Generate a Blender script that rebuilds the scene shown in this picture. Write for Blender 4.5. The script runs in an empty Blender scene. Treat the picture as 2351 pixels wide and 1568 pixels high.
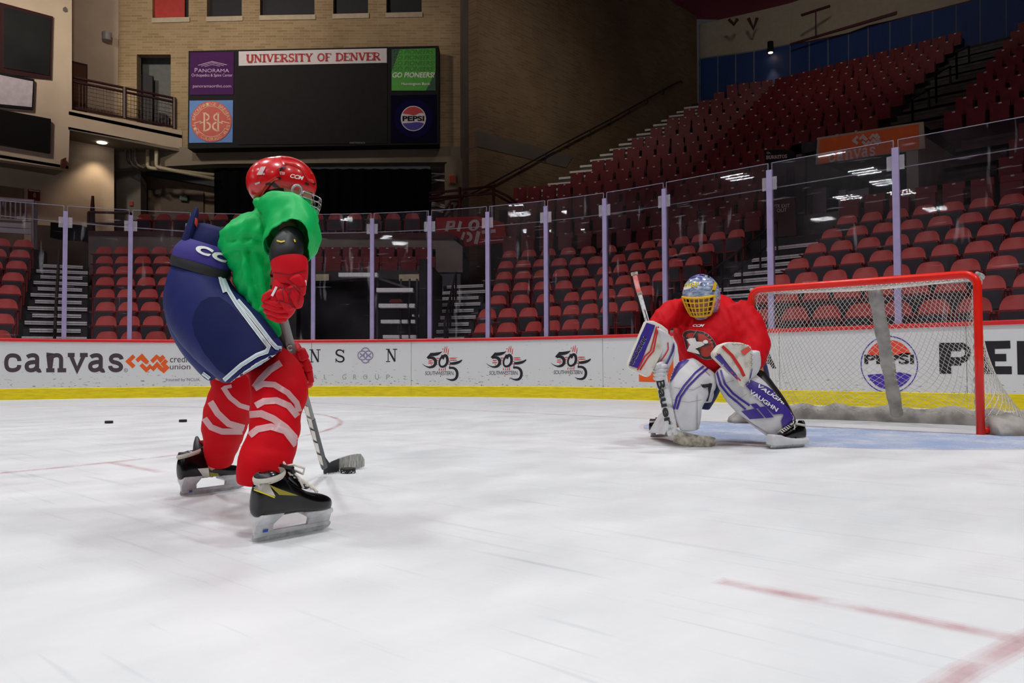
import bpy, bmesh, math, random
from mathutils import Vector, Matrix
from mathutils.bvhtree import BVHTree
random.seed(7)
S = bpy.context.scene
COL = S.collection
# ------------------------------------------------------------------ camera
W, H, F = 2351.0, 1568.0, 1864.7
CAM_Z, PITCH, ROLL, PHI = 0.53, 0.0323, -0.0036, 0.7503
# world: x runs along the end boards, y points out through the end boards, z up; the camera stands at x = y = 0
FWD0 = Vector((-math.sin(PHI), math.cos(PHI), 0)); RT0 = Vector((math.cos(PHI), math.sin(PHI), 0)); UP0 = Vector((0, 0, 1))
CFWD = FWD0 * math.cos(PITCH) + UP0 * math.sin(PITCH)
CUP = UP0 * math.cos(PITCH) - FWD0 * math.sin(PITCH)
RT = RT0 * math.cos(ROLL) + CUP * math.sin(ROLL)
UP = CUP * math.cos(ROLL) - RT0 * math.sin(ROLL)
CAMP = Vector((0, 0, CAM_Z))
cd = bpy.data.cameras.new('camera'); cam = bpy.data.objects.new('camera', cd); COL.objects.link(cam)
cd.sensor_width = 36; cd.lens = 36 * F / W; cd.clip_start = 0.05; cd.clip_end = 300
cam.matrix_world = Matrix(((RT.x, UP.x, -CFWD.x, 0), (RT.y, UP.y, -CFWD.y, 0), (RT.z, UP.z, -CFWD.z, CAM_Z), (0, 0, 0, 1)))
S.camera = cam
# ------------------------------------------------------------------ world, exposure
S.view_settings.view_transform = 'Standard'; S.view_settings.look = 'None'
S.view_settings.gamma = 1.0; S.view_settings.use_curve_mapping = False
S.view_settings.exposure = 0.0
S.cycles.use_denoising = True
S.cycles.max_bounces = 5; S.cycles.diffuse_bounces = 3; S.cycles.glossy_bounces = 2; S.cycles.transmission_bounces = 2; S.cycles.transparent_max_bounces = 14
S.cycles.use_adaptive_sampling = True; S.cycles.adaptive_threshold = 0.15
S.cycles.sample_clamp_indirect = 8.0
wd = bpy.data.worlds.new('arena_air'); S.world = wd; wd.use_nodes = True
wd.node_tree.nodes['Background'].inputs[0].default_value = (0.03, 0.03, 0.035, 1)
wd.node_tree.nodes['Background'].inputs[1].default_value = 0.6

# ------------------------------------------------------------------ picture -> place helpers (build-time only)
def ray(px, py):
    u, v = px - W / 2, py - H / 2
    return (RT * (u / F) - UP * (v / F) + CFWD)
def atD(px, py, D):            # point seen at pixel, at horizontal distance D ahead of the camera
    r = ray(px, py); return CAMP + r * (D / r.dot(FWD0))
def atz(px, py, z):
    r = ray(px, py); return CAMP + r * ((z - CAM_Z) / r.z)
def atx(px, py, x):
    r = ray(px, py); return CAMP + r * (x / r.x)
def aty(px, py, y):
    r = ray(px, py); return CAMP + r * (y / r.y)
def proj(p):
    d = p - CAMP; z = d.dot(CFWD)
    return (W / 2 + F * d.dot(RT) / z, H / 2 - F * d.dot(UP) / z)
def depth(p): return (p - CAMP).dot(FWD0)

# ------------------------------------------------------------------ materials
MATS = {}
def srgb(c):
    return tuple(((v / 255) / 12.92 if v / 255 <= 0.04045 else ((v / 255 + 0.055) / 1.055) ** 2.4) for v in c)
def mat(name, rgb, rough=0.6, metal=0.0, spec=0.5, var=0.08, vscale=6.0, bump=0.0, bscale=60.0, coat=0.0, alpha=1.0, sheen=0.0, stretch=(1, 1, 1), vcol2=None, vpos=(0.35, 0.65)):
    """principled material, its colour broken up by noise (var) or mixed with a second colour"""
    if name in MATS: return MATS[name]
    m = bpy.data.materials.new(name); m.use_nodes = True; nt = m.node_tree; N = nt.nodes; L = nt.links
    b = N['Principled BSDF']; c = srgb(rgb)
    b.inputs['Roughness'].default_value = rough; b.inputs['Metallic'].default_value = metal
    b.inputs['Specular IOR Level'].default_value = spec; b.inputs['Coat Weight'].default_value = coat
    b.inputs['Coat Roughness'].default_value = 0.08; b.inputs['Alpha'].default_value = alpha; b.inputs['Sheen Weight'].default_value = sheen
    b.inputs['Base Color'].default_value = (*c, 1)
    tc = N.new('ShaderNodeTexCoord'); mp = N.new('ShaderNodeMapping'); mp.inputs['Scale'].default_value = stretch
    L.new(tc.outputs['Object'], mp.inputs['Vector'])
    if var > 0 or vcol2:
        n = N.new('ShaderNodeTexNoise'); n.inputs['Scale'].default_value = vscale; n.inputs['Detail'].default_value = 3
        L.new(mp.outputs[0], n.inputs['Vector'])
        r = N.new('ShaderNodeValToRGB'); L.new(n.outputs['Fac'], r.inputs['Fac'])
        c2 = srgb(vcol2) if vcol2 else tuple(min(1, x * (1 + var)) for x in c)
        c1 = c if vcol2 else tuple(x * (1 - var) for x in c)
        r.color_ramp.elements[0].color = (*c1, 1); r.color_ramp.elements[1].color = (*c2, 1)
        r.color_ramp.elements[0].position, r.color_ramp.elements[1].position = vpos
        L.new(r.outputs[0], b.inputs['Base Color'])
    if bump > 0:
        n2 = N.new('ShaderNodeTexNoise'); n2.inputs['Scale'].default_value = bscale; n2.inputs['Detail'].default_value = 1
        L.new(mp.outputs[0], n2.inputs['Vector'])
        bp = N.new('ShaderNodeBump'); bp.inputs['Strength'].default_value = bump; bp.inputs['Distance'].default_value = 0.01
        L.new(n2.outputs['Fac'], bp.inputs['Height']); L.new(bp.outputs[0], b.inputs['Normal'])
    MATS[name] = m; return m
def emis(name, rgb, strength):
    if name in MATS: return MATS[name]
    m = bpy.data.materials.new(name); m.use_nodes = True; b = m.node_tree.nodes['Principled BSDF']
    b.inputs['Base Color'].default_value = (*srgb(rgb), 1); b.inputs['Emission Color'].default_value = (*srgb(rgb), 1)
    b.inputs['Emission Strength'].default_value = strength; b.inputs['Roughness'].default_value = 0.5
    MATS[name] = m; return m

# ------------------------------------------------------------------ objects
def tag(o, label=None, cat=None, group=None, kind=None):
    if label: o['label'] = label
    if cat: o['category'] = cat
    if group: o['group'] = group
    if kind: o['kind'] = kind
    return o
def empty(name, loc=(0, 0, 0), label=None, cat=None, group=None, kind=None, parent=None):
    o = bpy.data.objects.new(name, None); COL.objects.link(o); o.location = loc; o.empty_display_size = 0.1
    if parent: o.parent = parent
    return tag(o, label, cat, group, kind)
def origin_of(p):
    v = Vector((0, 0, 0))
    while p is not None:
        v += Vector(p.location); p = p.parent
    return v
def link_mesh(name, me, m, parent=None, smooth=False, auto=None):
    o = bpy.data.objects.new(name, me); COL.objects.link(o)
    for x in (m if isinstance(m, (list, tuple)) else [m]): me.materials.append(x)
    if smooth:
        for p in me.polygons: p.use_smooth = True
        if auto: me.set_sharp_from_angle(angle=math.radians(auto))
    if parent: o.parent = parent
    return o
class MB:
    """collects faces; build() links them as one mesh object (world coordinates unless local=True)"""
    def __init__(s): s.v = []; s.f = []; s.m = []; s.uv = {}
    def add(s, vs, fs, mi=0):
        k = len(s.v); s.v += [Vector(v) for v in vs]
        for f in fs: s.f.append([k + i for i in f]); s.m.append(mi)
        return k
    def quad(s, a, b, c, d, mi=0): s.add([a, b, c, d], [(0, 1, 2, 3)], mi)
    def box(s, c, size, ax=None, mi=0, taper=1.0):
        c = Vector(c); X, Y, Z = ax if ax else (Vector((1, 0, 0)), Vector((0, 1, 0)), Vector((0, 0, 1)))
        a, b, h = (x / 2 for x in size); vs = []
        for z, t in ((-h, 1), (h, taper)):
            for x, y in ((-a, -b), (a, -b), (a, b), (-a, b)): vs.append(c + X * x * t + Y * y * t + Z * z)
        s.add(vs, [(3, 2, 1, 0), (4, 5, 6, 7), (0, 1, 5, 4), (1, 2, 6, 5), (2, 3, 7, 6), (3, 0, 4, 7)], mi)
    def hexa(s, p, mi=0):           # 8 corners: bottom ring, top ring
        s.add(p, [(3, 2, 1, 0), (4, 5, 6, 7), (0, 1, 5, 4), (1, 2, 6, 5), (2, 3, 7, 6), (3, 0, 4, 7)], mi)
    def slab(s, pts, off, mi=0):    # polygon pushed through off
        n = len(pts); pts = [Vector(p) for p in pts]; off = Vector(off)
        s.add(pts + [p + off for p in pts], [tuple(range(n - 1, -1, -1)), tuple(range(n, 2 * n))] + [(i, (i + 1) % n, n + (i + 1) % n, n + i) for i in range(n)], mi)
    def rings(s, R, cap=True, mi=0, closed=True):
        n = len(R[0]); k = s.add([v for r in R for v in r], [], mi)
        for j in range(len(R) - 1):
            for i in range(n if closed else n - 1):
                a, b = i, (i + 1) % n
                s.f.append([k + j * n + a, k + j * n + b, k + (j + 1) * n + b, k + (j + 1) * n + a]); s.m.append(mi)
        if cap and closed:
            s.f.append([k + i for i in range(n - 1, -1, -1)]); s.m.append(mi)
            s.f.append([k + (len(R) - 1) * n + i for i in range(n)]); s.m.append(mi)
        return k
    def tube(s, path, r, n=8, mi=0, cap=True, flat=1.0, up=None):
        path = [Vector(p) for p in path]; R = []; prev = None
        for i, p in enumerate(path):
            t = (path[min(i + 1, len(path) - 1)] - path[max(i - 1, 0)]).normalized()
            if prev is None:
                a = Vector(up) if up is not None else (Vector((0, 0, 1)) if abs(t.z) < 0.9 else Vector((1, 0, 0)))
            else: a = prev
            e1 = (a - t * a.dot(t)).normalized(); e2 = t.cross(e1); prev = e1
            rr = r[i] if isinstance(r, (list, tuple)) else r
            R.append([p + e1 * rr * math.cos(2 * math.pi * q / n) + e2 * rr * flat * math.sin(2 * math.pi * q / n) for q in range(n)])
        s.rings(R, cap, mi)
    def lathe(s, c, prof, n=16, ax=None, mi=0, cap=True):   # prof: (radius, height)
        c = Vector(c); X, Y, Z = ax if ax else (Vector((1, 0, 0)), Vector((0, 1, 0)), Vector((0, 0, 1)))
        s.rings([[c + X * r * math.cos(2 * math.pi * i / n) + Y * r * math.sin(2 * math.pi * i / n) + Z * h for i in range(n)] for r, h in prof], cap, mi)
    def mesh(s, name, o=Vector((0, 0, 0))):
        me = bpy.data.meshes.new(name); me.from_pydata([v - o for v in s.v], [], s.f); me.update()
        for p, mi in zip(me.polygons, s.m): p.material_index = mi
        return me
    def build(s, name, m, parent=None, smooth=False, auto=None, bevel=0.0, sub=0, fixn=True, seg=2):
        me = s.mesh(name, origin_of(parent))
        if fixn or bevel:
            bm = bmesh.new(); bm.from_mesh(me)
            if fixn: bmesh.ops.recalc_face_normals(bm, faces=bm.faces)
            if bevel:
                es = [e for e in bm.edges if len(e.link_faces) == 2 and e.calc_face_angle(0) > 0.5]
                bmesh.ops.bevel(bm, geom=es, offset=bevel, segments=seg, profile=0.5, affect='EDGES', clamp_overlap=True)
            bm.to_mesh(me); bm.free()
        o = link_mesh(name, me, m, parent, smooth or bevel > 0, auto if auto else (40 if bevel else None))
        if sub:
            md = o.modifiers.new('sub', 'SUBSURF'); md.levels = sub; md.render_levels = sub
        return o
def copy_tree(o, parent=None):
    c = o.copy(); COL.objects.link(c); c.parent = parent
    for ch in o.children: copy_tree(ch, c)
    return c
# ------------------------------------------------------------------ lettering: flat triangles (x right, y up)
TMP = None
def eval_mesh(ob):
    """evaluated copy of one object's mesh, worked out in a scratch scene so the big scene is not re-evaluated"""
    tmp = bpy.data.scenes.new('scratch'); tmp.collection.objects.link(ob); vl = tmp.view_layers[0]; vl.update()
    me = bpy.data.meshes.new_from_object(ob.evaluated_get(vl.depsgraph))
    tmp.collection.objects.unlink(ob); bpy.data.scenes.remove(tmp); return me
TXT = {}
def text_tris(txt, bold=0.0, shear=0.0, spacing=1.0):
    key = (txt, bold, shear, spacing)
    if key in TXT: return TXT[key]
    cu = bpy.data.curves.new('lettering', 'FONT'); cu.body = txt; cu.resolution_u = 4; cu.offset = bold; cu.shear = shear; cu.space_character = spacing
    ob = bpy.data.objects.new('lettering', cu); 
    me = eval_mesh(ob)
    vs = [(v.co.x, v.co.y) for v in me.vertices]; fs = [tuple(p.vertices) for p in me.polygons]
    bpy.data.objects.remove(ob); bpy.data.curves.remove(cu); bpy.data.meshes.remove(me)
    TXT[key] = (vs, fs); return vs, fs
def fit(shape, x0, y0, x1, y1):
    vs, fs = shape; ax = [v[0] for v in vs]; ay = [v[1] for v in vs]
    a, b, c, d = min(ax), max(ax), min(ay), max(ay)
    return [(x0 + (v[0] - a) / (b - a) * (x1 - x0), y0 + (v[1] - c) / (d - c) * (y1 - y0)) for v in vs], fs
def stroke(pts, w, taper=None):      # ribbon along a polyline; w constant or list
    vs = []; fs = []; n = len(pts)
    for i, p in enumerate(pts):
        a = Vector(pts[max(i - 1, 0)]); b = Vector(pts[min(i + 1, n - 1)]); t = (b - a).normalized(); q = Vector((-t.y, t.x))
        if 0 < i < n - 1:
            t1 = (Vector(p) - a).normalized(); k = max(0.5, abs(t1.dot(t)))
        else: k = 1
        ww = (w[i] if isinstance(w, (list, tuple)) else w) / 2 / k
        vs += [(p[0] + q.x * ww, p[1] + q.y * ww), (p[0] - q.x * ww, p[1] - q.y * ww)]
    for i in range(n - 1): fs.append((2 * i, 2 * i + 1, 2 * i + 3, 2 * i + 2))
    return vs, fs
def bez(*P, n=14):
    out = []
    for k in range((len(P) - 1) // 3):
        a, b, c, d = (Vector(p) for p in P[3 * k:3 * k + 4])
        for i in range(n + 1):
            if k and i == 0: continue
            t = i / n; out.append(tuple(a * (1 - t) ** 3 + b * 3 * t * (1 - t) ** 2 + c * 3 * t * t * (1 - t) + d * t ** 3))
    return out
def poly(pts): return list(pts), [tuple(range(len(pts)))]
def disc(cx, cy, rx, ry=None, a0=0, a1=360, n=32):
    ry = ry or rx; return poly([(cx + rx * math.cos(math.radians(a0 + (a1 - a0) * i / n)), cy + ry * math.sin(math.radians(a0 + (a1 - a0) * i / n))) for i in range(n + (0 if a1 - a0 == 360 else 1))])
def ringsh(cx, cy, r0, r1, a0=0, a1=360, n=32):
    vs = []; fs = []
    for i in range(n + 1):
        t = math.radians(a0 + (a1 - a0) * i / n); vs += [(cx + r0 * math.cos(t), cy + r0 * math.sin(t)), (cx + r1 * math.cos(t), cy + r1 * math.sin(t))]
    return vs, [(2 * i, 2 * i + 1, 2 * i + 3, 2 * i + 2) for i in range(n)]
def join(*sh):
    vs = []; fs = []
    for a, b in sh:
        k = len(vs); vs += a; fs += [tuple(i + k for i in f) for f in b]
    return vs, fs
def lay(name, shape, fn, m, parent=None):
    """put a flat shape into the place: fn(x, y) -> world point"""
    vs, fs = shape; o = origin_of(parent)
    me = bpy.data.meshes.new(name); me.from_pydata([fn(*v) - o for v in vs], [], fs); me.update()
    return link_mesh(name, me, m, parent)
def densify(shape, step):
    bm = bmesh.new(); vv = [bm.verts.new((v[0], v[1], 0)) for v in shape[0]]
    for f in shape[1]:
        try: bm.faces.new([vv[i] for i in f])
        except ValueError: pass
    bmesh.ops.triangulate(bm, faces=bm.faces)
    for _ in range(4):
        es = [e for e in bm.edges if e.calc_length() > step]
        if not es: break
        bmesh.ops.subdivide_edges(bm, edges=es, cuts=1)
        bmesh.ops.triangulate(bm, faces=bm.faces)
    bm.verts.index_update()
    out = [(v.co.x, v.co.y) for v in bm.verts], [tuple(v.index for v in f.verts) for f in bm.faces]
    bm.free(); return out
BVH = {}
def wrap(name, shape, target, m, parent, off=0.0015, step=0.02, eye=None):
    """flat shape given in picture pixels, laid onto the surface of target objects, a hair proud of it"""
    trees = []
    for t in (target if isinstance(target, (list, tuple)) else [target]):
        if t.name not in BVH:
            me = eval_mesh(t) if t.modifiers else t.data; o = origin_of(t)
            BVH[t.name] = BVHTree.FromPolygons([v.co + o for v in me.vertices], [tuple(p.vertices) for p in me.polygons])
            if t.modifiers: bpy.data.meshes.remove(me)
        trees.append(BVH[t.name])
    vs, fs = densify(shape, step); pts = []; ok = []
    for x, y in vs:
        r = ray(x, y).normalized(); hit = None
        for t in trees:
            h = t.ray_cast(CAMP, r)
            if h[0] is not None and (hit is None or h[3] < hit[3]): hit = h
        if hit is None: pts.append(None); continue
        n = hit[1] if hit[1].dot(r) < 0 else -hit[1]
        pts.append(hit[0] + n * off - r * off)
    fs = [f for f in fs if all(pts[i] is not None for i in f)]
    # drop faces that jump between two surfaces
    fs = [f for f in fs if max((pts[a] - pts[b]).length for a in f for b in f) < 0.12]
    used = sorted({i for f in fs for i in f}); ix = {u: k for k, u in enumerate(used)}; o = origin_of(parent)
    me = bpy.data.meshes.new(name); me.from_pydata([pts[u] - o for u in used], [], [tuple(ix[i] for i in f) for f in fs]); me.update()
    return link_mesh(name, me, m, parent, smooth=True)
# ================================================================== arena lamps (high above the rink)
M_house = mat('lamp_housing', (60, 60, 62), 0.5, 0.3)
LAMP_W = 201.0
def arena_lamp(x, y, z, label, power=LAMP_W, bars=4, spread=124):
    t = empty('arena_lamp', (x, y, z), label, 'lamp', 'high arena lamps')
    m = MB(); m.box((x, y, z + 0.1), (1.5, 1.3, 0.12)); m.tube([(x, y, z + 0.1), (x, y, 16.95)], 0.03, 6); m.build('housing', M_house, t)
    for i in range(bars):
        ld = bpy.data.lights.new('led_bar', 'AREA'); ld.shape = 'RECTANGLE'; ld.size = 0.62; ld.size_y = (0.16 if bars == 4 else 0.06); ld.energy = power / bars
        ld.color = (0.97, 0.985, 1.0); ld.spread = math.radians(spread)
        lo = bpy.data.objects.new('led_bar', ld); COL.objects.link(lo); lo.parent = t
        lo.location = ((-0.36 if i % 2 else 0.36), (i // 2) * (0.45 if bars == 4 else .6) - (0.3 if bars == 4 else .6), 0.02)
NAMES = ['second', 'third', 'fourth', 'fifth']
k = 0
for iy, y in enumerate((-17.0, -8.5, 0.0, 7.0)):
    for ix, x in enumerate((-14.0, -7.0, 0.0, 7.0)):
        arena_lamp(x, y, 12.0, 'arena lamp, %s row from the end boards, %s from the side boards' % (['fourth', 'third', 'second', 'first'][iy], ['first', 'second', 'third', 'fourth'][ix]))
FAR = [(-21.3, -18.9), (-15.6, -17.1), (-15.7, -22.5), (-15.8, -25.9), (-16.0, -29.5), (-16.0, -36.4), (-18.9, -28.6), (-23.0, -34.9), (3.1, -29.9), (0.9, -38.7), (-1.6, -42.5)]
for i, (x, y) in enumerate(FAR):
    arena_lamp(x, y, 11.0, 'arena lamp over the far end of the rink, %s of eleven' % ['first', 'second', 'third', 'fourth', 'fifth', 'sixth', 'seventh', 'eighth', 'ninth', 'tenth', 'last'][i], 110, bars=6, spread=180)
# unseen fill lights with housings, added to brighten the dim hall walls
def fill_light(p, aim, power, label, spread=80):
    t = empty('fill_light', tuple(p), label, 'lamp'); d = (Vector(aim) - Vector(p)).normalized()
    M = MB(); q = d.to_track_quat('-Z', 'Y'); ax = tuple(q @ Vector(v) for v in ((1, 0, 0), (0, 1, 0), (0, 0, 1))); M.box(Vector(p) + ax[2] * .15, (1.0, .7, .24), ax); M.tube([Vector(p) + ax[2] * .2, Vector((p[0], p[1], 16.95))], .03, 6); M.build('housing', M_house, t)
    ld = bpy.data.lights.new('fill_panel', 'AREA'); ld.shape = 'RECTANGLE'; ld.size = .9; ld.size_y = .6; ld.energy = power; ld.spread = math.radians(spread); ld.color = (1, .9, .76)
    lo = bpy.data.objects.new('fill_panel', ld); COL.objects.link(lo); lo.parent = t; lo.rotation_euler = q.to_euler()
fill_light((-19.0, 6.0, 13.5), atD(620, 60, 30), 150, 'unseen fill light added to brighten the scoreboard wall')
fill_light((-24.0, 3.0, 13.5), atD(180, 180, 28), 120, 'unseen fill light added to brighten the beige balcony wall')
fill_light((-12.5, 15.0, 15.5), Vector((-19.3, 22.5, 9.5)), 30, 'unseen fill light added to brighten the receding brick wall', 62)
fill_light((-7.0, 17.0, 16.0), Vector((-13.0, 34.5, 14.5)), 26, 'unseen fill light added to brighten the pale wall above the blue panels', 60)
# ================================================================== ice
def ice_material():
    m = bpy.data.materials.new('ice'); m.use_nodes = True; nt = m.node_tree; N = nt.nodes; L = nt.links; b = N['Principled BSDF']
    tc = N.new('ShaderNodeTexCoord')
    def noise(scale, stretch, rot=0.0, det=5, rough=0.6):
        mp = N.new('ShaderNodeMapping'); mp.inputs['Scale'].default_value = stretch; mp.inputs['Rotation'].default_value = (0, 0, rot)
        L.new(tc.outputs['Object'], mp.inputs['Vector']); n = N.new('ShaderNodeTexNoise'); n.inputs['Scale'].default_value = scale
        n.inputs['Detail'].default_value = det; n.inputs['Roughness'].default_value = rough; L.new(mp.outputs[0], n.inputs['Vector']); return n.outputs['Fac']
    def ramp(src, p0, c0, p1, c1):
        r = N.new('ShaderNodeValToRGB'); L.new(src, r.inputs['Fac']); e = r.color_ramp.elements
        e[0].position, e[1].position = p0, p1; e[0].color = (*c0, 1); e[1].color = (*c1, 1); return r.outputs[0]
    def mul(a, bb):
        x = N.new('ShaderNodeMix'); x.data_type = 'RGBA'; x.blend_type = 'MULTIPLY'; x.inputs['Factor'].default_value = 1
        L.new(a, x.inputs['A']); L.new(bb, x.inputs['B']); return x.outputs['Result']
    base = ramp(noise(0.55, (1, 1, 1), 0.3, 3), 0.3, (0.72, 0.745, 0.755), 0.72, (0.84, 0.85, 0.85))
    frost = ramp(noise(2.2, (1, 0.35, 1), 0.9, 4, 0.7), 0.35, (0.93, 0.945, 0.95), 0.65, (1, 1, 1))
    sc1 = ramp(noise(9, (0.12, 2.6, 1), 0.55, 2), 0.24, (0.82, 0.84, 0.86), 0.38, (1, 1, 1))
    sc2 = ramp(noise(7, (0.1, 2.4, 1), -0.75, 2), 0.22, (0.82, 0.84, 0.86), 0.36, (1, 1, 1))
    sc3 = ramp(noise(6, (0.07, 1.6, 1), 1.7, 2), 0.22, (0.84, 0.86, 0.88), 0.34, (1, 1, 1))
    L.new(mul(mul(mul(mul(base, frost), sc1), sc2), sc3), b.inputs['Base Color'])
    rr = ramp(noise(3.0, (1, 0.6, 1), 0.6, 2), 0.3, (0.3, 0.3, 0.3), 0.7, (0.55, 0.55, 0.55)); L.new(rr, b.inputs['Roughness'])
    b.inputs['Specular IOR Level'].default_value = 0.28
    bp = N.new('ShaderNodeBump'); bp.inputs['Strength'].default_value = 0.12; bp.inputs['Distance'].default_value = 0.01
    L.new(noise(26, (0.3, 1, 1), 0.7, 2), bp.inputs['Height']); L.new(bp.outputs[0], b.inputs['Normal'])
    return m
def paint_material(name, rgb, lo, hi, scale=5.0):
    m = bpy.data.materials.new(name); m.use_nodes = True; nt = m.node_tree; N = nt.nodes; L = nt.links; b = N['Principled BSDF']
    b.inputs['Base Color'].default_value = (*srgb(rgb), 1); b.inputs['Roughness'].default_value = 0.5; b.inputs['Specular IOR Level'].default_value = 0.2
    tc = N.new('ShaderNodeTexCoord'); n = N.new('ShaderNodeTexNoise'); n.inputs['Scale'].default_value = scale; n.inputs['Detail'].default_value = 7; n.inputs['Roughness'].default_value = 0.65
    L.new(tc.outputs['Object'], n.inputs['Vector']); mr = N.new('ShaderNodeMapRange'); mr.inputs[1].default_value = 0.3; mr.inputs[2].default_value = 0.7
    mr.inputs[3].default_value = lo; mr.inputs[4].default_value = hi; L.new(n.outputs['Fac'], mr.inputs[0]); L.new(mr.outputs[0], b.inputs['Alpha'])
    return m
BD, BT, BR, BH, GT = 11.083, -7.115, 9.357, 1.0765, 3.484     # end boards y, corner start x, corner radius, board height, glass top
BC = Vector((BT, BD - BR, 0))
def bp(s, off=0.0):
    """plan point and outward normal on the board line: s>0 along the end boards, s<0 round the corner"""
    if s >= 0: n = Vector((0, 1, 0)); p = Vector((BT + s, BD, 0))
    else:
        a = min(-s / BR, math.pi / 2); n = Vector((-math.sin(a), math.cos(a), 0)); p = BC + n * BR
        ex = -s - BR * math.pi / 2
        if ex > 0: p += Vector((0, -ex, 0))
    return p + n * off, n
def board_s(px, z=0.5):
    lo, hi = -19.0, 12.0
    for _ in range(50):
        mid = (lo + hi) / 2; p = bp(mid)[0]; p.z = z
        if depth(p) < 1 or proj(p)[0] < px: lo = mid
        else: hi = mid
    return lo
def board_z(px, py):
    s = board_s(px); p = bp(s)[0]; r = ray(px, py); t = p.xy.length / r.xy.length
    return CAM_Z + r.z * t
floor = MB(); floor.add([(-45, -45, 0), (40, -45, 0), (40, 50, 0), (-45, 50, 0)], [(0, 1, 2, 3)])
ice = floor.build('floor', ice_material()); tag(ice, 'white scratched ice of the hockey rink', 'ice', kind='structure')
M_red_paint = paint_material('ice_red_paint', (196, 78, 92), 0.0, 0.17); M_blue_paint = paint_material('ice_blue_paint', (150, 178, 226), 0.1, 0.62, 2.2)
M_goal_red = paint_material('ice_goal_line_paint', (190, 60, 75), 0.1, 0.45)
GX, GD, GW = -3.537, 7.08, 1.89
GC = Vector((GX + GW / 2, GD, 0))
zi = 0.002
def flat(x, y): return Vector((x, y, zi))
o = lay('goal_line', join(poly([(-14.9, GD - .025), (-1.5, GD - .025), (-1.5, GD + .025), (-14.9, GD + .025)])), flat, M_goal_red, ice)
o = lay('crease_paint', disc(GC.x, GD - .02, 1.78, a0=180, a1=360, n=40), flat, M_blue_paint, ice)
o = lay('crease_line', join(ringsh(GC.x, GD, 1.78, 1.83, 180, 360, 40)), lambda x, y: Vector((x, y, zi * 1.5)), M_red_paint, ice)
for cx in (GC.x - 6.7, GC.x + 6.7):
    cy = GD - 6.1; e = math.sqrt(4.57 ** 2 - .85 ** 2)
    for lay_i, w in enumerate((.012, .022, .034)):      # paint bled softly into the ice: narrower coats over wider ones
        sh = [ringsh(cx, cy, 4.545 - w, 4.545 + w, n=96)]
        for sx in (-1, 1):
            for sy in (-1, 1):
                x0, x1 = sorted((cx + sx * (e - w), cx + sx * (e + .6 + w))); yy = cy + sy * .85; sh.append(poly([(x0, yy - w), (x1, yy - w), (x1, yy + w), (x0, yy + w)]))
        lay('faceoff_circle', join(*sh), lambda x, y: Vector((x, y, zi + .0006 * lay_i)), M_red_paint, ice)
    lay('faceoff_spot', disc(cx, cy, 0.3), lambda x, y: Vector((x, y, zi * 1.5)), M_red_paint, ice)

# ================================================================== boards, kick plate, cap, glass
def board_white():
    m = mat('board_plastic', (222, 223, 222), 0.35, var=0.0, bump=0.02); nt = m.node_tree; N = nt.nodes; L = nt.links; b = N['Principled BSDF']
    tc = N.new('ShaderNodeTexCoord'); mp = N.new('ShaderNodeMapping'); mp.inputs['Scale'].default_value = (1, 1, 3.2); L.new(tc.outputs['Object'], mp.inputs['Vector'])
    n = N.new('ShaderNodeTexNoise'); n.inputs['Scale'].default_value = 13; n.inputs['Detail'].default_value = 5; L.new(mp.outputs[0], n.inputs['Vector'])
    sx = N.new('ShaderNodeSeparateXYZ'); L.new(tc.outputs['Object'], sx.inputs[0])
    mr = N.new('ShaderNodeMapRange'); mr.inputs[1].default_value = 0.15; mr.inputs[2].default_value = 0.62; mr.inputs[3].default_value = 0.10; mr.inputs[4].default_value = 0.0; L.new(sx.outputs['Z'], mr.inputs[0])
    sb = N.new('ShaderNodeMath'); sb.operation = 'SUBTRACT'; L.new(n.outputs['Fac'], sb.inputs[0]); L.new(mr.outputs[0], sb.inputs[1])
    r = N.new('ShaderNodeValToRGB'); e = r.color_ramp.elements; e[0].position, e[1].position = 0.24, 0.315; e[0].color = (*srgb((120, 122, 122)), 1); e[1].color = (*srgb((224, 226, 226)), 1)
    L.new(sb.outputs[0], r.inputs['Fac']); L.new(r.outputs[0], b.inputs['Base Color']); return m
M_board = board_white()
M_kick = mat('yellow_kick_plate', (236, 214, 8), 0.45, var=0.12, vscale=5, stretch=(1, 1, 8))
M_cap = mat('red_cap_rail', (214, 38, 42), 0.4, var=0.06)
M_seam = mat('board_seam', (120, 124, 126), 0.6)
boards = empty('wall_boards', (0, 0, 0), 'white advertising boards around the ice with red cap and yellow kick plate', 'rink boards', kind='structure')
def strip_path(m, s0, s1, prof, step=0.25):
    n = max(1, int(abs(s1 - s0) / step)); R = []
    for i in range(n + 1):
        s = s0 + (s1 - s0) * i / n; p, nn = bp(s); R.append([p + nn * o_ + Vector((0, 0, z)) for o_, z in prof])
    m.rings(R, True)
seams = [-18.0] + [board_s(x) for x in (-330, 715, 944, 1384)] + [2.0, 4.4, 6.8, 9.2, 12.0]
for i in range(len(seams) - 1):
    a, b_ = seams[i] + .004, seams[i + 1] - .004
    m = MB(); strip_path(m, a, b_, [(0, .195), (0, BH - .055), (.07, BH - .055), (.07, .195)]); m.build('board_panel', M_board, boards)
    m = MB(); strip_path(m, a - .003, b_ + .003, [(-.014, 0), (-.014, .19), (-.004, .2), (.05, .2), (.05, 0)]); m.build('kick_plate', M_kick, boards)
    m = MB(); strip_path(m, a - .003, b_ + .003, [(-.02, BH - .055), (-.02, BH - .012), (-.008, BH), (.13, BH), (.13, BH - .055)]); m.build('cap_rail', M_cap, boards)
m = MB(); strip_path(m, -18, 12, [(.015, .02), (.015, BH - .06), (.06, BH - .06), (.06, .02)]); m.build('board_backing', M_seam, boards)
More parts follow.
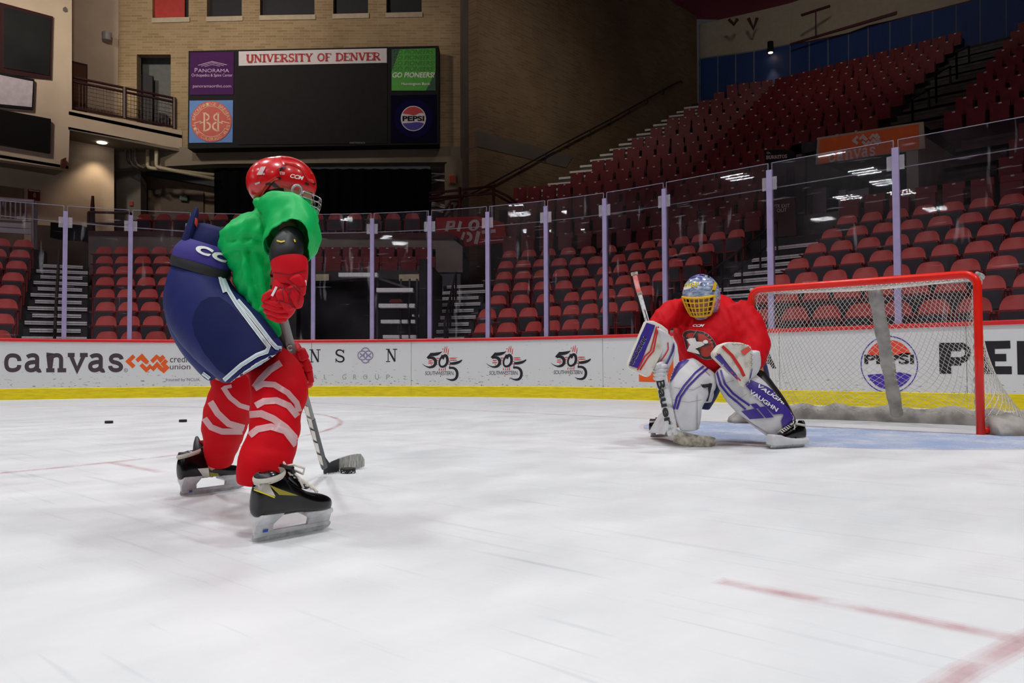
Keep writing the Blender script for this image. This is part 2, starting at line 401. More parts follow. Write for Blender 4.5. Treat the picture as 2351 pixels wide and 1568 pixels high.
# goal line painted up the board
gs = board_s(493)
for i in range(400):
    s = -13 + i * .03; p = bp(s)[0]
    if p.y > 99: break
m = MB(); strip_path(m, gs - .025, gs + .025, [(-.001, .2), (-.001, BH - .06), (.01, BH - .06), (.01, .2)], .02); m.build('goal_line_mark', M_cap, boards)

def glass_material():
    m = bpy.data.materials.new('rink_glass'); m.use_nodes = True; nt = m.node_tree; N = nt.nodes; L = nt.links
    N.remove(N['Principled BSDF']); out = N['Material Output']
    tr = N.new('ShaderNodeBsdfTransparent'); tr.inputs[0].default_value = (0.95, 0.935, 0.965, 1)
    g0 = N.new('ShaderNodeBsdfGlossy'); g0.inputs['Roughness'].default_value = 0.012; g1 = N.new('ShaderNodeBsdfGlossy'); g1.inputs['Roughness'].default_value = 0.2
    gl = N.new('ShaderNodeMixShader'); gl.inputs[0].default_value = .35; L.new(g0.outputs[0], gl.inputs[1]); L.new(g1.outputs[0], gl.inputs[2])
    fr = N.new('ShaderNodeFresnel'); fr.inputs['IOR'].default_value = 1.45
    mx = N.new('ShaderNodeMixShader'); L.new(fr.outputs[0], mx.inputs[0]); L.new(tr.outputs[0], mx.inputs[1]); L.new(gl.outputs[0], mx.inputs[2])
    # scuffs: faint pucks marks and dried spray
    df = N.new('ShaderNodeBsdfDiffuse'); df.inputs[0].default_value = (0.75, 0.73, 0.8, 1)
    tc = N.new('ShaderNodeTexCoord')
    def fac(scale, stretch, p0, p1, hi):
        mp = N.new('ShaderNodeMapping'); mp.inputs['Scale'].default_value = stretch; mp.inputs['Rotation'].default_value = (0.4, 0.3, 0.2); L.new(tc.outputs['Object'], mp.inputs['Vector'])
        n = N.new('ShaderNodeTexNoise'); n.inputs['Scale'].default_value = scale; n.inputs['Detail'].default_value = 2; L.new(mp.outputs[0], n.inputs['Vector'])
        mr = N.new('ShaderNodeMapRange'); mr.inputs[1].default_value = p0; mr.inputs[2].default_value = p1; mr.inputs[3].default_value = 0; mr.inputs[4].default_value = hi; L.new(n.outputs['Fac'], mr.inputs[0]); return mr.outputs[0]
    f1 = fac(1.3, (1, 1, 1), 0.4, 0.9, 0.025); f2 = fac(7, (1, 1, 0.15), 0.66, 0.74, 0.16); f3 = fac(9, (0.2, 0.2, 2.2), 0.67, 0.74, 0.14)
    a1 = N.new('ShaderNodeMath'); a1.operation = 'ADD'; L.new(f1, a1.inputs[0]); L.new(f2, a1.inputs[1])
    a2 = N.new('ShaderNodeMath'); a2.operation = 'ADD'; L.new(a1.outputs[0], a2.inputs[0]); L.new(f3, a2.inputs[1])
    m2 = N.new('ShaderNodeMixShader'); L.new(a2.outputs[0], m2.inputs[0]); L.new(mx.outputs[0], m2.inputs[1]); L.new(df.outputs[0], m2.inputs[2])
    L.new(m2.outputs[0], out.inputs['Surface']); return m
M_glass = glass_material()
def glass_plain():
    m = bpy.data.materials.new('rink_glass_plain'); m.use_nodes = True; nt = m.node_tree; N = nt.nodes; L = nt.links
    N.remove(N['Principled BSDF']); tr = N.new('ShaderNodeBsdfTransparent'); tr.inputs[0].default_value = (0.95, 0.935, 0.965, 1)
    gl = N.new('ShaderNodeBsdfGlossy'); gl.inputs['Roughness'].default_value = 0.02; fr = N.new('ShaderNodeFresnel'); fr.inputs['IOR'].default_value = 1.45
    mx = N.new('ShaderNodeMixShader'); L.new(fr.outputs[0], mx.inputs[0]); L.new(tr.outputs[0], mx.inputs[1]); L.new(gl.outputs[0], mx.inputs[2]); L.new(mx.outputs[0], N['Material Output'].inputs['Surface']); return m
M_glass2 = glass_plain()
M_edge = mat('glass_edge', (176, 176, 196), 0.25, var=0, alpha=0.6)
M_post = mat('lilac_grey_post', (168, 156, 196), 0.35, 0.15, var=0.05)
M_clip = bpy.data.materials.new('clear_clip'); M_clip.use_nodes = True
_n = M_clip.node_tree.nodes['Principled BSDF']; _n.inputs['Base Color'].default_value = (.8, .75, .85, 1); _n.inputs['Alpha'].default_value = .22; _n.inputs['Roughness'].default_value = .1
POSTS = [board_s(x, 2.0) for x in (148, 298, 438, 578, 718, 853, 985, 1118, 1252, 1387, 1524, 1767, 2058)]
dl = 1.15; POSTS = [POSTS[0] - 3 * dl, POSTS[0] - 2 * dl, POSTS[0] - dl] + POSTS + [POSTS[-1] + 1.76, POSTS[-1] + 3.52, POSTS[-1] + 5.28]
glass = empty('wall_glass', (0, 0, 0), 'tall clear glass panels on lilac posts above the rink boards', 'rink glass', kind='structure')
for i in range(len(POSTS) - 1):
    a, b_ = POSTS[i] + .03, POSTS[i + 1] - .03; wide = b_ - a > 1.4
    top = GT
    m = MB(); strip_path(m, a, b_, [(.05, BH - .01), (.05, top), (.062, top), (.062, BH - .01)], 1.2 if wide else .3); m.m = [0 if q % 4 == 0 and q < len(m.f) - 2 else 1 for q in range(len(m.f))]; g = m.build('glass_pane', [M_glass, M_glass2], glass)
    m = MB(); strip_path(m, a, b_, [(.048, top), (.048, top + .008), (.064, top + .008), (.064, top)], 1.2 if wide else .3)
    for s in (a, b_): strip_path(m, s - .004, s + .004, [(.048, GT - .12), (.048, top), (.064, top), (.064, GT - .12)])
    m.build('pane_edge', M_edge, glass)
for i, s in enumerate(POSTS):
    p, n = bp(s); t = Vector((n.y, -n.x, 0)); ax = (t, n, Vector((0, 0, 1)))
    w = .075 if i < 14 else .085
    m = MB(); m.box(p + n * .04 + Vector((0, 0, (BH + GT - .1) / 2)), (w, .05, GT - .1 - BH), ax); m.box(p + n * .09 + Vector((0, 0, (BH + GT - .14) / 2)), (w * .6, .06, GT - .14 - BH), ax)
    po = m.build('glass_post', M_post, glass)
    m = MB(); m.box(p + n * .03 + Vector((0, 0, GT - .3)), (.22, .012, .19), ax); m.build('clip_plate', M_clip, glass)
# netting cable strung behind the glass
m = MB(); path = []
for i in range(80):
    s = -17 + i * 29 / 79; p, n = bp(s, .14); path.append(p + Vector((0, 0, 3.14 + max(0, (-s - 9)) * .03)))
m.tube(path, .009, 5); cable = m.build('netting_cable', mat('steel_cable', (150, 150, 158), .35, .7)); tag(cable, 'thin steel cable strung level behind the rink glass', 'cable')

# ================================================================== advertising print on the boards
M_ink = {n: mat('print_' + n, c, 0.45, var=0.04) for n, c in dict(charcoal=(72, 60, 66), black=(26, 24, 30), orange=(238, 96, 28), grey=(120, 116, 128), red=(206, 30, 36), pred=(238, 74, 46), blue=(70, 44, 168), white=(228, 228, 228), lilac=(146, 138, 172), lightgrey=(160, 160, 164)).items()}
def board_ad(name, shape, x0, y0, x1, y1, ink, off=-.003):
    """shape already in picture pixels; carried onto the boards"""
    sh = densify(shape, 60)
    def fn(px, py):
        s = board_s(px); p, n = bp(s, off); p.z = board_z(px, py); return p
    return lay(name, sh, fn, M_ink[ink], boards)
def pxtext(txt, x0, y0, x1, y1, **kw):
    vs, fs = fit(text_tris(txt, **kw), 0, 0, 1, 1)
    return [(x0 + v[0] * (x1 - x0), y1 + v[1] * (y0 - y1)) for v in vs], fs
def flipy(shape, ox, oy, sc): return [(ox + v[0] * sc, oy + v[1] * sc) for v in shape[0]], shape[1]
# canvas credit union
def slab_letters():
    out = []; w = 9.5
    def L(x, sts):
        for st in sts: out.append(stroke([(x + a, b) for a, b in st], w))
    top, bot = 816, 850
    L(10, [bez((34, 829), (34, 820), (28, top), (18, top), (8, top), (4, 822), (4, 833), (4, 844), (8, bot), (18, bot), (28, bot), (34, 846), (34, 838))])
    L(57, [bez((5, 820), (10, 815), (28, 812), (28, 824), (28, 830), (28, 838), (28, 846), (28, 848), (32, 853), (37, 850)), bez((28, 831), (16, 831), (4, 832), (4, 841), (4, 853), (22, 853), (28, 842))])
    L(106, [[(0, top - 2), (9, top - 2), (9, bot)], [(0, bot), (19, bot)], bez((9, 826), (12, 814), (34, 810), (34, 826), (34, 834), (34, 842), (34, bot)), [(26, bot), (46, bot)]])
    L(155, [[(0, top - 1), (16, top - 1)], [(28, top - 1), (46, top - 1)], [(7, top), (22, bot), (37, top)]])
    L(203, [bez((5, 820), (10, 815), (28, 812), (28, 824), (28, 830), (28, 838), (28, 846), (28, 848), (32, 853), (37, 850)), bez((28, 831), (16, 831), (4, 832), (4, 841), (4, 853), (22, 853), (28, 842))])
    L(250, [bez((29, 825), (28, 818), (22, top), (16, top), (2, top), (0, 830), (14, 832), (32, 835), (32, bot), (16, bot), (8, bot), (3, 846), (3, 840))])
    return join(*out)
board_ad('ad_lettering', slab_letters(), 0, 0, 0, 0, 'charcoal')
board_ad('ad_lettering', join(ringsh(289, 850, 3.4, 4.4, n=16), pxtext('R', 287.2, 848, 290.8, 852)), 0, 0, 0, 0, 'grey')
def zig(ox, oy, sc):
    w = 9.5 * sc
    P = [[(24, 0), (4, 19), (24, 38)], [(28, 14), (42, 1), (64, 20)], [(40, 24), (58, 42), (68, 32)][0:3], [(60, 40), (84, 8), (96, 20)], [(64, 26), (78, 44), (88, 30)], [(96, 2), (104, 12), (94, 24), (106, 34), (92, 50)]]
    P = [[(14, 0), (0, 13), (14, 26)], [(20, 12), (31, 2), (46, 17)], [(30, 20), (43, 33), (54, 22)], [(55, 14), (67, 2), (75, 10), (84, 1)], [(56, 33), (68, 20), (80, 33)], [(90, 10), (82, 19), (90, 27), (80, 38)]]
    return join(*[stroke([(ox + a * sc, oy + b * sc) for a, b in q], w) for q in P])
board_ad('ad_logo', zig(294, 817, 0.98), 0, 0, 0, 0, 'orange')
board_ad('ad_lettering', join(pxtext('credit', 390, 817, 437, 832), pxtext('union', 390, 836, 437, 848)), 0, 0, 0, 0, 'charcoal')
board_ad('ad_lettering', pxtext('Insured by NCUA', 381, 868, 459, 877), 0, 0, 0, 0, 'grey')
# N S knot N / group
def serifN(x, y, w, h):
    t = 2.0
    return join(stroke([(x + w * .2, y), (x + w * .2, y + h)], t), stroke([(x + w * .2, y), (x + w * .8, y + h)], 4.2), stroke([(x + w * .8, y), (x + w * .8, y + h)], t), stroke([(x, y), (x + w * .34, y)], t), stroke([(x + .62 * w, y), (x + w, y)], t), stroke([(x, y + h), (x + .38 * w, y + h)], t))
def serifS(x, y, w, h):
    return join(stroke(bez((x + w * .9, y + h * .28), (x + w * .85, y), (x + w * .1, y - h * .05), (x + w * .1, y + h * .26), (x + w * .1, y + h * .55), (x + w * .92, y + h * .45), (x + w * .92, y + h * .75), (x + w * .9, y + h * 1.06), (x + w * .1, y + h * 1.02), (x + w * .06, y + h * .7)), [2 + 2.2 * math.sin(math.pi * i / 42) for i in range(43)]), stroke([(x + w * .9, y + 1), (x + w * .9, y + h * .3)], 1.8), stroke([(x + w * .06, y + h * .7), (x + w * .06, y + h)], 1.8))
board_ad('ad_lettering', join(serifN(710, 803, 26, 28), serifS(770, 802, 21, 30), serifN(886, 802, 26, 28)), 0, 0, 0, 0, 'black')
board_ad('ad_logo', join(ringsh(832, 816, 9, 11.5), ringsh(846, 816, 9, 11.5), ringsh(839, 808, 8, 10.5, 180, 360), ringsh(839, 824, 8, 10.5, 0, 180), stroke([(826, 811), (838, 821)], 3), stroke([(826, 821), (838, 811)], 3), stroke([(840, 811), (852, 821)], 3), stroke([(840, 821), (852, 811)], 3)), 0, 0, 0, 0, 'lilac')
board_ad('ad_lettering', join(*[pxtext(c, x, 860, x + w_, 871) for c, x, w_ in (('A', 719, 9), ('L', 744, 6), ('G', 786, 9), ('R', 811, 8), ('O', 834, 10), ('U', 861, 9), ('P', 887, 8))]), 0, 0, 0, 0, 'lightgrey')
def logo505(ox, oy):
    sc = 230 / 2351
    def T(pts): return [(ox + (a - 180) * sc, oy + (b - 130) * sc) for a, b in pts]
    blk = []
    blk.append(stroke(T(bez((405, 345), (480, 350), (600, 335), (670, 275))), [7.2, 7.3, 7.4, 7.4, 7.4, 7.3, 7.2, 7, 6.6, 6, 5, 4, 2.6, 1.6, .8]))
    blk.append(stroke(T([(415, 310), (365, 390), (330, 440)]), [3, 6, 7]))
    blk.append(stroke(T(bez((340, 425), (520, 380), (560, 560), (460, 625), (380, 670), (280, 640), (200, 560))), [5, 5.6, 6.2, 6.6, 7, 7.2, 7.2, 7.2, 7, 7, 6.8, 6.6, 6.4, 6.2, 6, 5.6, 5.2, 4.8, 4.3, 3.8, 3.3, 2.8, 2.3, 1.9, 1.5, 1.2, .9, .7, .5]))
    blk.append(stroke(T(bez((690, 460), (690, 330), (790, 340), (792, 480), (794, 640), (600, 700), (600, 540), (600, 470), (650, 400), (700, 370))), [2.5] + [5.2 + 1.2 * math.sin(i / 6) for i in range(41)] + [3]))
    blk.append(stroke(T(bez((870, 560), (950, 560), (1080, 540), (1135, 470))), [5, 5.5, 6, 6.3, 6.5, 6.5, 6.5, 6.3, 6, 5.6, 5, 4.4, 3.8, 3, 2]))
    blk.append(stroke(T([(868, 530), (850, 600), (835, 670)]), [2.6, 1.2, 3]))
    blk.append(stroke(T(bez((832, 665), (1000, 620), (1060, 780), (1000, 890), (950, 970), (840, 950), (760, 905))), [4.4, 4.6, 4.9, 5.2, 5.4, 5.6, 5.8, 6, 6, 6, 6, 6, 6, 6, 5.9, 5.8, 5.6, 5.4, 5.2, 5, 4.6, 4.2, 3.7, 3.2, 2.7, 2.2, 1.6, 1.1, .6]))
    board_ad('ad_logo', join(*blk), 0, 0, 0, 0, 'black', -.0045)
    red = []
    for a, b, c, d in ((742, 160, 710, 305), (785, 150, 755, 310), (820, 205, 800, 350), (690, 205, 676, 235), (655, 350, 645, 375), (605, 665, 595, 725), (655, 675, 648, 725), (700, 670, 692, 725), (748, 635, 738, 725), (632, 840, 628, 870)):
        red.append(stroke(T([(a, b), ((a + c) / 2, (b + d) / 2), (c, d)]), [.9, 1.9, 1.6]))
    for a, b, c, d in ((530, 440, 600, 435), (345, 500, 440, 495), (340, 548, 460, 542), (545, 485, 575, 485), (840, 435, 1000, 432), (845, 478, 1015, 478), (830, 522, 860, 520), (810, 577, 845, 570), (400, 590, 425, 585), (540, 580, 562, 580)):
        red.append(stroke(T([(a, b), ((a + c) / 2, (b + d) / 2), (c, d)]), [1.6, 2.3, 1.4]))
    board_ad('ad_logo', join(*red), 0, 0, 0, 0, 'red')
    x0, y0 = T([(262, 740)])[0]; x1, y1 = T([(945, 830)])[0]
    board_ad('ad_lettering', pxtext('SOUTHWESTERN.', x0, y0, x1, y1, shear=0.2, spacing=.9), 0, 0, 0, 0, 'charcoal')
for ox, oy in ((967.6, 792.7), (1115, 792), (1263, 790.5)): logo505(ox, oy)
board_ad('ad_panel', poly([(1467, 806), (1546, 804), (1546, 878), (1467, 876)]), 0, 0, 0, 0, 'orange')
board_ad('ad_lettering', pxtext('A', 1740, 806, 1783, 846, bold=0.04), 0, 0, 0, 0, 'black')
# round cola emblem behind the net and big letters
def pepsi_px(cx, cy, rx, ry):
    top = [(cx + rx * math.cos(t), cy + ry * math.sin(t)) for t in [math.radians(205 + i * 130 / 20) for i in range(21)]]
    wave = bez((top[-1][0], top[-1][1]), (cx + rx * .5, cy - ry * .62), (cx + rx * .2, cy - ry * .2), (cx, cy - ry * .26), (cx - rx * .3, cy - ry * .34), (cx - rx * .6, cy - ry * .36), (top[0][0], top[0][1]))
    bot = [(cx + rx * math.cos(t), cy + ry * math.sin(t)) for t in [math.radians(25 + i * 130 / 20) for i in range(21)]]
    wave2 = bez((bot[-1][0], bot[-1][1]), (cx - rx * .6, cy + ry * .36), (cx - rx * .3, cy + ry * .4), (cx, cy + ry * .34), (cx + rx * .3, cy + ry * .28), (cx + rx * .6, cy + ry * .3), (bot[0][0], bot[0][1]))
    return poly(top + wave[1:-1]), poly(bot + wave2[1:-1])
a_, b_ = pepsi_px(2042, 837, 56, 57)
board_ad('ad_logo', join(([(2042 + 66 * x, 837 + 66 * y) for x, y in ringsh(0, 0, .965, 1, n=48)[0]], ringsh(0, 0, .965, 1, n=48)[1])), 0, 0, 0, 0, 'blue')
board_ad('ad_logo', a_, 0, 0, 0, 0, 'pred'); board_ad('ad_logo', b_, 0, 0, 0, 0, 'blue')
board_ad('ad_lettering', pxtext('PEPSI', 1985, 814, 2099, 836, bold=0.035), 0, 0, 0, 0, 'black', -.0045)
def blockP(x, y0, y1, w, t): return join(stroke([(x + t / 2, y0), (x + t / 2, y1)], t), stroke([(x + t, y0 + t * .36), (x + w * .6, y0 + t * .36)], t * .72), stroke([(x + t, y0 + (y1 - y0) * .6), (x + w * .6, y0 + (y1 - y0) * .6)], t * .72), ringsh(x + w * .6, y0 + (y1 - y0) * .32, (y1 - y0) * .13, (y1 - y0) * .33, -90, 90, 12))
board_ad('ad_lettering', join(blockP(2157, 787, 858, 84, 27), stroke([(2272, 783), (2272, 859)], 26), stroke([(2285, 792), (2321, 791)], 18), stroke([(2285, 821), (2311, 821)], 17), stroke([(2285, 850), (2323, 850)], 18), blockP(2336, 783, 860, 84, 27)), 0, 0, 0, 0, 'black')
# ================================================================== terraces and seats
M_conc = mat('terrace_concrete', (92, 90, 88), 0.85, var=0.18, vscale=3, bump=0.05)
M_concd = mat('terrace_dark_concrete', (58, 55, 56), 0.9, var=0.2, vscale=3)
M_conc_l = mat('pale_concrete', (150, 144, 132), 0.85, var=0.12, vscale=2, bump=0.04)
M_nose = mat('aluminium_nosing', (238, 238, 234), 0.5, 0.0, var=0.1, vscale=9, stretch=(6, 6, 1))
M_seat = mat('red_seat_plastic', (204, 82, 74), 0.42, var=0.06, bump=0.03, bscale=200)
M_seat_o = mat('orange_red_seat_plastic', (186, 84, 48), 0.42, var=0.06)
M_seatd = mat('dark_red_seat_frame', (138, 44, 46), 0.5, var=0.06)
M_under = mat('charcoal_seat_underside', (58, 54, 60), 0.6, var=0.1)
M_plate = mat('white_number_plate', (225, 220, 215), 0.5, var=0)
M_rail_d = mat('dark_steel_rail', (52, 46, 50), 0.45, 0.4)
M_rail_m = mat('maroon_rail', (86, 40, 42), 0.5, 0.1)
def rot2(deg): a = math.radians(deg); return Vector((-math.sin(a), math.cos(a), 0)), Vector((math.cos(a), math.sin(a), 0))
class Sec:
    def __init__(s, anchor, deg, prof): s.O = Vector((anchor[0], anchor[1], 0)); s.m, s.d = rot2(deg); s.prof = prof; s.deg = deg
    def off(s, k): return s.prof(k)[0]
    def z(s, k): return s.prof(k)[1]
    def at(s, sv, k, dn=0.0):
        p = s.O + s.d * sv + s.m * (s.off(k) + dn); p.z = s.z(k); return p
    def s_of(s, p): return (Vector((p.x, p.y, 0)) - s.O).dot(s.d)
    def s_px(s, px, k):          # where row k passes picture column px
        q = s.O + s.m * s.off(k); r = ray(px, 700); r2 = Vector((r.x, r.y)).normalized()
        # CAM + t*r2 = q + u*d
        det = r2.x * (-s.d.y) + r2.y * s.d.x
        t = (q.x * (-s.d.y) + q.y * s.d.x) / det; P = Vector((r2.x * t, r2.y * t, 0))
        return (P - q).dot(s.d)
def prof_e(k):
    if k <= 6: return .85 * k, .65 + .37 * k + .003 * k * k
    if k <= 12: return 5.1 + 1.0 * (k - 6), 2.98 + .59 * (k - 6)
    return 11.1 + 1.17 * (k - 12), 6.52 + .67 * (k - 12)
def prof_a(k): return .8 * k, .46 + .37 * k
END = Sec((0, 12.62), 0, prof_e)
B1 = Sec(atz(1180, 739, 1.5), 22.5, prof_e)
A = Sec(atz(240, 760, 1.31), 45, prof_a)
FL = Sec(atz(10, 757, 1.31), 67.5, prof_a)
def meet(s1, s2, k):            # s on s1 where row k of both sections cross
    p, q = s1.O + s1.m * s1.off(k), s2.O + s2.m * s2.off(k)
    det = s1.d.x * (-s2.d.y) + s1.d.y * s2.d.x; w = q - p
    return (w.x * (-s2.d.y) + w.y * s2.d.x) / det
WALL_X = -19.3
def wall_s(k):                  # left limit of B1 row k at the brick wall
    return (WALL_X + .1 - (B1.O + B1.m * B1.off(k)).x) / B1.d.x
def b1_left(k):
    if k <= 6: return B1.s_px([1080, 1092, 1112, 1124, 1134, 1139, 1146][k], k)
    if k <= 11: return B1.s_px([1148, 1153, 1160, 1168, 1176][k - 7], k)
    return wall_s(k) + 1.5
def row_depth(s, k): return s.off(k + 1) - s.off(k)
def terrace(name, sec, k0, k1, lo, hi, m, label):
    M = MB()
    for k in range(k0, k1 + 1):
        a, b = lo(k), hi(k)
        if b - a < .05: continue
        d0 = -.42; d1 = row_depth(sec, k) - .42 + .02; zb = sec.z(k - 1) - .6 if k > 0 else 0.0
        P = [sec.at(x, k, dn) for x, dn in ((a, d0), (b, d0), (b, d1), (a, d1))]
        Q = [Vector((p.x, p.y, zb)) for p in P]
        M.hexa(Q + P)
    o = M.build(name, m); return tag(o, label, 'terrace', kind='structure')
NB = 21
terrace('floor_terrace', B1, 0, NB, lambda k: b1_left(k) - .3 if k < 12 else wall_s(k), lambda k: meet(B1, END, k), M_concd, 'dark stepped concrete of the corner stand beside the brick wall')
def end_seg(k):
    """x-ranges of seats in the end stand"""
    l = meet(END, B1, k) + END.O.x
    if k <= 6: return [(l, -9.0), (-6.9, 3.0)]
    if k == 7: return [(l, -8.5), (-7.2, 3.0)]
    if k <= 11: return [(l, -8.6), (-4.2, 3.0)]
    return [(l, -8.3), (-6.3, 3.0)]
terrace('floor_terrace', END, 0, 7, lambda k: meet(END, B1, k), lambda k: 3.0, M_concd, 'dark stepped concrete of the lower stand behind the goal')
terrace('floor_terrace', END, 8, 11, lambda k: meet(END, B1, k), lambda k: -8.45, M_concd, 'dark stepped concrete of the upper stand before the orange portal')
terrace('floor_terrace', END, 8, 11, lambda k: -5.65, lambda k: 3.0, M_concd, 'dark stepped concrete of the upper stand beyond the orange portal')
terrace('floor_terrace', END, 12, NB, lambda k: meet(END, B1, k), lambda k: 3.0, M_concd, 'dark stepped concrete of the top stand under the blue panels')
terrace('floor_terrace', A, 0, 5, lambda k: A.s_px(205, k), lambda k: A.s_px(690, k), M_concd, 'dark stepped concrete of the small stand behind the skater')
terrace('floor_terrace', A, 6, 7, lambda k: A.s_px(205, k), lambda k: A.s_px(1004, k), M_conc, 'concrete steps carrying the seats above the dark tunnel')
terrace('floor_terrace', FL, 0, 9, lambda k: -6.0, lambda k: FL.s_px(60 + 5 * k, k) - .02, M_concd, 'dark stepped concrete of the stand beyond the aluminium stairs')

# ---- stair flights: two steps a row, aluminium nosings
def stairs(sec, k0, k1, lo, hi, label, wide=True, m=None, lip=M_nose, per=2):
    t = empty('stair_flight', (0, 0, 0), label, 'stairs', kind='structure')
    for k in range(k0, k1 + 1):
        for j in range(per):
            f = j / per; a, b = lo(k + f), hi(k + f)
            rd = row_depth(sec, k); rz = sec.z(k + 1) - sec.z(k); z = sec.z(k) + rz * f + .02
            def P(x, dn, zz): q = sec.O + sec.d * x + sec.m * (sec.off(k) - .42 + dn); q.z = zz; return q
            d0, d1 = rd * f, rd * (f + 1 / per) + .03
            M = MB(); M.hexa([P(a, d0, z - .6), P(b, d0, z - .6), P(b, d1, z - .6), P(a, d1, z - .6), P(a, d0, z), P(b, d0, z), P(b, d1, z), P(a, d1, z)])
            st = M.build('step', m or M_concd, t)
            M = MB(); e = .0 if (j == 0 or not wide) else .12
            M.hexa([P(a + e, d0 - .025, z - .075), P(b - e, d0 - .025, z - .075), P(b - e, d0 + .04, z - .075), P(a + e, d0 + .04, z - .075), P(a + e, d0 - .025, z + .006), P(b - e, d0 - .025, z + .006), P(b - e, d0 + .04, z + .006), P(a + e, d0 + .04, z + .006)])
            M.build('nosing', lip, st)
            if lip is M_nose and k < 8:
                M = MB(); M.hexa([P(a + e, d0 - .028, z - .042), P(b - e, d0 - .028, z - .042), P(b - e, d0 - .02, z - .042), P(a + e, d0 - .02, z - .042), P(a + e, d0 - .028, z - .034), P(b - e, d0 - .028, z - .034), P(b - e, d0 - .02, z - .034), P(a + e, d0 - .02, z - .034)])
                M.build('nosing_groove', M_under, st)
    return t
def handrail(sec, sv, k0, k1, label, h=.85, m=M_rail_d, r=.025, cat='handrail'):
    M = MB(); top = []
    for k in range(k0, k1 + 1):
        p = sec.at(sv(k), k, -.2); M.tube([p, p + Vector((0, 0, h))], r, 6); top.append(p + Vector((0, 0, h)))
    M.tube(top, r, 6); M.tube([p - Vector((0, 0, h * .45)) for p in top], r * .8, 6)
    return tag(M.build('handrail', m), label, cat)
stairs(FL, 0, 7, lambda k: FL.s_px(45 + 6 * k, k), lambda k: FL.s_px(203, k), 'aluminium edged aisle stairs between the two small stands')
handrail(FL, lambda k: FL.s_px(128 + 1.2 * k, k), 0, 6, 'dark handrail running up the middle of the aluminium aisle stairs')
stairs(B1, 0, 5, lambda k: B1.s_px(972 + 11 * k, k), lambda k: B1.s_px(1078 + 10 * k, k), 'aluminium edged aisle stairs between the dark tunnel and the corner seats')
handrail(B1, lambda k: B1.s_px(1030 + 6 * k, k), 0, 4, 'dark handrail on the stairs beside the tunnel')
stairs(END, 0, 6, lambda k: -8.6, lambda k: -7.05, 'aluminium edged aisle stairs leading up to the orange portal', m=M_concd)
handrail(END, lambda k: -8.1, 1, 6, 'dark handrail on the stairs below the portal')
stairs(B1, 12, NB - 1, lambda k: wall_s(k), lambda k: wall_s(k) + 1.3, 'pale edged stairs climbing along the brick wall', wide=False, m=M_conc)
stairs(END, 7, 11, lambda k: -5.6, lambda k: -4.4, 'grey stairs climbing beside the orange portal', wide=False, m=M_conc, lip=M_conc)
stairs(END, 12, NB - 1, lambda k: -8.2, lambda k: -6.45, 'grey aisle stairs in the top stand above the portal', wide=False, m=M_conc, lip=M_conc)
for kk in (13, 15, 17):
    M = MB(); p = END.at(-7.3, kk, -.2)
    for dx in (-.0, 0.0): M.tube([p, p + Vector((0, 0, 1.0))], .035, 6)
    q = END.at(-7.3, kk + 1, .2); M.tube([q, q + Vector((0, 0, 1.0))], .035, 6); M.tube([p + Vector((0, 0, 1)), q + Vector((0, 0, 1))], .035, 6)
    tag(M.build('aisle_rail', M_rail_d), 'short dark rail in the top aisle, %s above the portal' % {13: 'first', 15: 'second', 17: 'third'}[kk], 'handrail')

# ---- seats
def seat_meshes(W_=.44):
    """open look: high rounded back, pan folded up showing its dark underside"""
    n = 7; hw = W_ / 2
    def back(th):
        R = []
        for i in range(9):
            f = i / 8; z = .44 + f * .41; y = .02 + .09 * f + th
            w = hw * (1 - .42 * max(0, (f - .4) / .6) ** 2.6)
            R.append([Vector((w * (2 * j / (n - 1) - 1), y + .035 * (2 * j / (n - 1) - 1) ** 2 * -1, z - (.016 * (2 * j / (n - 1) - 1) ** 4 if i == 8 else 0))) for j in range(n)])
        return R
    m = MB(); F_ = back(0); B_ = back(.03); m.rings(F_, False, closed=False); m.rings(B_, False, closed=False)
    def edge(r1, r2):
        m.rings([r1, r2], False, closed=False)
    edge(F_[-1], B_[-1]); edge(F_[0], B_[0]); edge([r[0] for r in F_], [r[0] for r in B_]); edge([r[-1] for r in F_], [r[-1] for r in B_])
    bm = bmesh.new(); me = m.mesh('backrest'); bm.from_mesh(me); bmesh.ops.remove_doubles(bm, verts=bm.verts, dist=.0005); bmesh.ops.recalc_face_normals(bm, faces=bm.faces); bm.to_mesh(me); bm.free()
    for p in me.polygons: p.use_smooth = True
    me.set_sharp_from_angle(angle=.9); me.materials.append(M_seat); back_me = me
    m = MB(); m.box((0, -.055, .47), (W_ * .96, .045, .34)); me = m.mesh('seat_pan'); me.materials.append(M_seatd); pan = me
    m = MB(); m.box((0, -.082, .475), (W_ * .86, .012, .27)); me = m.mesh('seat_underside'); me.materials.append(M_under); und = me
    m = MB(); 
    for sx in (-1, 1): m.box((sx * (hw + .012), .0, .33), (.022, .16, .5)); m.box((sx * (hw + .012), -.05, .6), (.03, .3, .03))
    m.box((0, .03, .2), (.05, .05, .4))
    me = m.mesh('seat_frame'); me.materials.append(M_seatd); frm = me
    return back_me, pan, und, frm
SEAT = seat_meshes()
SEAT_COUNT = 0
ORD = ['first', 'second', 'third', 'fourth', 'fifth', 'sixth', 'seventh', 'eighth', 'ninth', 'tenth', 'eleventh', 'twelfth', 'thirteenth', 'fourteenth', 'fifteenth', 'sixteenth', 'seventeenth', 'eighteenth', 'nineteenth', 'twentieth']
ORD += ['%dth' % i for i in range(21, 60)]
M_back_alt = SEAT[0].copy(); M_back_alt.materials.clear(); M_back_alt.materials.append(M_seat_o)
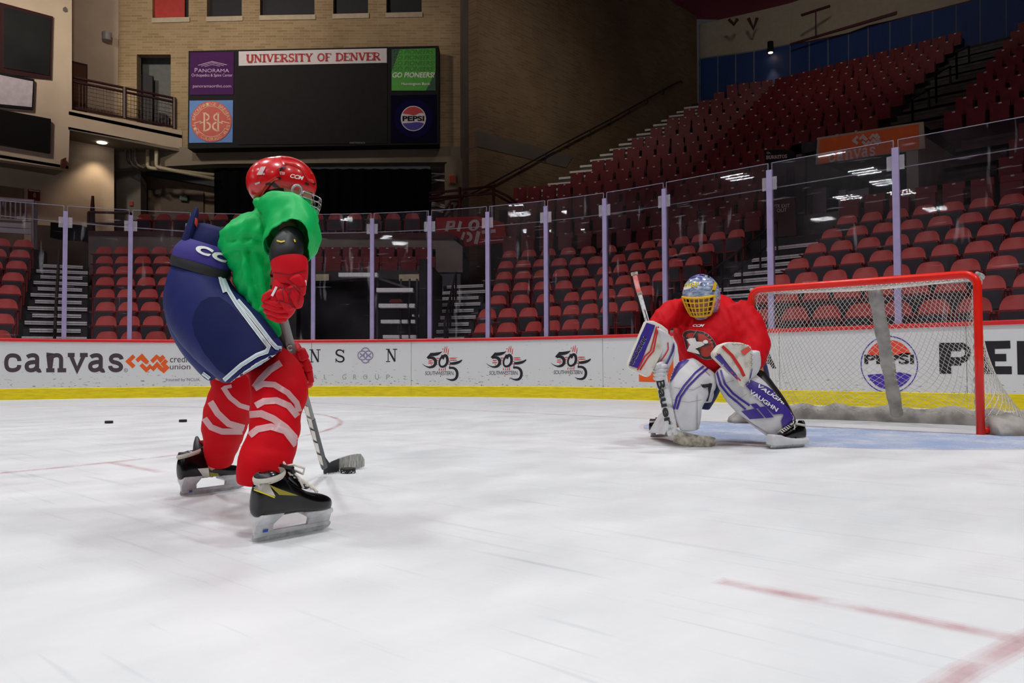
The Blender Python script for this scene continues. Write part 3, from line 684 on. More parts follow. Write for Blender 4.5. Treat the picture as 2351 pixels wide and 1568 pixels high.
def place_seat(p, deg, label, group, alt=False, tall=False):
    global SEAT_COUNT
    t = empty('stadium_seat', p, label, 'seat', group); t.rotation_euler = (0, 0, math.radians(deg))
    names = ('backrest', 'seat_pan', 'seat_underside', 'seat_frame')
    for nm, me in zip(names, SEAT):
        if nm == 'backrest' and alt: me = M_back_alt
        if tall and nm in ('seat_pan', 'seat_underside'): continue
        o = bpy.data.objects.new(nm, me); COL.objects.link(o); o.parent = t
        if tall and nm == 'backrest': o.scale = (1, 1, 1.45); o.location = (0, 0, -.38)
    SEAT_COUNT += 1
    return t
def seat_run(sec, k, s0, s1, pitch, fmt, group, skip=None, jitter=0.0, altn=()):
    n = int((s1 - s0) / pitch + 1e-6)
    if n < 1: return
    for i in range(n):
        p = sec.at(s0 + pitch * (i + .5), k, .05)
        place_seat(p, sec.deg, fmt % ORD[i], group, alt=(i in altn))
PIT = .5
for k in range(8):
    hi = 655 if k < 6 else 690
    seat_run(A, k, A.s_px(212, k), A.s_px(hi, k), PIT, 'red seat, %s row of the small stand, ' % ORD[k] + '%s from the aluminium stairs', 'seats of the small stand behind the skater')
for k in range(0, 8):
    s1 = FL.s_px(44 + 6 * k, k) - .1; n = 4
    for i in range(n):
        place_seat(FL.at(s1 - .5 * (i + .5), k, .05), FL.deg, 'red seat beyond the aluminium stairs, %s row up, %s from them' % (ORD[k], ORD[i]), 'seats of the stand at the picture edge')
for k in range(7):
    a, b = b1_left(k), meet(B1, END, k)
    seat_run(B1, k, a, b, (b - a) / max(1, int((b - a) / .49)), 'red seat in the corner stand, %s row up, ' % ORD[k] + '%s from the tunnel stairs', 'seats of the corner stand', altn=((2,) if k == 4 else ()))
    (l, r), (l2, r2) = end_seg(k)
    seat_run(END, k, l + .12, r, PIT, 'red seat behind the goalie, %s row up, ' % ORD[k] + '%s from the corner stand', 'seats between corner stand and portal stairs')
    vis = min(r2, -1.0)
    seat_run(END, k, l2, vis, .52, 'red folding seat above the goal, %s row up, ' % ORD[k] + '%s from the portal stairs', 'seats of the stand above the goal')
# ---- closed seats of the upper rows
def closed_seat(m, p, d, n, w=.44):
    Z = Vector((0, 0, 1)); ax = (d, n, Z)
    m.box(p + n * .06 + Z * .62, (w, .04, .44), ax, 0); m.box(p - n * .0 + Z * .5, (w * .95, .06, .36), ax, 1)
    m.box(p + n * .03 + d * (w * .02) + Z * .8, (.07, .03, .035), ax, 2)
MC = [mat('closed_seat_red', (122, 34, 38), 0.5, var=0.1), mat('closed_seat_pan', (120, 36, 40), 0.5, var=0.1), M_plate]
cb = MB(); closed_seat(cb, Vector((0, 0, 0)), Vector((1, 0, 0)), Vector((0, 1, 0)))
def closed_parts():
    out = []
    for nm, c, sz, mm in (('backrest', (0, .06, .62), (.44, .04, .44), MC[0]), ('seat_pan', (0, 0, .5), (.42, .06, .36), MC[1]), ('number_plate', (.01, .03, .8), (.07, .03, .035), M_plate), ('seat_post', (0, .04, .21), (.05, .05, .42), MC[1])):
        m = MB(); m.box(c, sz); me = m.mesh(nm); bm = bmesh.new(); bm.from_mesh(me); bmesh.ops.bevel(bm, geom=bm.edges[:], offset=.012, segments=1, affect='EDGES', clamp_overlap=True); bm.to_mesh(me); bm.free(); me.materials.append(mm); out.append((nm, me))
    return out
CLOSED = closed_parts()
def place_closed(p, deg, label, group):
    global SEAT_COUNT
    t = empty('closed_seat', p, label, 'seat', group); t.rotation_euler = (0, 0, math.radians(deg))
    for nm, me in CLOSED: o = bpy.data.objects.new(nm, me); COL.objects.link(o); o.parent = t
    SEAT_COUNT += 1
for k in (6, 7):
    s = A.s_px(690, k) + .1; i = 0
    while s + .5 < A.s_px(1004, k):
        place_closed(A.at(s + .25, k, .05), A.deg, 'folded dark red seat above the tunnel, %s row, %s along from the skater' % ({6: 'front', 7: 'back'}[k], ORD[i]), 'folded seats above the tunnel'); s += .5; i += 1
bulk = MB()
for k in range(7, NB + 1):
    runs = [(B1, b1_left(k), meet(B1, END, k))] + [(END, a, b) for a, b in end_seg(k)]
    for sec, a, b in runs:
        n = max(1, round((b - a) / .54)); pt = (b - a) / n
        for i in range(n):
            p = sec.at(a + pt * (i + .5), k, .05)
            if k == 7:
                if sec is END and p.x > -2.6: continue
                w = 'corner stand, eighth row' if sec is B1 else ('stand before the portal, eighth row' if p.x < -7.8 else 'stand above the goal, eighth row')
                place_closed(p, sec.deg, 'folded red seat of the %s, %s along' % (w, ORD[i]), 'folded seats of the eighth row'); continue
            closed_seat(bulk, p, sec.d, sec.m, .46)
ub = bulk.build('stand_seats', MC, fixn=False); tag(ub, 'mass of folded dark red seats rising in the upper stand', 'seats', kind='stuff')
# ---- mezzanine behind the small stand: concrete fascia, maroon parapet and a row of seats
Zv = Vector((0, 0, 1))
def wallD(name, pts, D, m, th=.3, parent=None, D2=None, **kw):
    """slab facing the camera end of the hall: picture polygon carried to distance D"""
    P = [atD(x, y, D if D2 is None else D + (D2 - D) * (x - pts[0][0]) / max(1e-6, (max(q[0] for q in pts) - pts[0][0]))) for x, y in pts]
    M = MB(); M.slab(P, FWD0 * th); return M.build(name, m, parent, **kw)
fas = wallD('wall_fascia', [(203, 700), (203, 537), (905, 547), (1040, 548), (1062, 566), (1062, 625), (1000, 625), (1000, 572), (690, 572), (690, 700)], 23.2, M_conc_l, .4); tag(fas, 'pale concrete fascia above the small stand and tunnel', 'concrete fascia', kind='structure')
par = wallD('wall_parapet', [(203, 540), (203, 530), (1035, 535), (1050, 548), (1035, 549)], 23.15, M_rail_m, .3); tag(par, 'maroon parapet band on top of the concrete fascia', 'parapet', kind='structure')
dk = wallD('floor_mezzanine', [(203, 536), (1050, 541), (1050, 547), (203, 542)], 23.6, M_concd, 6.0); tag(dk, 'dark floor of the mezzanine behind the parapet', 'floor', kind='structure')
i = 0
for px in range(330, 960, 44):
    p = atD(px, 500, 24.6); p.z = 4.42
    place_closed2 = place_seat(p, 45, 'dark red seat on the mezzanine, %s along from the beige corner' % ORD[i], 'mezzanine seats'); i += 1
# ---- dark tunnel under the seats and the folded bleacher in it
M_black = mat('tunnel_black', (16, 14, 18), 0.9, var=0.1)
tun = MB(); 
P0, P1 = A.at(A.s_px(692, 2), 2, 0), A.at(A.s_px(962, 1), 1, 0)
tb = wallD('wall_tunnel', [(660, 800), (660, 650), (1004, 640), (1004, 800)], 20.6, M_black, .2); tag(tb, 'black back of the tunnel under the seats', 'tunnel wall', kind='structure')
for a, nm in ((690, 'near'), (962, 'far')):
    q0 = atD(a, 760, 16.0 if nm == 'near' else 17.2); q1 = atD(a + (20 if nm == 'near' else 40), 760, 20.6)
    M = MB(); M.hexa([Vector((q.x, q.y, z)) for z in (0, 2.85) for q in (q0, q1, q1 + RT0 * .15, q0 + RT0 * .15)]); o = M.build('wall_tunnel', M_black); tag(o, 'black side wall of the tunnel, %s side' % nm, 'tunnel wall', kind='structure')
lint = wallD('beam_tunnel', [(690, 622), (1000, 620), (1000, 650), (850, 636), (690, 652)], 20.3, M_concd, .3); tag(lint, 'dark concrete beam across the tunnel mouth', 'beam', kind='structure')
M_beige = mat('beige_paint', (196, 184, 150), 0.8, var=0.1)
for x0, x1 in ((705, 755), (916, 971)):
    o = wallD('wall_panel_beige', [(x0, 630), (x1, 629), (x1, 644), (x0, 645)], 20.2, M_beige, .05); tag(o, 'beige painted panel on the tunnel beam, %s the bleacher' % ('before' if x0 < 800 else 'beyond'), 'panel', kind='structure')
bl = empty('folded_bleacher', tuple(Vector((*atD(910, 700, 18).xy, 0))), 'folded bleacher with white plank edges in the dark tunnel', 'bleacher')
for x0, x1, y0, y1 in ((777, 866, 626, 635), (864, 948, 661, 670), (869, 934, 697, 706), (939, 952, 697, 706), (874, 917, 734, 742), (922, 935, 734, 742), (943, 953, 734, 742), (879, 916, 769, 777), (922, 937, 769, 777), (942, 955, 769, 777), (962, 969, 764, 773), (946, 950, 722, 726), (961, 967, 722, 728)):
    wallD('plank', [(x0, y1), (x1, y1), (x1, y0), (x0, y0)], 18.2, M_nose, .25, bl)
for x in (866, 920, 940, 957): wallD('upright', [(x - 2, 780), (x + 2, 780), (x + 2, 640), (x - 2, 640)], 18.5, M_under, .1, bl)
wallD('red_cushion', [(893, 694), (925, 694), (921, 686), (897, 687)], 18.4, M_seatd, .3, bl)
wallD('slanted_rail', [(864, 640), (868, 636), (940, 660), (938, 664)], 18.4, M_under, .1, bl)
# ================================================================== hall: brick walls, scoreboard, balcony, roof
def brick_material(name, c1, c2, mortar, rot=0.0, bw=.42, bh=.1):
    m = bpy.data.materials.new(name); m.use_nodes = True; nt = m.node_tree; N = nt.nodes; L = nt.links; b = N['Principled BSDF']
    tc = N.new('ShaderNodeTexCoord'); sp = N.new('ShaderNodeSeparateXYZ'); L.new(tc.outputs['Object'], sp.inputs[0])
    def lin(wx, wy):
        a = N.new('ShaderNodeMath'); a.operation = 'MULTIPLY'; a.inputs[1].default_value = wx; L.new(sp.outputs['X'], a.inputs[0])
        c = N.new('ShaderNodeMath'); c.operation = 'MULTIPLY_ADD'; c.inputs[1].default_value = wy; L.new(sp.outputs['Y'], c.inputs[0]); L.new(a.outputs[0], c.inputs[2]); return c.outputs[0]
    cb_ = N.new('ShaderNodeCombineXYZ'); L.new(lin(math.cos(rot), math.sin(rot)), cb_.inputs[0]); L.new(sp.outputs['Z'], cb_.inputs[1])
    t = N.new('ShaderNodeTexBrick'); t.inputs['Scale'].default_value = 1; t.inputs['Brick Width'].default_value = bw; t.inputs['Row Height'].default_value = bh
    t.inputs['Mortar Size'].default_value = .012; t.inputs['Color1'].default_value = (*srgb(c1), 1); t.inputs['Color2'].default_value = (*srgb(c2), 1); t.inputs['Mortar'].default_value = (*srgb(mortar), 1)
    L.new(cb_.outputs[0], t.inputs['Vector'])
    n = N.new('ShaderNodeTexNoise'); n.inputs['Scale'].default_value = .5; n.inputs['Detail'].default_value = 5; L.new(tc.outputs['Object'], n.inputs['Vector'])
    r = N.new('ShaderNodeValToRGB'); r.color_ramp.elements[0].color = (.72, .7, .68, 1); r.color_ramp.elements[1].color = (1, 1, 1, 1); r.color_ramp.elements[0].position = .3; r.color_ramp.elements[1].position = .65; L.new(n.outputs['Fac'], r.inputs['Fac'])
    x = N.new('ShaderNodeMix'); x.data_type = 'RGBA'; x.blend_type = 'MULTIPLY'; x.inputs['Factor'].default_value = 1; L.new(t.outputs['Color'], x.inputs['A']); L.new(r.outputs[0], x.inputs['B'])
    L.new(x.outputs['Result'], b.inputs['Base Color']); b.inputs['Roughness'].default_value = .9
    bpn = N.new('ShaderNodeBump'); bpn.inputs['Strength'].default_value = .25; bpn.inputs['Distance'].default_value = .01; L.new(t.outputs['Fac'], bpn.inputs['Height']); bpn.invert = True; L.new(bpn.outputs[0], b.inputs['Normal'])
    return m
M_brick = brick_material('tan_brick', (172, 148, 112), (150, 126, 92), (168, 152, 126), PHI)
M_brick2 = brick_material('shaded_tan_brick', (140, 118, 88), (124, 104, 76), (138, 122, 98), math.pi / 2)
M_plaster = mat('beige_block_wall', (196, 178, 156), 0.85, var=0.06, vscale=1.2, bump=0.02)
M_conc_w = mat('wall_concrete', (124, 114, 98), 0.85, var=0.1, vscale=1.0, bump=0.03)
M_conc_w2 = mat('column_concrete', (104, 98, 90), 0.85, var=0.1, vscale=1.0)
M_void = mat('dark_opening', (26, 27, 34), 0.7, var=0.1)
M_sill = mat('stone_sill', (178, 164, 142), 0.8, var=0.06)
M_frame_d = mat('dark_maroon_frame', (52, 24, 26), 0.5)
M_screen = mat('black_screen', (20, 20, 22), 0.35, var=0.05)
M_door_w = mat('brown_wood_door', (92, 58, 30), 0.5, var=0.12, vscale=3, stretch=(1, 1, .2))
M_redd = mat('red_fitting', (150, 30, 28), 0.5)
DW = 30.0
# ---- scoreboard wall, with its openings left out
sw = empty('wall_scoreboard', tuple(Vector((*atD(660, 300, DW).xy, 0))), 'tan brick wall carrying the scoreboard', 'wall', kind='structure')
WIN = [(350, 433), (475, 555), (597, 722), (765, 845), (887, 968)]
def wy(x): return 41 - (x - 390) * .022          # window bottoms
ytop = -330
cols = [270] + [v for w in WIN for v in w] + [1057]
brk = []
# courses: above windows' sill line in piers, full width below
for i in range(0, len(cols) - 1, 2): brk.append([(cols[i], 47), (cols[i], ytop), (cols[i + 1], ytop), (cols[i + 1], 47)])
brk[0] = [(270, 47), (270, ytop), (350, ytop), (350, 47)]
for x0, x1 in WIN: brk.append([(x0, 47), (x0, wy((x0 + x1) / 2) + 10), (x1, wy((x0 + x1) / 2) + 8), (x1, 47)])
brk += [[(270, 125), (270, 47), (1057, 47), (1057, 125)], [(270, 340), (270, 125), (314, 125), (314, 340)], [(392, 340), (392, 125), (1057, 125), (1057, 340)], [(314, 340), (314, 290), (392, 290), (392, 340)]]
M = MB()
for q in brk: M.slab([atD(x, y, DW) for x, y in q], FWD0 * .35)
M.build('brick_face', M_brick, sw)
for i, (x0, x1) in enumerate(WIN):
    yb = wy((x0 + x1) / 2)
    wn = wallD('window_%d' % (i + 1), [(x0, yb), (x0, ytop), (x1, ytop), (x1, yb - 1)], DW + .28, M_void, .05); tag(wn, 'dark upper window in the brick wall, %s from the balcony' % ORD[i], 'window', kind='structure')
    s_ = wallD('sill', [(x0 - 2, yb + 11), (x0 - 2, yb), (x1 + 2, yb - 2), (x1 + 2, yb + 9)], DW - .06, M_sill, .3, wn)
M = MB(); M.slab([atD(x, y, DW + .15) for x, y in ((356, 40), (352, 0), (352, -60), (408, -60), (424, 0), (424, 40))], FWD0 * .05); o = M.build('red_banner', mat('red_banner_cloth', (170, 48, 42), .7)); tag(o, 'red banner hanging in the upper window nearest the balcony', 'banner')
op = wallD('door_1', [(314, 291), (314, 124), (392, 124), (392, 291)], DW + .8, mat('grey_corridor', (96, 98, 96), .8), .1); tag(op, 'open doorway in the brick wall behind the balcony', 'doorway', kind='structure')
lk = wallD('dark_locker', [(324, 290), (323, 170), (350, 174), (350, 292)], DW + .4, M_void, .12); tag(lk, 'tall dark cabinet standing in the open doorway', 'cabinet')
cn = wallD('dark_trolley', [(351, 292), (351, 264), (362, 258), (378, 260), (387, 270), (387, 292)], DW + .56, M_void, .15); tag(cn, 'low dark trolley beside the tall cabinet in the doorway', 'trolley')
# concrete beam under the wall, black curtain, garage recess
bm_ = wallD('beam_scoreboard', [(255, 388), (255, 338), (1060, 336), (1060, 372), (500, 376)], DW - .1, M_conc_w, .6); tag(bm_, 'long concrete beam below the scoreboard', 'beam', kind='structure')
cu = MB(); R = []
for j in range(2):
    row = []
    for i in range(121):
        x = 492 + (990 - 492) * i / 120; p = atD(x, 388 if j == 0 else 560, DW + .3); row.append(p + FWD0 * (.06 * math.sin(i * .9)))
    R.append(row)
cu.rings(R, False, closed=False); cu = cu.build('black_curtain', mat('black_cloth', (9, 9, 10), .95, spec=.05, var=.1), smooth=True); tag(cu, 'wide black curtain hanging under the concrete beam', 'curtain')
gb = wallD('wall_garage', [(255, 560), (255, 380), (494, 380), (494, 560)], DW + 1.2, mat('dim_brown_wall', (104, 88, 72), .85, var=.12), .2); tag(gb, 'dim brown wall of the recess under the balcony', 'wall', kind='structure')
o = wallD('duct', [(330, 392), (330, 400), (492, 428), (492, 408)], DW + .75, M_void, .3); tag(o, 'dark duct under the beam beside the curtain', 'duct')
o = wallD('door_2', [(369, 560), (369, 430), (467, 441), (467, 560)], DW + 1.1, mat('brown_double_door', (84, 70, 58), .7), .08); tag(o, 'dim brown double door in the recess', 'door', kind='structure')
ex = empty('exit_sign', tuple(atD(421, 453, DW + .95)), 'small green EXIT sign above the dim brown door', 'sign')
wallD('sign_box', [(412, 459), (412, 446), (430, 448), (430, 461)], DW + .95, mat('green_sign', (40, 62, 48), .5), .1, ex)
lay('sign_lettering', pxtext('EXIT', 414.5, 450, 427.5, 457), lambda x, y: atD(x, y, DW + .93), mat('sign_pale_green', (110, 140, 118), .6), ex)
o = wallD('column_garage', [(262, 560), (262, 380), (323, 382), (323, 560)], DW + .3, M_conc_w2, .5); tag(o, 'dark plastered pier beside the garage recess', 'pier', kind='structure')
fa = wallD('fire_alarm', [(297, 472), (297, 463), (305, 463), (305, 472)], DW + .25, M_redd, .08); tag(fa, 'small red fire alarm on the dark pier', 'fire alarm')
M_pipe = mat('cream_pipe', (168, 158, 132), .5, var=.05)
for i, (x, xe, yb, ye) in enumerate(((339, 492, 384, 404), (359, 492, 383, 411))):
    M = MB(); D0 = DW - .35 - .12 * i; M.tube([atD(x, 336, D0), atD(x, yb - 5, D0), atD(x + 2, yb, D0), atD(x + 8, yb + 2, D0), atD(xe, ye - 2 + 2 * i, D0 + .3)], .07, 8)
    tag(M.build('pipe', M_pipe, smooth=True), 'cream pipe bending along the beam, %s' % ('outer one' if i == 0 else 'inner one'), 'pipe')
for i, x in enumerate((289, 299, 311)):
    M = MB(); M.tube([atD(x, 340, DW - .3 - .12 * i), atD(x, 368, DW - .3 - .12 * i), atD(x + 6, 379, DW - .3 - .12 * i), atD(x + 20, 386, DW - .3 - .12 * i)], .04, 6)
    tag(M.build('conduit', M_conc_w2, smooth=True), 'thin grey conduit bending under the beam, %s from the beige wall' % ORD[i], 'pipe')
# ---- column and receding brick wall
def vbox(pts, z0, z1): return [Vector((p.x, p.y, z)) for z in (z0, z1) for p in pts]
c0, c1 = atD(1057, 300, 29.6), atx(1095, 300, WALL_X); ctop = 17.0
M = MB(); q0 = Vector((c0.x, c0.y, 0)); q1 = Vector((c1.x, c1.y, 0)); M.hexa(vbox([q0, q1, q1 + FWD0 * 4, q0 + FWD0 * 4], 0, ctop)); o = M.build('column_corner', M_conc_w2); tag(o, 'tall concrete column between the scoreboard wall and the receding brick wall', 'column', kind='structure')
o = wallD('column_small', [(1021, 560), (1021, 378), (1030, 370), (1062, 364), (1062, 560)], 29.3, M_conc_w, .4); tag(o, 'concrete pier at the end of the black curtain', 'pier', kind='structure')
far = atx(1600, 100, WALL_X)
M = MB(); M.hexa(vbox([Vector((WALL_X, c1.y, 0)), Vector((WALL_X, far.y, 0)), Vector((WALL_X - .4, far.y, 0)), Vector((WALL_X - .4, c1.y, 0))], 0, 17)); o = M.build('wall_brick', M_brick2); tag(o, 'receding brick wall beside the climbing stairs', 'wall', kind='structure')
M = MB(); P = [atx(x, y, WALL_X + .02) for x, y in ((1095, 336), (1095, 300), (1316, 360), (1300, 385))]; M.slab(P, Vector((-.1, 0, 0))); o = M.build('trim_band', M_conc_w2); tag(o, 'concrete band across the receding brick wall', 'band', kind='structure')
al = empty('alarm_box', tuple(atD(1037, 410, 29.25)), 'red and yellow alarm box on the concrete pier by the curtain', 'alarm box')
wallD('alarm_back', [(1030, 422), (1030, 401), (1046, 400), (1046, 421)], 29.18, mat('alarm_yellow', (150, 120, 40), .5), .05, al); wallD('alarm_face', [(1032, 420), (1032, 403), (1044, 402), (1044, 419)], 29.15, M_redd, .03, al)
# bright slatted gap beside the curtain
o = wallD('wall_gap', [(988, 520), (988, 380), (1023, 378), (1023, 520)], 31.5, mat('gap_wall', (150, 132, 112), .8), .1); tag(o, 'tan wall seen through the gap beside the curtain', 'wall', kind='structure')
M_slat = mat('pale_slat', (226, 222, 216), .5)
for i, (ya, yb) in enumerate(((407, 397), (421, 409), (446, 441), (455, 449), (464, 472), (469, 477), (481, 488), (398, 400), (412, 415))):
    M = MB(); M.tube([atD(989, ya, 31.3 - .08 * i), atD(1021, yb, 31.3 - .08 * i)], .035, 5); tag(M.build('stair_truss', M_slat), 'pale slanting strut in the gap beside the curtain, %s from the top' % ORD[[7, 0, 2, 3, 4, 5, 6, 8, 1].index(i) if i in (7, 0, 2, 3, 4, 5, 6, 8, 1) else i], 'strut', 'struts in the gap beside the curtain')
# handrail on the brick wall
M = MB(); hp = [atx(x, y, WALL_X + .12) for x, y in ((1068, 452), (1120, 425), (1200, 382), (1300, 327), (1400, 275), (1500, 219), (1555, 189), (1563, 186), (1567, 190))]
M.tube(hp, .03, 6)
for x, y in ((1135, 417), (1196, 385), (1253, 355), (1306, 325), (1355, 300), (1402, 275), (1445, 251), (1487, 228), (1525, 207)):
    p = atx(x, y, WALL_X + .12); M.tube([p, p + Vector((0, 0, -.14)), p + Vector((-.12, 0, -.18))], .02, 5)
tag(M.build('wall_handrail', M_rail_d, smooth=True), 'long dark handrail bracketed to the receding brick wall', 'handrail')
# maroon landing rail
M = MB(); DR = 25.0
for x, y0, y1 in ((1056, 540, 430), (1133, 520, 425), (1037, 545, 470)): M.tube([atD(x, y0, DR), atD(x, y1, DR)], .05, 6)
for pts in (((985, 444), (1136, 427)), ((985, 454), (1133, 444), (1180, 470)), ((985, 462), (1056, 452)), ((1136, 436), (1165, 450), (1190, 470)), ((1070, 440), (1045, 480), (1010, 510)), ((1010, 505), (1035, 462), (1060, 462))):
    M.tube([atD(x, y, DR) for x, y in pts], .04, 6)
tag(M.build('landing_rail', M_rail_m, smooth=True), 'maroon railing on the landing below the brick wall', 'railing')
# ---- red banner with big slanted letters at the landing
bn = empty('landing_banner', tuple(atD(1080, 540, 24.4)), 'red banner with big white slanted letters under the landing', 'banner')
wallD('banner_cloth', [(1003, 548), (1000, 500), (1100, 496), (1158, 512), (1164, 556), (1068, 566), (1062, 548)], 24.4, mat('banner_red', (200, 36, 38), .7, var=.12), .04, bn)
def Lb(x, y): return atD(x, y, 24.37)
def slant(x, y0, y1, w, k=.28): return [(x + (y1 - y) * k, y) for y in (y0, y1)]
M_bl = mat('banner_white', (244, 232, 220), .7, var=.1)
sh = join(*[stroke(s_, w) for s_, w in (([(1025, 531), (1030, 508)], 7), ([(1027, 510), (1044, 509)], 5), ([(1024, 522), (1042, 520)], 4.6), ([(1043, 509), (1041, 521)], 6), ([(1052, 531), (1058, 508)], 7))])
sh = join(sh, ([(1088 + 13 * math.cos(t) + 2.5 * math.sin(-t), 517 + 13 * math.sin(t)) for t in [i * math.pi / 12 for i in range(24)]] + [(1088 + 5 * math.cos(t) + 1.5 * math.sin(-t), 518 + 8 * math.sin(t)) for t in [i * math.pi / 12 for i in range(24)]], [(i, (i + 1) % 24, 24 + (i + 1) % 24, 24 + i) for i in range(24)]))
sh = join(sh, stroke([(1060, 550), (1066, 533)], 6), ringsh(1073, 544, 5, 12, -100, 100, 12), stroke([(1092, 560), (1099, 531)], 9), stroke([(1106, 533), (1138, 530)], 8), stroke([(1116, 556), (1123, 533)], 9))
lay('banner_lettering', sh, Lb, M_bl, bn)
lay('banner_small_print', join(stroke([(1130, 546), (1158, 543)], 1.6), stroke([(1130, 552), (1156, 549)], 1.6)), Lb, mat('banner_fine', (170, 90, 84), .7), bn)
# ---- scoreboard
sb = empty('scoreboard', tuple(atD(720, 340, DW - .5)), 'wide scoreboard with dark screen between four advert panels', 'scoreboard')
DS = DW - .78
M_case = mat('scoreboard_case', (26, 26, 28), .7, spec=.2, var=.06)
wallD('case', [(431, 341), (433, 117), (1007, 105), (1007, 331)], DS, M_case, .6, sb)
DP = DS - .03
wallD('main_screen', [(547, 332), (547, 152), (889, 145), (889, 329)], DP, mat('scoreboard_screen', (44, 43, 44), .9, spec=.05, var=.05), .05, sb)
hd = wallD('header_panel', [(548, 151), (548, 118), (888, 111), (888, 144)], DP, mat('header_white', (206, 200, 204), .6, var=.03), .05, sb)
def LS(x, y): return atD(x, y, DP - .012)
def serif_text(txt, x0, y0, x1, y1, slope=0.0, **kw):
    vs, fs = pxtext(txt, x0, y0, x1, y1, **kw); vs = [(x, y + slope * (x - x0)) for x, y in vs]; return vs, fs
def slab_serifs(txt_w): pass
M_sred = mat('score_red', (164, 30, 34), .6)
# hand-drawn slab-serif capitals
def caps(txt, x0, y0, h, slope, adv, t=3.4, th=1.5):
    G = {'U': (1.0, [([(0.2, 0), (0.2, .7), (.35, 1), (.65, 1), (.8, .7), (.8, 0)], 0)], [(0, 0, .4), (.62, 0, 1)]),
         'N': (1.05, [([(.18, 1), (.18, 0)], 1), ([(.18, 0), (.85, 1)], 0), ([(.85, 1), (.85, 0)], 1)], [(0, 0, .3), (.68, 0, 1.02), (0, 1, .36)]),
         'I': (.5, [([(.25, 0), (.25, 1)], 0)], [(0, 0, .5), (0, 1, .5)]),
         'V': (1.0, [([(.16, 0), (.5, 1)], 0), ([(.5, 1), (.84, 0)], 1)], [(0, 0, .34), (.66, 0, 1)]),
         'E': (.85, [([(.2, 0), (.2, 1)], 0), ([(.2, .02), (.8, .02), (.8, .25)], 1), ([(.2, .5), (.62, .5)], 1), ([(.2, .98), (.82, .98), (.82, .72)], 1)], [(0, 0, .4), (0, 1, .4)]),
         'R': (.95, [([(.2, 0), (.2, 1)], 0), ([(.2, .02), (.6, .02), (.76, .14), (.76, .36), (.6, .5), (.2, .5)], 1), ([(.45, .5), (.85, 1)], 0)], [(0, 0, .3), (0, 1, .4), (.75, 1, 1)]),
         'S': (.8, [([(.7, .2), (.6, .02), (.25, .02), (.14, .25), (.3, .45), (.6, .55), (.72, .78), (.55, .98), (.2, .98), (.1, .76)], 2)], []),
         'T': (.9, [([(.45, 0), (.45, 1)], 0), ([(.06, .22), (.06, .03), (.84, .03), (.84, .22)], 1)], [(.25, 1, .65)]),
         'Y': (.95, [([(.14, 0), (.47, .52), (.47, 1)], 0), ([(.47, .52), (.8, 0)], 1)], [(0, 0, .32), (.62, 0, .95), (.28, 1, .66)]),
         'O': (1.0, [([(.5 + .38 * math.cos(i * math.pi / 8), .5 + .48 * math.sin(i * math.pi / 8)) for i in range(17)], 2)], []),
         'F': (.8, [([(.2, 0), (.2, 1)], 0), ([(.2, .02), (.76, .02), (.76, .25)], 1), ([(.2, .5), (.6, .5)], 1)], [(0, 0, .4), (0, 1, .42)]),
         'D': (1.0, [([(.2, 0), (.2, 1)], 0), ([(.2, .02), (.55, .02), (.85, .22), (.88, .5), (.85, .78), (.55, .98), (.2, .98)], 2)], [(0, 0, .3), (0, 1, .3)]), 'B': (.9, [([(.2, 0), (.2, 1)], 0), ([(.2, .02), (.6, .02), (.72, .2), (.6, .46), (.2, .47)], 2), ([(.2, .47), (.65, .48), (.8, .72), (.65, .98), (.2, .98)], 2)], [(0, 0, .3), (0, 1, .3)]), ' ': (.55, [], [])}
    out = []; x = x0; sc = h * adv
    for c in txt:
        w, sts, ser = G[c]
        f = lambda a, b: (x + a * sc, y0 + b * h + slope * (x + a * sc - x0))
        for pts, kind in sts: out.append(stroke([f(a, b) for a, b in pts], (t, th, (t + th) / 2)[kind]))
        for a0, b, a1 in ser: out.append(stroke([f(a0, b), f(a1, b)], th))
        x += w * sc
    return join(*out), x
sh, xe = caps('UNIVERSITY OF DENVER', 565, 126, 17, -.019, .93, 4.3, 2.1)
sx = (873 - 565) / (xe - 565); lay('header_lettering', ([(565 + (x - 565) * sx, y) for x, y in sh[0]], sh[1]), LS, M_sred, sb)
p1 = wallD('advert_panel', [(436, 218), (437, 121), (537, 119), (536, 217)], DP, mat('advert_purple', (70, 30, 84), .6, spec=.1, var=.06), .05, sb)
M_lav = mat('advert_lavender', (196, 170, 206), .6)
lay('advert_lettering', join(pxtext('P', 447, 156, 453.5, 166), pxtext('ANORAMA', 454.5, 158, 526, 166), pxtext('Orthopedics & Spine Center', 440, 169, 534, 178), pxtext('panoramaortho.com', 443, 194, 531, 203), stroke([(455, 150), (487, 141), (521, 149)], 1.3), stroke([(462, 152), (487, 144), (514, 151)], 1), stroke([(470, 153), (487, 148), (505, 152)], .9)), LS, M_lav, p1)
p2 = wallD('advert_panel', [(434, 328), (435, 231), (535, 230), (534, 327)], DP, mat('advert_sky_blue', (104, 144, 205), .6, spec=.1, var=.03), .05, sb)
M_brr = mat('advert_brick_red', (190, 62, 46), .5); M_crm = mat('advert_cream', (226, 192, 160), .6)
def LS2(x, y): return atD(x, y, DP - .02)
def LS3(x, y): return atD(x, y, DP - .028)
lay('advert_disc', disc(485, 279, 47, 47), LS2, M_brr, p2)
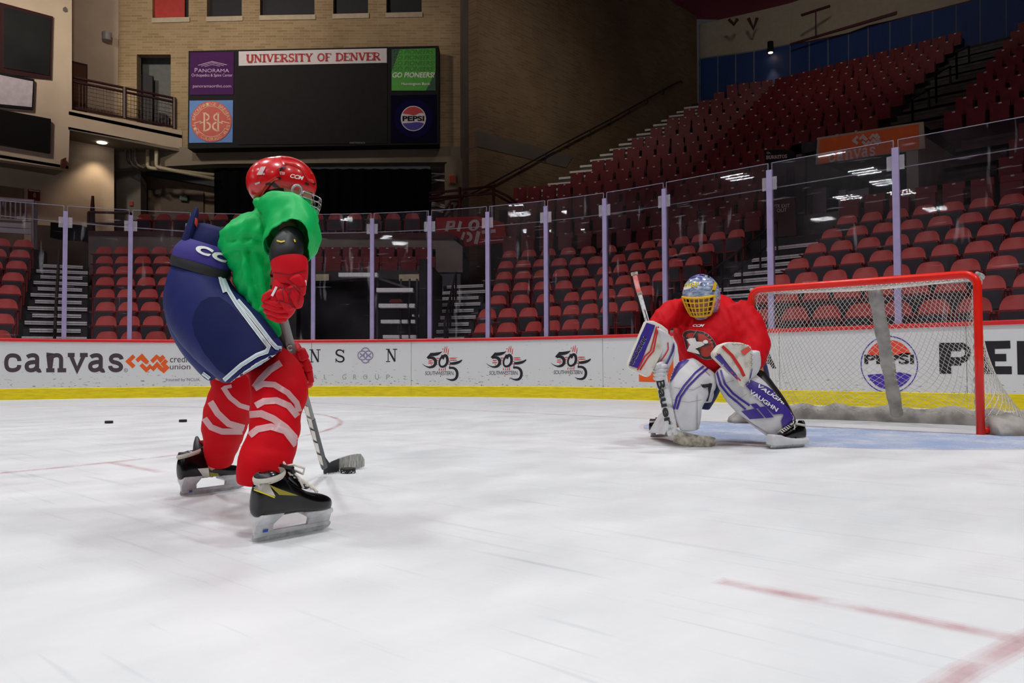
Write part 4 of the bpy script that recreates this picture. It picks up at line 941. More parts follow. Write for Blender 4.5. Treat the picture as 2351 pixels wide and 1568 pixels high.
def arc_text(txt, cx, cy, r, a0, a1, h, inward):
    out = []
    for i, c in enumerate(txt):
        if c == ' ': continue
        t = math.radians(a0 + (a1 - a0) * i / (len(txt) - 1)); vs, fs = fit(text_tris(c), -.38 * h, 0, .38 * h, h)
        if inward: rx, ry = (math.cos(t), math.sin(t)); tx, ty = (-ry, rx)
        else: rx, ry = (-math.cos(t), -math.sin(t)); tx, ty = (-ry, rx)
        q = r
        out.append(([(cx + math.cos(t) * q + tx * x + rx * (y - h / 2), cy + math.sin(t) * q + ty * x + ry * (y - h / 2)) for x, y in vs], fs))
    return join(*out)
bb = join(stroke([(469, 259), (469, 300)], 4), ringsh(473, 269, 5, 8.5, -90, 90, 10), ringsh(474, 290, 6.5, 10.5, -90, 90, 10), stroke([(466, 260), (474, 260)], 3), stroke([(466, 300), (474, 300)], 3), stroke([(501, 259), (501, 300)], 4), ringsh(498, 269, 5, 8.5, 90, 270, 10), ringsh(497, 290, 6.5, 10.5, 90, 270, 10), stroke([(504, 260), (496, 260)], 3), stroke([(504, 300), (496, 300)], 3), stroke([(445, 283), (462, 278), (458, 283), (469, 280)], 2), stroke([(527, 283), (508, 278), (512, 283), (501, 280)], 2))
lay('advert_lettering', join(ringsh(485, 279, 34.5, 35.6, 25, 155, 20), ringsh(485, 279, 34.5, 35.6, 205, 335, 20), arc_text('BRECKENRIDGE BREWERY', 485, 279, 40.5, 188, 352, 7, True), arc_text('FINE COLORADO ALES', 485, 279, 40.5, 165, 15, 7, False), bb), LS3, M_crm, p2)
p3 = wallD('advert_panel', [(899, 208), (899, 113), (1000, 110), (1000, 208)], DP, mat('advert_dark_green', (22, 70, 48), .5), .05, sb)
lay('advert_field', poly([(899, 208), (899, 165), (918, 113), (1000, 111), (1000, 165), (978, 208)]), LS, mat('advert_bright_green', (62, 158, 44), .5, var=.06), p3)
lay('advert_lettering', join(pxtext('GO PIONEERS!', 901, 166, 998, 178, bold=.02, shear=.2), pxtext('Huntington Bank', 922, 189, 988, 197, bold=.01)), LS2, mat('advert_white', (220, 226, 220), .6), p3)
lay('advert_ghost_lettering', join(*[pxtext('GO PIONEERS!', 902, 114 + 13 * i, 998, 124 + 13 * i, shear=.2) for i in range(4)]), LS2, mat('advert_mid_green', (44, 104, 44), .5), p3)
p4 = wallD('advert_panel', [(897, 328), (897, 219), (1003, 217), (1003, 327)], DP, mat('advert_navy', (13, 11, 36), .7, spec=.05), .05, sb)
lay('advert_glow_ring', disc(949, 272, 44), LS, mat('advert_deep_blue', (20, 16, 62), .7, spec=.05), p4)
lay('advert_disc', disc(949, 272, 29), LS2, mat('advert_white2', (214, 210, 214), .6), p4)
a_, b_ = pepsi_px(949, 272, 27, 27); lay('advert_red', a_, LS3, mat('advert_red', (186, 40, 48), .5), p4); lay('advert_blue', b_, LS3, mat('advert_violet_blue', (54, 40, 150), .5), p4)
lay('advert_lettering', pxtext('PEPSI', 924, 266, 974, 278, bold=.035), lambda x, y: atD(x, y, DP - .034), M_case, p4)
lay('maker_lettering', pxtext('DAKTRONICS', 803, 326, 838, 329.5), LS, mat('score_grey', (150, 150, 150), .6), sb)
# ---- beige building with balcony
AX = -29.4
def slabx(name, pts, x, m, th=.3, parent=None):
    M = MB(); M.slab([atx(a, b, x) for a, b in pts], Vector((-th, 0, 0))); return M.build(name, m, parent)
bw = slabx('wall_balcony', [(-200, 340), (-200, -400), (165, -330), (165, 252), (418, 300), (418, 342), (160, 297), (157, 388)], AX, M_plaster, .35); tag(bw, 'beige block wall with the balcony parapet', 'wall', kind='structure')
o = slabx('wall_balcony_back', [(140, 300), (140, -300), (272, -300), (272, 320)], -31.2, M_plaster, .2); tag(o, 'beige back wall of the balcony', 'wall', kind='structure')
M = MB(); P = [atx(x, y, AX) for x, y in ((158, 252), (418, 300))]; P = [p for p in P] + [P[1] + Vector((-2.2, 0, 0)), P[0] + Vector((-2.2, 0, 0))]
zz = P[0].z - .05; M.slab([Vector((p.x, p.y, zz)) for p in P], Vector((0, 0, -.12))); o = M.build('floor_balcony', M_conc_w); tag(o, 'balcony floor behind the parapet', 'floor', kind='structure')
M = MB(); P = [atx(x, y, AX) for x, y in ((157, 300), (418, 342))]; P += [P[1] + Vector((-3, 0, 0)), P[0] + Vector((-3, 0, 0))]; z5 = P[0].z + .03
M.slab([Vector((p.x, p.y, z5)) for p in P], Vector((0, 0, .1))); o = M.build('ceiling_soffit', M_conc_w); tag(o, 'soffit under the balcony with a small downlight', 'soffit', kind='structure')
M = MB(); P = [atx(x, y, AX) for x, y in ((-200, 342), (157, 388))]; P += [P[1] + Vector((-1.6, 0, 0)), P[0] + Vector((-1.6, 0, 0))]; z6 = P[1].z
M.slab([Vector((p.x, p.y, z6)) for p in P], Vector((0, 0, .1))); o = M.build('ceiling_overhang', M_conc_w); tag(o, 'underside of the overhanging beige wall', 'soffit', kind='structure')
o = slabx('wall_lower', [(-250, 620), (-250, 280), (262, 330), (262, 620)], AX - 1.3, M_plaster, .2); tag(o, 'warm lit beige wall under the balcony', 'wall', kind='structure')
dlp = Vector((AX - .75, atx(234, 330, AX - .75).y, z5 - .03))
dl_ = empty('downlight', tuple(dlp), 'small glowing downlight in the soffit under the balcony', 'lamp'); M = MB(); M.lathe(dlp, [(.16, .02), (.17, 0), (.13, -.012), (.02, -.012)], 16); M.build('glowing_lens', emis('downlight_lens', (255, 240, 220), 6), dl_)
ld = bpy.data.lights.new('downlight_beam', 'SPOT'); ld.energy = 130; ld.spot_size = math.radians(95); ld.spot_blend = .7; ld.color = (1, .78, .55); ld.shadow_soft_size = .1; lo = bpy.data.objects.new('downlight_beam', ld); COL.objects.link(lo); lo.parent = dl_; lo.location = (0, 0, -.06)
# window, screens on the beige wall
wn = slabx('window_6', [(-80, 160), (-80, -16), (122, 38), (118, 182)], AX + .05, M_frame_d, .1); tag(wn, 'big dark control-room window in the beige wall', 'window', kind='structure')
slabx('pane', [(8, 155), (8, 16), (117, 43), (113, 173)], AX + .07, mat('dark_window_glass', (38, 42, 42), .12, var=.2, vscale=.8), .03, wn)
o = slabx('hanging_screen', [(-60, 239), (-60, 154), (79, 182), (76, 252)], AX + .1, M_case, .1); tag(o, 'white framed screen below the control-room window', 'screen')
slabx('screen_face', [(-60, 233), (-60, 160), (76, 187), (73, 246)], AX + .12, mat('screen_white', (196, 186, 194), .6), .03, o)
o = slabx('black_display', [(-60, 322), (-60, 240), (117, 273), (115, 352)], AX + .14, M_screen, .12); tag(o, 'large black display below the white screen', 'screen')
o = slabx('wall_speaker', [(141, 385), (143, 365), (152, 361), (152, 381), (150, 386)], AX + .2, mat('maroon_horn', (84, 40, 34), .5), .15); tag(o, 'small maroon horn at the lower corner of the beige wall', 'loudspeaker')
o = slabx('round_vent', [(145, 24), (145, 18), (150, 15), (154, 20), (154, 26), (149, 27)], AX + .03, M_conc_w2, .05); tag(o, 'small round vent near the top of the beige wall', 'vent')
lp = MB(); lp.lathe(atx(245, 84, -30.95), [(.05, -.16), (.16, -.14), (.17, .14), (.05, .17)], 12); o = lp.build('wall_light', mat('lamp_grey', (150, 146, 146), .5), smooth=True, auto=40); tag(o, 'small grey lantern on the balcony back wall', 'lamp')
o = slabx('door_3', [(163, 256), (163, 139), (201, 148), (200, 262)], -31.1, M_frame_d, .08); tag(o, 'brown door at the end of the balcony', 'door', kind='structure')
slabx('door_leaf', [(164, 256), (164, 144), (198, 152), (197, 262)], -31.06, M_door_w, .05, o)
rl = empty('balcony_railing', tuple(atx(290, 280, AX - .15)), 'dark mesh railing along the balcony parapet', 'railing')
M = MB()
for a, b in (((162, 176), (402, 226)), ((162, 186), (398, 234)), ((162, 246), (402, 292))): M.tube([atx(*a, AX - .15), atx(*b, AX - .15)], .045, 6)
for x, y0, y1 in ((286, 200, 272), (400, 224, 296), (163, 176, 250)): M.tube([atx(x, y0, AX - .15), atx(x, y1, AX - .15)], .07, 6)
M.build('rail_frame', M_frame_d, rl)
M = MB()
for i in range(30):
    x = 166 + i * 7.9; M.tube([atx(x, 187 + (x - 162) * .2, AX - .16), atx(x, 247 + (x - 162) * .19, AX - .16)], .008, 4)
for j in range(6):
    M.tube([atx(163, 194 + j * 9, AX - .16), atx(398, 242 + j * 9, AX - .16)], .008, 4)
w_ = M.build('rail_mesh', M_frame_d, rl)
# lower wall fittings
o = slabx('door_4', [(-60, 620), (-60, 418), (53, 433), (53, 620)], AX - 1.25, mat('dim_tan_door', (128, 108, 88), .7), .06); tag(o, 'dim tan door under the overhang', 'door', kind='structure')
sg = slabx('fire_sign', [(65, 460), (65, 434), (92, 437), (92, 461)], AX - 1.2, mat('sign_maroon', (96, 24, 26), .5), .06); tag(sg, 'small maroon sign with pale symbol on the beige wall', 'sign')
slabx('sign_header', [(66, 438), (66, 435), (91, 438), (91, 441)], AX - 1.17, mat('sign_pale', (190, 170, 150), .6), .02, sg)
slabx('sign_symbol', [(77, 453), (76, 446), (80, 442), (83, 446), (82, 453)], AX - 1.17, mat('sign_pale2', (170, 130, 120), .6), .02, sg)
# lamp post and maroon rail on the mezzanine
M = MB(); M.tube([atD(212, 530, 25.2), atD(212, 490, 25.2), atD(213, 450, 25.2)], [.09, .08, .04], 8); tag(M.build('maroon_post', M_rail_m), 'slim maroon post rising above the mezzanine rail', 'post')
M = MB()
for a, b in (((203, 487), (300, 489)), ((203, 513), (300, 515)), ((203, 487), (203, 558)), ((300, 489), (300, 558))): M.tube([atD(*a, 25.0), atD(*b, 25.0)], .04, 6)
tag(M.build('mezzanine_rail', M_rail_m), 'maroon rail at the end of the mezzanine', 'railing')
M = MB(); M.slab([atD(x, y, 24) for x, y in ((115, 545), (116, 510), (186, 517), (184, 551))], FWD0 * .4); tag(M.build('dark_box', M_void), 'dark box at the top of the aluminium stairs', 'box')
o = wallD('wall_stair_back', [(75, 620), (75, 515), (205, 525), (205, 620)], 25.2, M_conc_w, .3); tag(o, 'dim wall behind the top of the aluminium stairs', 'wall', kind='structure')
# aluminium platform at the picture edge
pf = empty('platform', tuple(atD(40, 540, 22.2)), 'aluminium platform with picket railing above the seats at the picture edge', 'platform')
M_alu = mat('aluminium', (190, 184, 186), .4, .4, var=.06)
DPl = 22.2
for y0, y1 in ((513, 524), (525, 537)): wallD('deck_board', [(-90, y1 - 9), (-90, y0 - 9), (76, y0 + 2), (76, y1 - 1 + 2)], DPl, M_alu, .08, pf)
M = MB(); M.tube([atD(-90, 450, DPl), atD(78, 463, DPl)], .06, 8); M.build('top_rail', M_alu, pf, smooth=True)
M = MB(); M.tube([atD(-90, 498, DPl), atD(78, 508, DPl)], .035, 8); M.build('bottom_rail', M_alu, pf, smooth=True)
for i in range(13):
    x = -80 + i * 11.6
    if x > 70: break
    M = MB(); M.tube([atD(x, 456 + x * .07, DPl), atD(x, 503 + x * .06, DPl)], .025, 6); M.build('picket', M_alu, pf)
for x in (76, 82): M = MB(); M.tube([atD(x, 463, DPl + (.1 if x > 80 else 0)), atD(x, 590, DPl + (.1 if x > 80 else 0))], .045, 6); M.build('leg', M_alu, pf)
wallD('notice', [(38, 503), (38, 496), (53, 497), (53, 504)], DPl - .05, M_plate, .02, pf)
# ---- portal with orange sign
PY = END.O.y + END.off(8) - .45
def slaby(name, pts, y, m, th=.3, parent=None):
    M = MB(); M.slab([aty(a, b, y) for a, b in pts], Vector((0, th, 0))); return M.build(name, m, parent)
M_or = mat('sign_orange', (226, 104, 40), .6, var=.05)
pr = empty('portal_sign', tuple(aty(1990, 380, PY - .1)), 'orange sign with pale logo on the portal parapet', 'sign')
slaby('sign_border', [(1872, 378), (1877, 316), (2120, 279), (2124, 340)], PY - .08, M_sill, .06, pr)
slaby('sign_face', [(1880, 376), (1881, 320), (2109, 285), (2109, 340)], PY - .1, M_or, .05, pr)
def LP(x, y): return aty(x, y, PY - .112)
M_pale = mat('sign_pale_print', (214, 196, 186), .6)
zs = zig(0, 0, .66); lay('sign_logo', ([(1960 + x, 314 + y - x * .13) for x, y in zs[0]], zs[1]), LP, M_pale, pr)
sl = slab_letters(); lay('sign_lettering', ([(1903 + (x - 10) * .39, 352 + (y - 812) * .5 - (x - 10) * .06) for x, y in sl[0]], sl[1]), LP, M_pale, pr)
# portal walls, opening, doors
z8 = END.z(8); zt = aty(1990, 300, PY).z
for x0, x1 in ((-8.5, -8.25), (-5.85, -5.6)):
    M = MB(); M.hexa(vbox([Vector((x0, PY, 0)), Vector((x1, PY, 0)), Vector((x1, PY + 4.5, 0)), Vector((x0, PY + 4.5, 0))], z8 - .6, zt)); o = M.build('wall_portal', M_conc_l); tag(o, 'pale concrete side wall of the portal, %s' % ('by the stairs' if x0 > -6 else 'by the dark seats'), 'wall', kind='structure')
M = MB(); M.hexa(vbox([Vector((-8.5, PY, 0)), Vector((-5.6, PY, 0)), Vector((-5.6, PY + 4.6, 0)), Vector((-8.5, PY + 4.6, 0))], zt - .25, zt)); o = M.build('ceiling_portal', M_concd); tag(o, 'roof slab of the portal', 'slab', kind='structure')
M = MB(); M.hexa(vbox([Vector((-8.5, PY + 4.2, 0)), Vector((-5.6, PY + 4.2, 0)), Vector((-5.6, PY + 4.4, 0)), Vector((-8.5, PY + 4.4, 0))], z8 - .6, zt)); o = M.build('wall_portal_back', mat('portal_grey', (112, 106, 112), .8), ); tag(o, 'grey back wall inside the portal', 'wall', kind='structure')
M = MB(); M.hexa(vbox([Vector((-8.5, PY - .3, 0)), Vector((-5.6, PY - .3, 0)), Vector((-5.6, PY + 4.4, 0)), Vector((-8.5, PY + 4.4, 0))], z8 - .6, z8)); o = M.build('floor_portal', M_conc); tag(o, 'floor of the portal walkway', 'floor', kind='structure')
M_pgrey = mat('portal_panel_grey', (150, 142, 150), .7)
for nm, pts, yy, mm, lb in (('portal_screen', [(1858, 512), (1858, 442), (1868, 434), (1897, 430), (1897, 506)], PY + .6, M_pgrey, 'grey stepped screen wall in the portal mouth'), ('portal_counter', [(1946, 466), (1946, 440), (1994, 430), (1994, 462)], PY + 1.5, mat('counter_pale', (186, 178, 186), .6), 'pale counter seen through the portal'), ('portal_post', [(1923, 520), (1926, 437), (1942, 435), (1942, 520)], PY + .8, M_pgrey, 'narrow pale post inside the portal')):
    o = slaby(nm, pts, yy, mm, .15); tag(o, lb, 'panel')
pd = slaby('door_5', [(1855, 440), (1856, 380), (1897, 372), (1896, 432)], PY + 2.2, M_sill, .06); tag(pd, 'pale framed glass door deep in the portal', 'door', kind='structure')
slaby('pane', [(1859, 436), (1860, 384), (1875, 381), (1875, 434)], PY + 2.15, M_void, .02, pd); slaby('pane', [(1879, 434), (1879, 380), (1893, 377), (1893, 431)], PY + 2.15, M_void, .02, pd)
# concession board on the dark wall before the portal
bs = empty('snack_sign', tuple(aty(1792, 358, PY - .5)), 'black hanging sign reading BURRITOS beside the portal', 'sign')
slaby('sign_board', [(1756, 373), (1754, 345), (1800, 343), (1825, 348), (1825, 366)], PY - .5, M_case, .08, bs)
lay('sign_lettering', ([(1759 + (x - 1759), y - (x - 1759) * .06) for x, y in join(caps('BURRITOS', 1759, 358, 7, 0, .98, 1.7, .9)[0])[0]], caps('BURRITOS', 1759, 358, 7, 0, .98, 1.7, .9)[0][1]), lambda x, y: aty(x, y, PY - .52), M_pale, bs)
lay('sign_emblem', join(ringsh(1763, 351, 1.6, 2.6, n=12), stroke([(1765, 350), (1769, 353)], 1.2)), lambda x, y: aty(x, y, PY - .52), M_pale, bs)
sp = empty('stair_notice', tuple(aty(1795, 475, PY - .9)), 'dark maroon notice with pale letters below the hanging sign', 'sign')
slaby('notice_board', [(1774, 545), (1774, 458), (1824, 452), (1828, 540)], PY - .9, mat('notice_maroon', (62, 18, 28), .6), .06, sp)
lay('notice_lettering', join(pxtext('PTR EXIT', 1775, 470, 1813, 478), pxtext('OUT', 1784, 480, 1806, 488)), lambda x, y: aty(x, y - (x - 1775) * .06, PY - .92), M_pale, sp)
sk = slaby('wall_snack', [(1752, 515), (1757, 372), (1848, 360), (1846, 510)], PY - .3, M_concd, .15); tag(sk, 'dark concession front beside the portal', 'wall', kind='structure')
for i, (pts, mm) in enumerate((([(1776, 455), (1776, 405), (1799, 402), (1799, 452)], M_void), ([(1805, 450), (1805, 385), (1822, 382), (1822, 448)], M_void))):
    slaby('serving_hatch', pts, PY - .34, mm, .03, sk)
# ---- blue panels, pale wall, roof
BP = [(1607, 198), (1648, 193), (1689, 186), (1731, 180), (1814, 168), (1858, 158), (1901, 149), (1948, 139), (1993, 129), (2043, 120), (2093, 111), (2141, 99), (2195, 86), (2250, 73), (2310, 58), (2380, 42)]
TP = [(1607, 136), (1648, 130), (1689, 125), (1731, 119), (1814, 103), (1858, 97), (1901, 88), (1948, 78), (1993, 61), (2043, 50), (2093, 37), (2141, 26), (2195, 12), (2250, -2), (2310, -20), (2380, -42)]
def topD(x):
    if x <= 1790: return 38.2 - (x - 1607) / (1790 - 1607) * 1.9
    t = (x - W / 2) / F; return 34.75 / (math.sin(PHI) * t + math.cos(PHI))
pw = empty('wall_blue_panels', tuple(Vector((*atD(1900, 150, 34).xy, 0))), 'row of dark blue panels along the top of the stand', 'wall', kind='structure')
M_bluep = mat('blue_panel', (28, 62, 120), .55, var=.08, vscale=2, stretch=(3, 3, .3)); M_mull = mat('panel_mullion', (122, 122, 124), .6)
bk = MB()
for i in range(len(BP) - 1):
    (xa, ya), (xb, yb) = BP[i], BP[i + 1]; (xc, yc), (xd, yd) = TP[i], TP[i + 1]
    Da, Db = topD(xa), topD(xb); M = MB(); M.slab([atD(xa + 1.2, ya + 34, Da), atD(xb - 1.2, yb + 34, Db), atD(xd - 1.2, yd, Db), atD(xc + 1.2, yc, Da)], FWD0 * .1); M.build('panel', M_bluep, pw)
    M = MB(); M.slab([atD(xa - 1.2, ya + 34, Da), atD(xa + 1.2, ya + 34, Da), atD(xc + 1.2, yc, Da), atD(xc - 1.2, yc, Da)], FWD0 * .14 ); M.build('mullion', M_mull, pw)
    M = MB(); M.slab([atD(xc, yc, Da), atD(xd, yd, Db), atD(xd, yd - 3, Db), atD(xc, yc - 3, Da)], FWD0 * .14); M.build('top_trim', M_rail_m if i > 3 else M_mull, pw)
    zt_ = 17.0; p, q = atD(xc, yc, Da + .3), atD(xd, yd, Db + .3)
    bk.slab([p, q, Vector((q.x, q.y, zt_)), Vector((p.x, p.y, zt_))], FWD0 * .1)
    p0, q0 = atD(xa, ya + 6, Da + .3), atD(xb, yb + 6, Db + .3); bk.slab([p0, q0, q, p], FWD0 * .1)
o = bk.build('wall_top', mat('pale_upper_wall', (176, 166, 146), .85, var=.05)); tag(o, 'pale wall above the blue panels', 'wall', kind='structure')
o = wallD('trim_beam', [(1815, 103), (1815, 99), (2060, 25), (2060, 32)], 35.3, M_rail_m, .1, D2=32.5); tag(o, 'maroon beam slanting along the blue panels', 'beam', kind='structure')
wl = empty('wall_lamp', tuple(atD(1769, 110, 36.2)), 'black wall lamp throwing a warm beam down a blue panel', 'lamp')
M = MB(); pL = atD(1769, 108, 36.2); M.lathe(pL, [(.13, -.24), (.13, .24)], 12); M.build('lamp_body', M_case, wl, smooth=True, auto=40)
M = MB(); M.lathe(pL - Vector((0, 0, .27)), [(.1, 0), (.1, .02)], 12); M.build('glowing_lens', emis('warm_lens', (255, 200, 150), 8), wl)
ld = bpy.data.lights.new('lamp_beam', 'SPOT'); ld.energy = 60; ld.spot_size = math.radians(50); ld.spot_blend = .6; ld.color = (1, .6, .35); ld.shadow_soft_size = .05; lo = bpy.data.objects.new('lamp_beam', ld); COL.objects.link(lo); lo.parent = wl; lo.location = (pL - Vector((0, 0, .3)) - Vector(wl.location)); lo.rotation_euler = (0, 0, 0)
# roof deck: maroon, from its far edge back over the rink
ZR = 17.0
e = [atz(x, y, ZR) for x, y in ((1600, 44), (1692, 46), (1830, 25), (1990, 0))]; d_ = (e[3] - e[2]).normalized(); e.append(e[3] + d_ * 60)
M = MB(); M.slab([Vector((-47, e[0].y, ZR))] + e + [Vector((45, -47, ZR)), Vector((-47, -47, ZR))], Vector((0, 0, .4))); o = M.build('ceiling', mat('maroon_roof_deck', (150, 62, 86), .8, var=.1)); tag(o, 'maroon roof deck over the rink', 'roof', kind='structure')
for i, (x0, y0, x1, y1) in enumerate(((1840, 35, 1905, 14), (2040, 2, 2070, -6))):
    M = MB(); M.tube([atD(x0, y0, 34), atD(x1, y1, 34)], .06, 6); M.tube([atD(x0 + 33, y0 - 8, 34), atD(x0 + 33, y0 + 48, 34.2)], .03, 6); tag(M.build('roof_hanger', M_rail_m), 'maroon roof hanger before the pale wall, %s' % ('the long one' if i == 0 else 'at the picture top'), 'hanger')
for i, (x, y) in enumerate(((1685, 44), (1730, 42))):
    M = MB(); M.tube([atD(x - 12, y, 36), atD(x, y + 24 - 12 * (1 - i), 36), atD(x + 8, y, 36)], .08, 6); tag(M.build('roof_bracket', M_rail_m), 'maroon roof bracket, %s one' % ('small' if i == 0 else 'large'), 'bracket')
# far sides of the hall, behind and beside the camera
M_far = mat('hall_dark', (70, 62, 62), .9)
for nm, c, s_, lb in (('wall_back', (0, -46.5, 8.5), (95, .5, 17.5), 'dim wall behind the camera end of the rink'), ('wall_side', (44.5, 0, 8.5), (.5, 95, 17.5), 'dim wall along the far side of the rink'), ('wall_side', (-46.5, -10, 8.5), (.5, 80, 17.5), 'dim wall beyond the side boards'), ('wall_far', (20, 49, 8.5), (60, .5, 17.5), 'dim wall behind the top stand')):
    M = MB(); M.box(c, s_); tag(M.build(nm, M_far), lb, 'wall', kind='structure')
# ================================================================== goal
from mathutils import noise as mnoise
M_gred = mat('goal_red_paint', (240, 34, 14), .32, spec=.3, var=.05, coat=.3, bump=.01, vcol2=None)
M_net = mat('net_cord', (214, 210, 200), .8, var=.15, vscale=3)
M_pad = mat('grey_padding', (182, 178, 170), .85, var=0, vcol2=(140, 136, 130), vscale=7, bump=.15, bscale=30)
M_wpad = mat('white_worn_padding', (206, 204, 200), .7, vcol2=(158, 152, 148), vscale=14, bump=.1)
gr = empty('hockey_goal', (GC.x, GC.y, 0), 'red framed hockey goal with white net and grey padding', 'hockey goal')
XL, XR, ZC = GX, GX + GW, 1.25
def arc(c, a, b, r, n=6):      # quarter bend between unit directions a and b around corner c
    return [c - a * r - b * r * -1 * 0 + (a * math.sin(t) * r + b * (1 - math.cos(t)) * r) for t in [math.pi / 2 * i / n for i in range(n + 1)]]
rr = .1; X_, Y_, Z_ = Vector((1, 0, 0)), Vector((0, 1, 0)), Vector((0, 0, 1))
path = [Vector((XL, GD, 0)), Vector((XL, GD, .6))] + arc(Vector((XL, GD, ZC)), Z_, X_, rr) + [Vector((GC.x, GD, ZC))] + arc(Vector((XR, GD, ZC)), X_, -Z_, rr) + [Vector((XR, GD, .6)), Vector((XR, GD, 0))]
M = MB(); M.tube(path, .032, 14); M.build('goal_frame', M_gred, gr, smooth=True)
def base_path(t):               # t 0..1 from one post round the back to the other
    x = (t - .5) * 2; s = 1 if x >= 0 else -1; a = abs(x)
    P = [(0.0, 1.12), (.35, 1.1), (.62, 1.0), (.82, .78), (.95, .48), (1.06, .2), (.9, .0)]
    Q = [(0, 1.08), (.5, 1.08), (.82, 1.02), (1.06, .84), (1.18, .55), (1.14, .24), (.945, .02)]
    f = a * 6; i = min(5, int(f)); u = f - i
    p = [Q[max(0, i - 1)], Q[i], Q[i + 1], Q[min(6, i + 2)]]
    def cr(k): return .5 * ((2 * p[1][k]) + (p[2][k] - p[0][k]) * u + (2 * p[0][k] - 5 * p[1][k] + 4 * p[2][k] - p[3][k]) * u * u + (3 * p[1][k] - p[0][k] - 3 * p[2][k] + p[3][k]) * u ** 3)
    return Vector((GC.x + s * max(0, cr(0)), GD + cr(1), 0))
def top_path(t):
    x = (t - .5) * 2; s = 1 if x >= 0 else -1; a = abs(x)
    if a < .72: return Vector((GC.x + s * a / .72 * .8, GD + .5, ZC))
    f = (a - .72) / .28; return Vector((GC.x + s * (.8 + .145 * math.sin(f * math.pi / 2)), GD + .5 * math.cos(f * math.pi / 2), ZC))
M = MB(); M.tube([base_path(i / 60) + Vector((0, 0, .03)) for i in range(61)], .028, 8); M.build('base_frame', M_gred, gr, smooth=True)
M = MB(); M.tube([top_path(i / 40) for i in range(41)], .016, 8); M.build('top_frame', M_wpad, gr, smooth=True)
# padded skirt along the base
M = MB(); R = []
for i in range(97):
    t = .02 + .96 * i / 96; p = base_path(t); q = base_path(min(1, t + .004)); tg = (q - p).normalized(); n_ = Vector((tg.y, -tg.x, 0))
    if n_.dot(p - Vector((GC.x, GD + .4, 0))) < 0: n_ = -n_
    w = .012 * mnoise.noise(p * 6)
    a = abs(t - .5) * 2; lift = .15 + .02 * math.sin(i * .7) * (1 if a < .9 else 0); out = .05 + (.11 if a > .55 else .0) * min(1, (a - .55) / .2 if a > .55 else 0)
    R.append([p - n_ * .06 + Z_ * .0, p - n_ * (.05 + w) + Z_ * lift * .6, p - n_ * .02 + Z_ * (lift + w), p + n_ * (out * .5) + Z_ * lift * .8, p + n_ * out + Z_ * .04, p + n_ * (out + .01) + Z_ * .0])
M.rings(R, True); sk_ = M.build('base_padding', [M_pad], gr, smooth=True)
M = MB(); tp = Vector((GC.x, GD + .5, ZC - .02)); bp_ = base_path(.5) + Vector((0, -.03, .05)); R = []
for i in range(13):
    f = i / 12; c = tp.lerp(bp_, f); w = .062 + .006 * math.sin(i * 2.1); d_ = .03
    R.append([c + X_ * w * math.cos(a) + Y_ * d_ * math.sin(a) for a in [2 * math.pi * k / 12 for k in range(12)]])
M.rings(R, True); M.build('centre_support', M_pad, gr, smooth=True)
# net: diamond cords over back and sides, and over the top
def net_surface(fn, nu, nv, name, r=.0022):
    M = MB(); P = [[fn(i / nu, j / nv) for i in range(nu + 1)] for j in range(nv + 1)]
    def cord(a, b):
        t = (b - a); L_ = t.length
        if L_ < 1e-5: return
        t /= L_; e = t.cross(Z_ if abs(t.z) < .9 else X_).normalized(); g = t.cross(e)
        k = M.add([a + e * r, a + (-e * .5 + g * .87) * r, a + (-e * .5 - g * .87) * r, b + e * r, b + (-e * .5 + g * .87) * r, b + (-e * .5 - g * .87) * r], [(0, 1, 4, 3), (1, 2, 5, 4), (2, 0, 3, 5)])
    for j in range(nv):
        for i in range(nu + 1):
            if (i + j) % 2: continue
            if i < nu: cord(P[j][i], P[j + 1][i + 1])
            if i > 0: cord(P[j][i], P[j + 1][i - 1])
    o = M.build(name, M_net, gr, fixn=False); o['kind'] = 'stuff'; return o
def back_fn(u, v):
    b = base_path(u) + Z_ * .05; t = top_path(u); p = b.lerp(t, v); s = math.sin(math.pi * v); a = abs(u - .5) * 2
    inn = Vector((GC.x - p.x, GD + .4 - p.y, 0)) * .10 * s
    return p + inn + Vector((mnoise.noise(Vector((u * 9, v * 3, 1))), mnoise.noise(Vector((u * 9, v * 3, 5))), mnoise.noise(Vector((u * 7, v * 4, 9))))) * .022
net_surface(back_fn, 116, 42, 'back_net')
def top_fn(u, v):
    f = Vector((XL + .03 + (GW - .06) * u, GD + .01, ZC)); b = top_path(u); p = f.lerp(b, v); return p - Z_ * .05 * math.sin(math.pi * v) * math.sin(math.pi * u)
net_surface(top_fn, 62, 16, 'top_net')
# lacing under the bar and down the posts
M = MB(); pts = []
for i in range(150):
    f = i / 149; x = XL + .05 + (GW - .1) * f; pts.append(Vector((x, GD + .03 + .012 * math.sin(i * 1.9), ZC - .035 - .012 * math.cos(i * 1.9))))
M.tube(pts, .006, 4)
for xp, s in ((XL, 1), (XR, -1)): M.tube([Vector((xp + s * .04 + .008 * math.sin(i), GD + .035, .1 + 1.08 * i / 79)) for i in range(80)], .005, 4)
M.build('lacing', M_net, gr)
M = MB(); M.slab([Vector((XL + .5, GD - .01, ZC + .033)), Vector((XL + .62, GD - .01, ZC + .033)), Vector((XL + .62, GD + .02, ZC + .034)), Vector((XL + .5, GD + .02, ZC + .034))], Z_ * .003); M.build('tape_patch', M_wpad, gr)
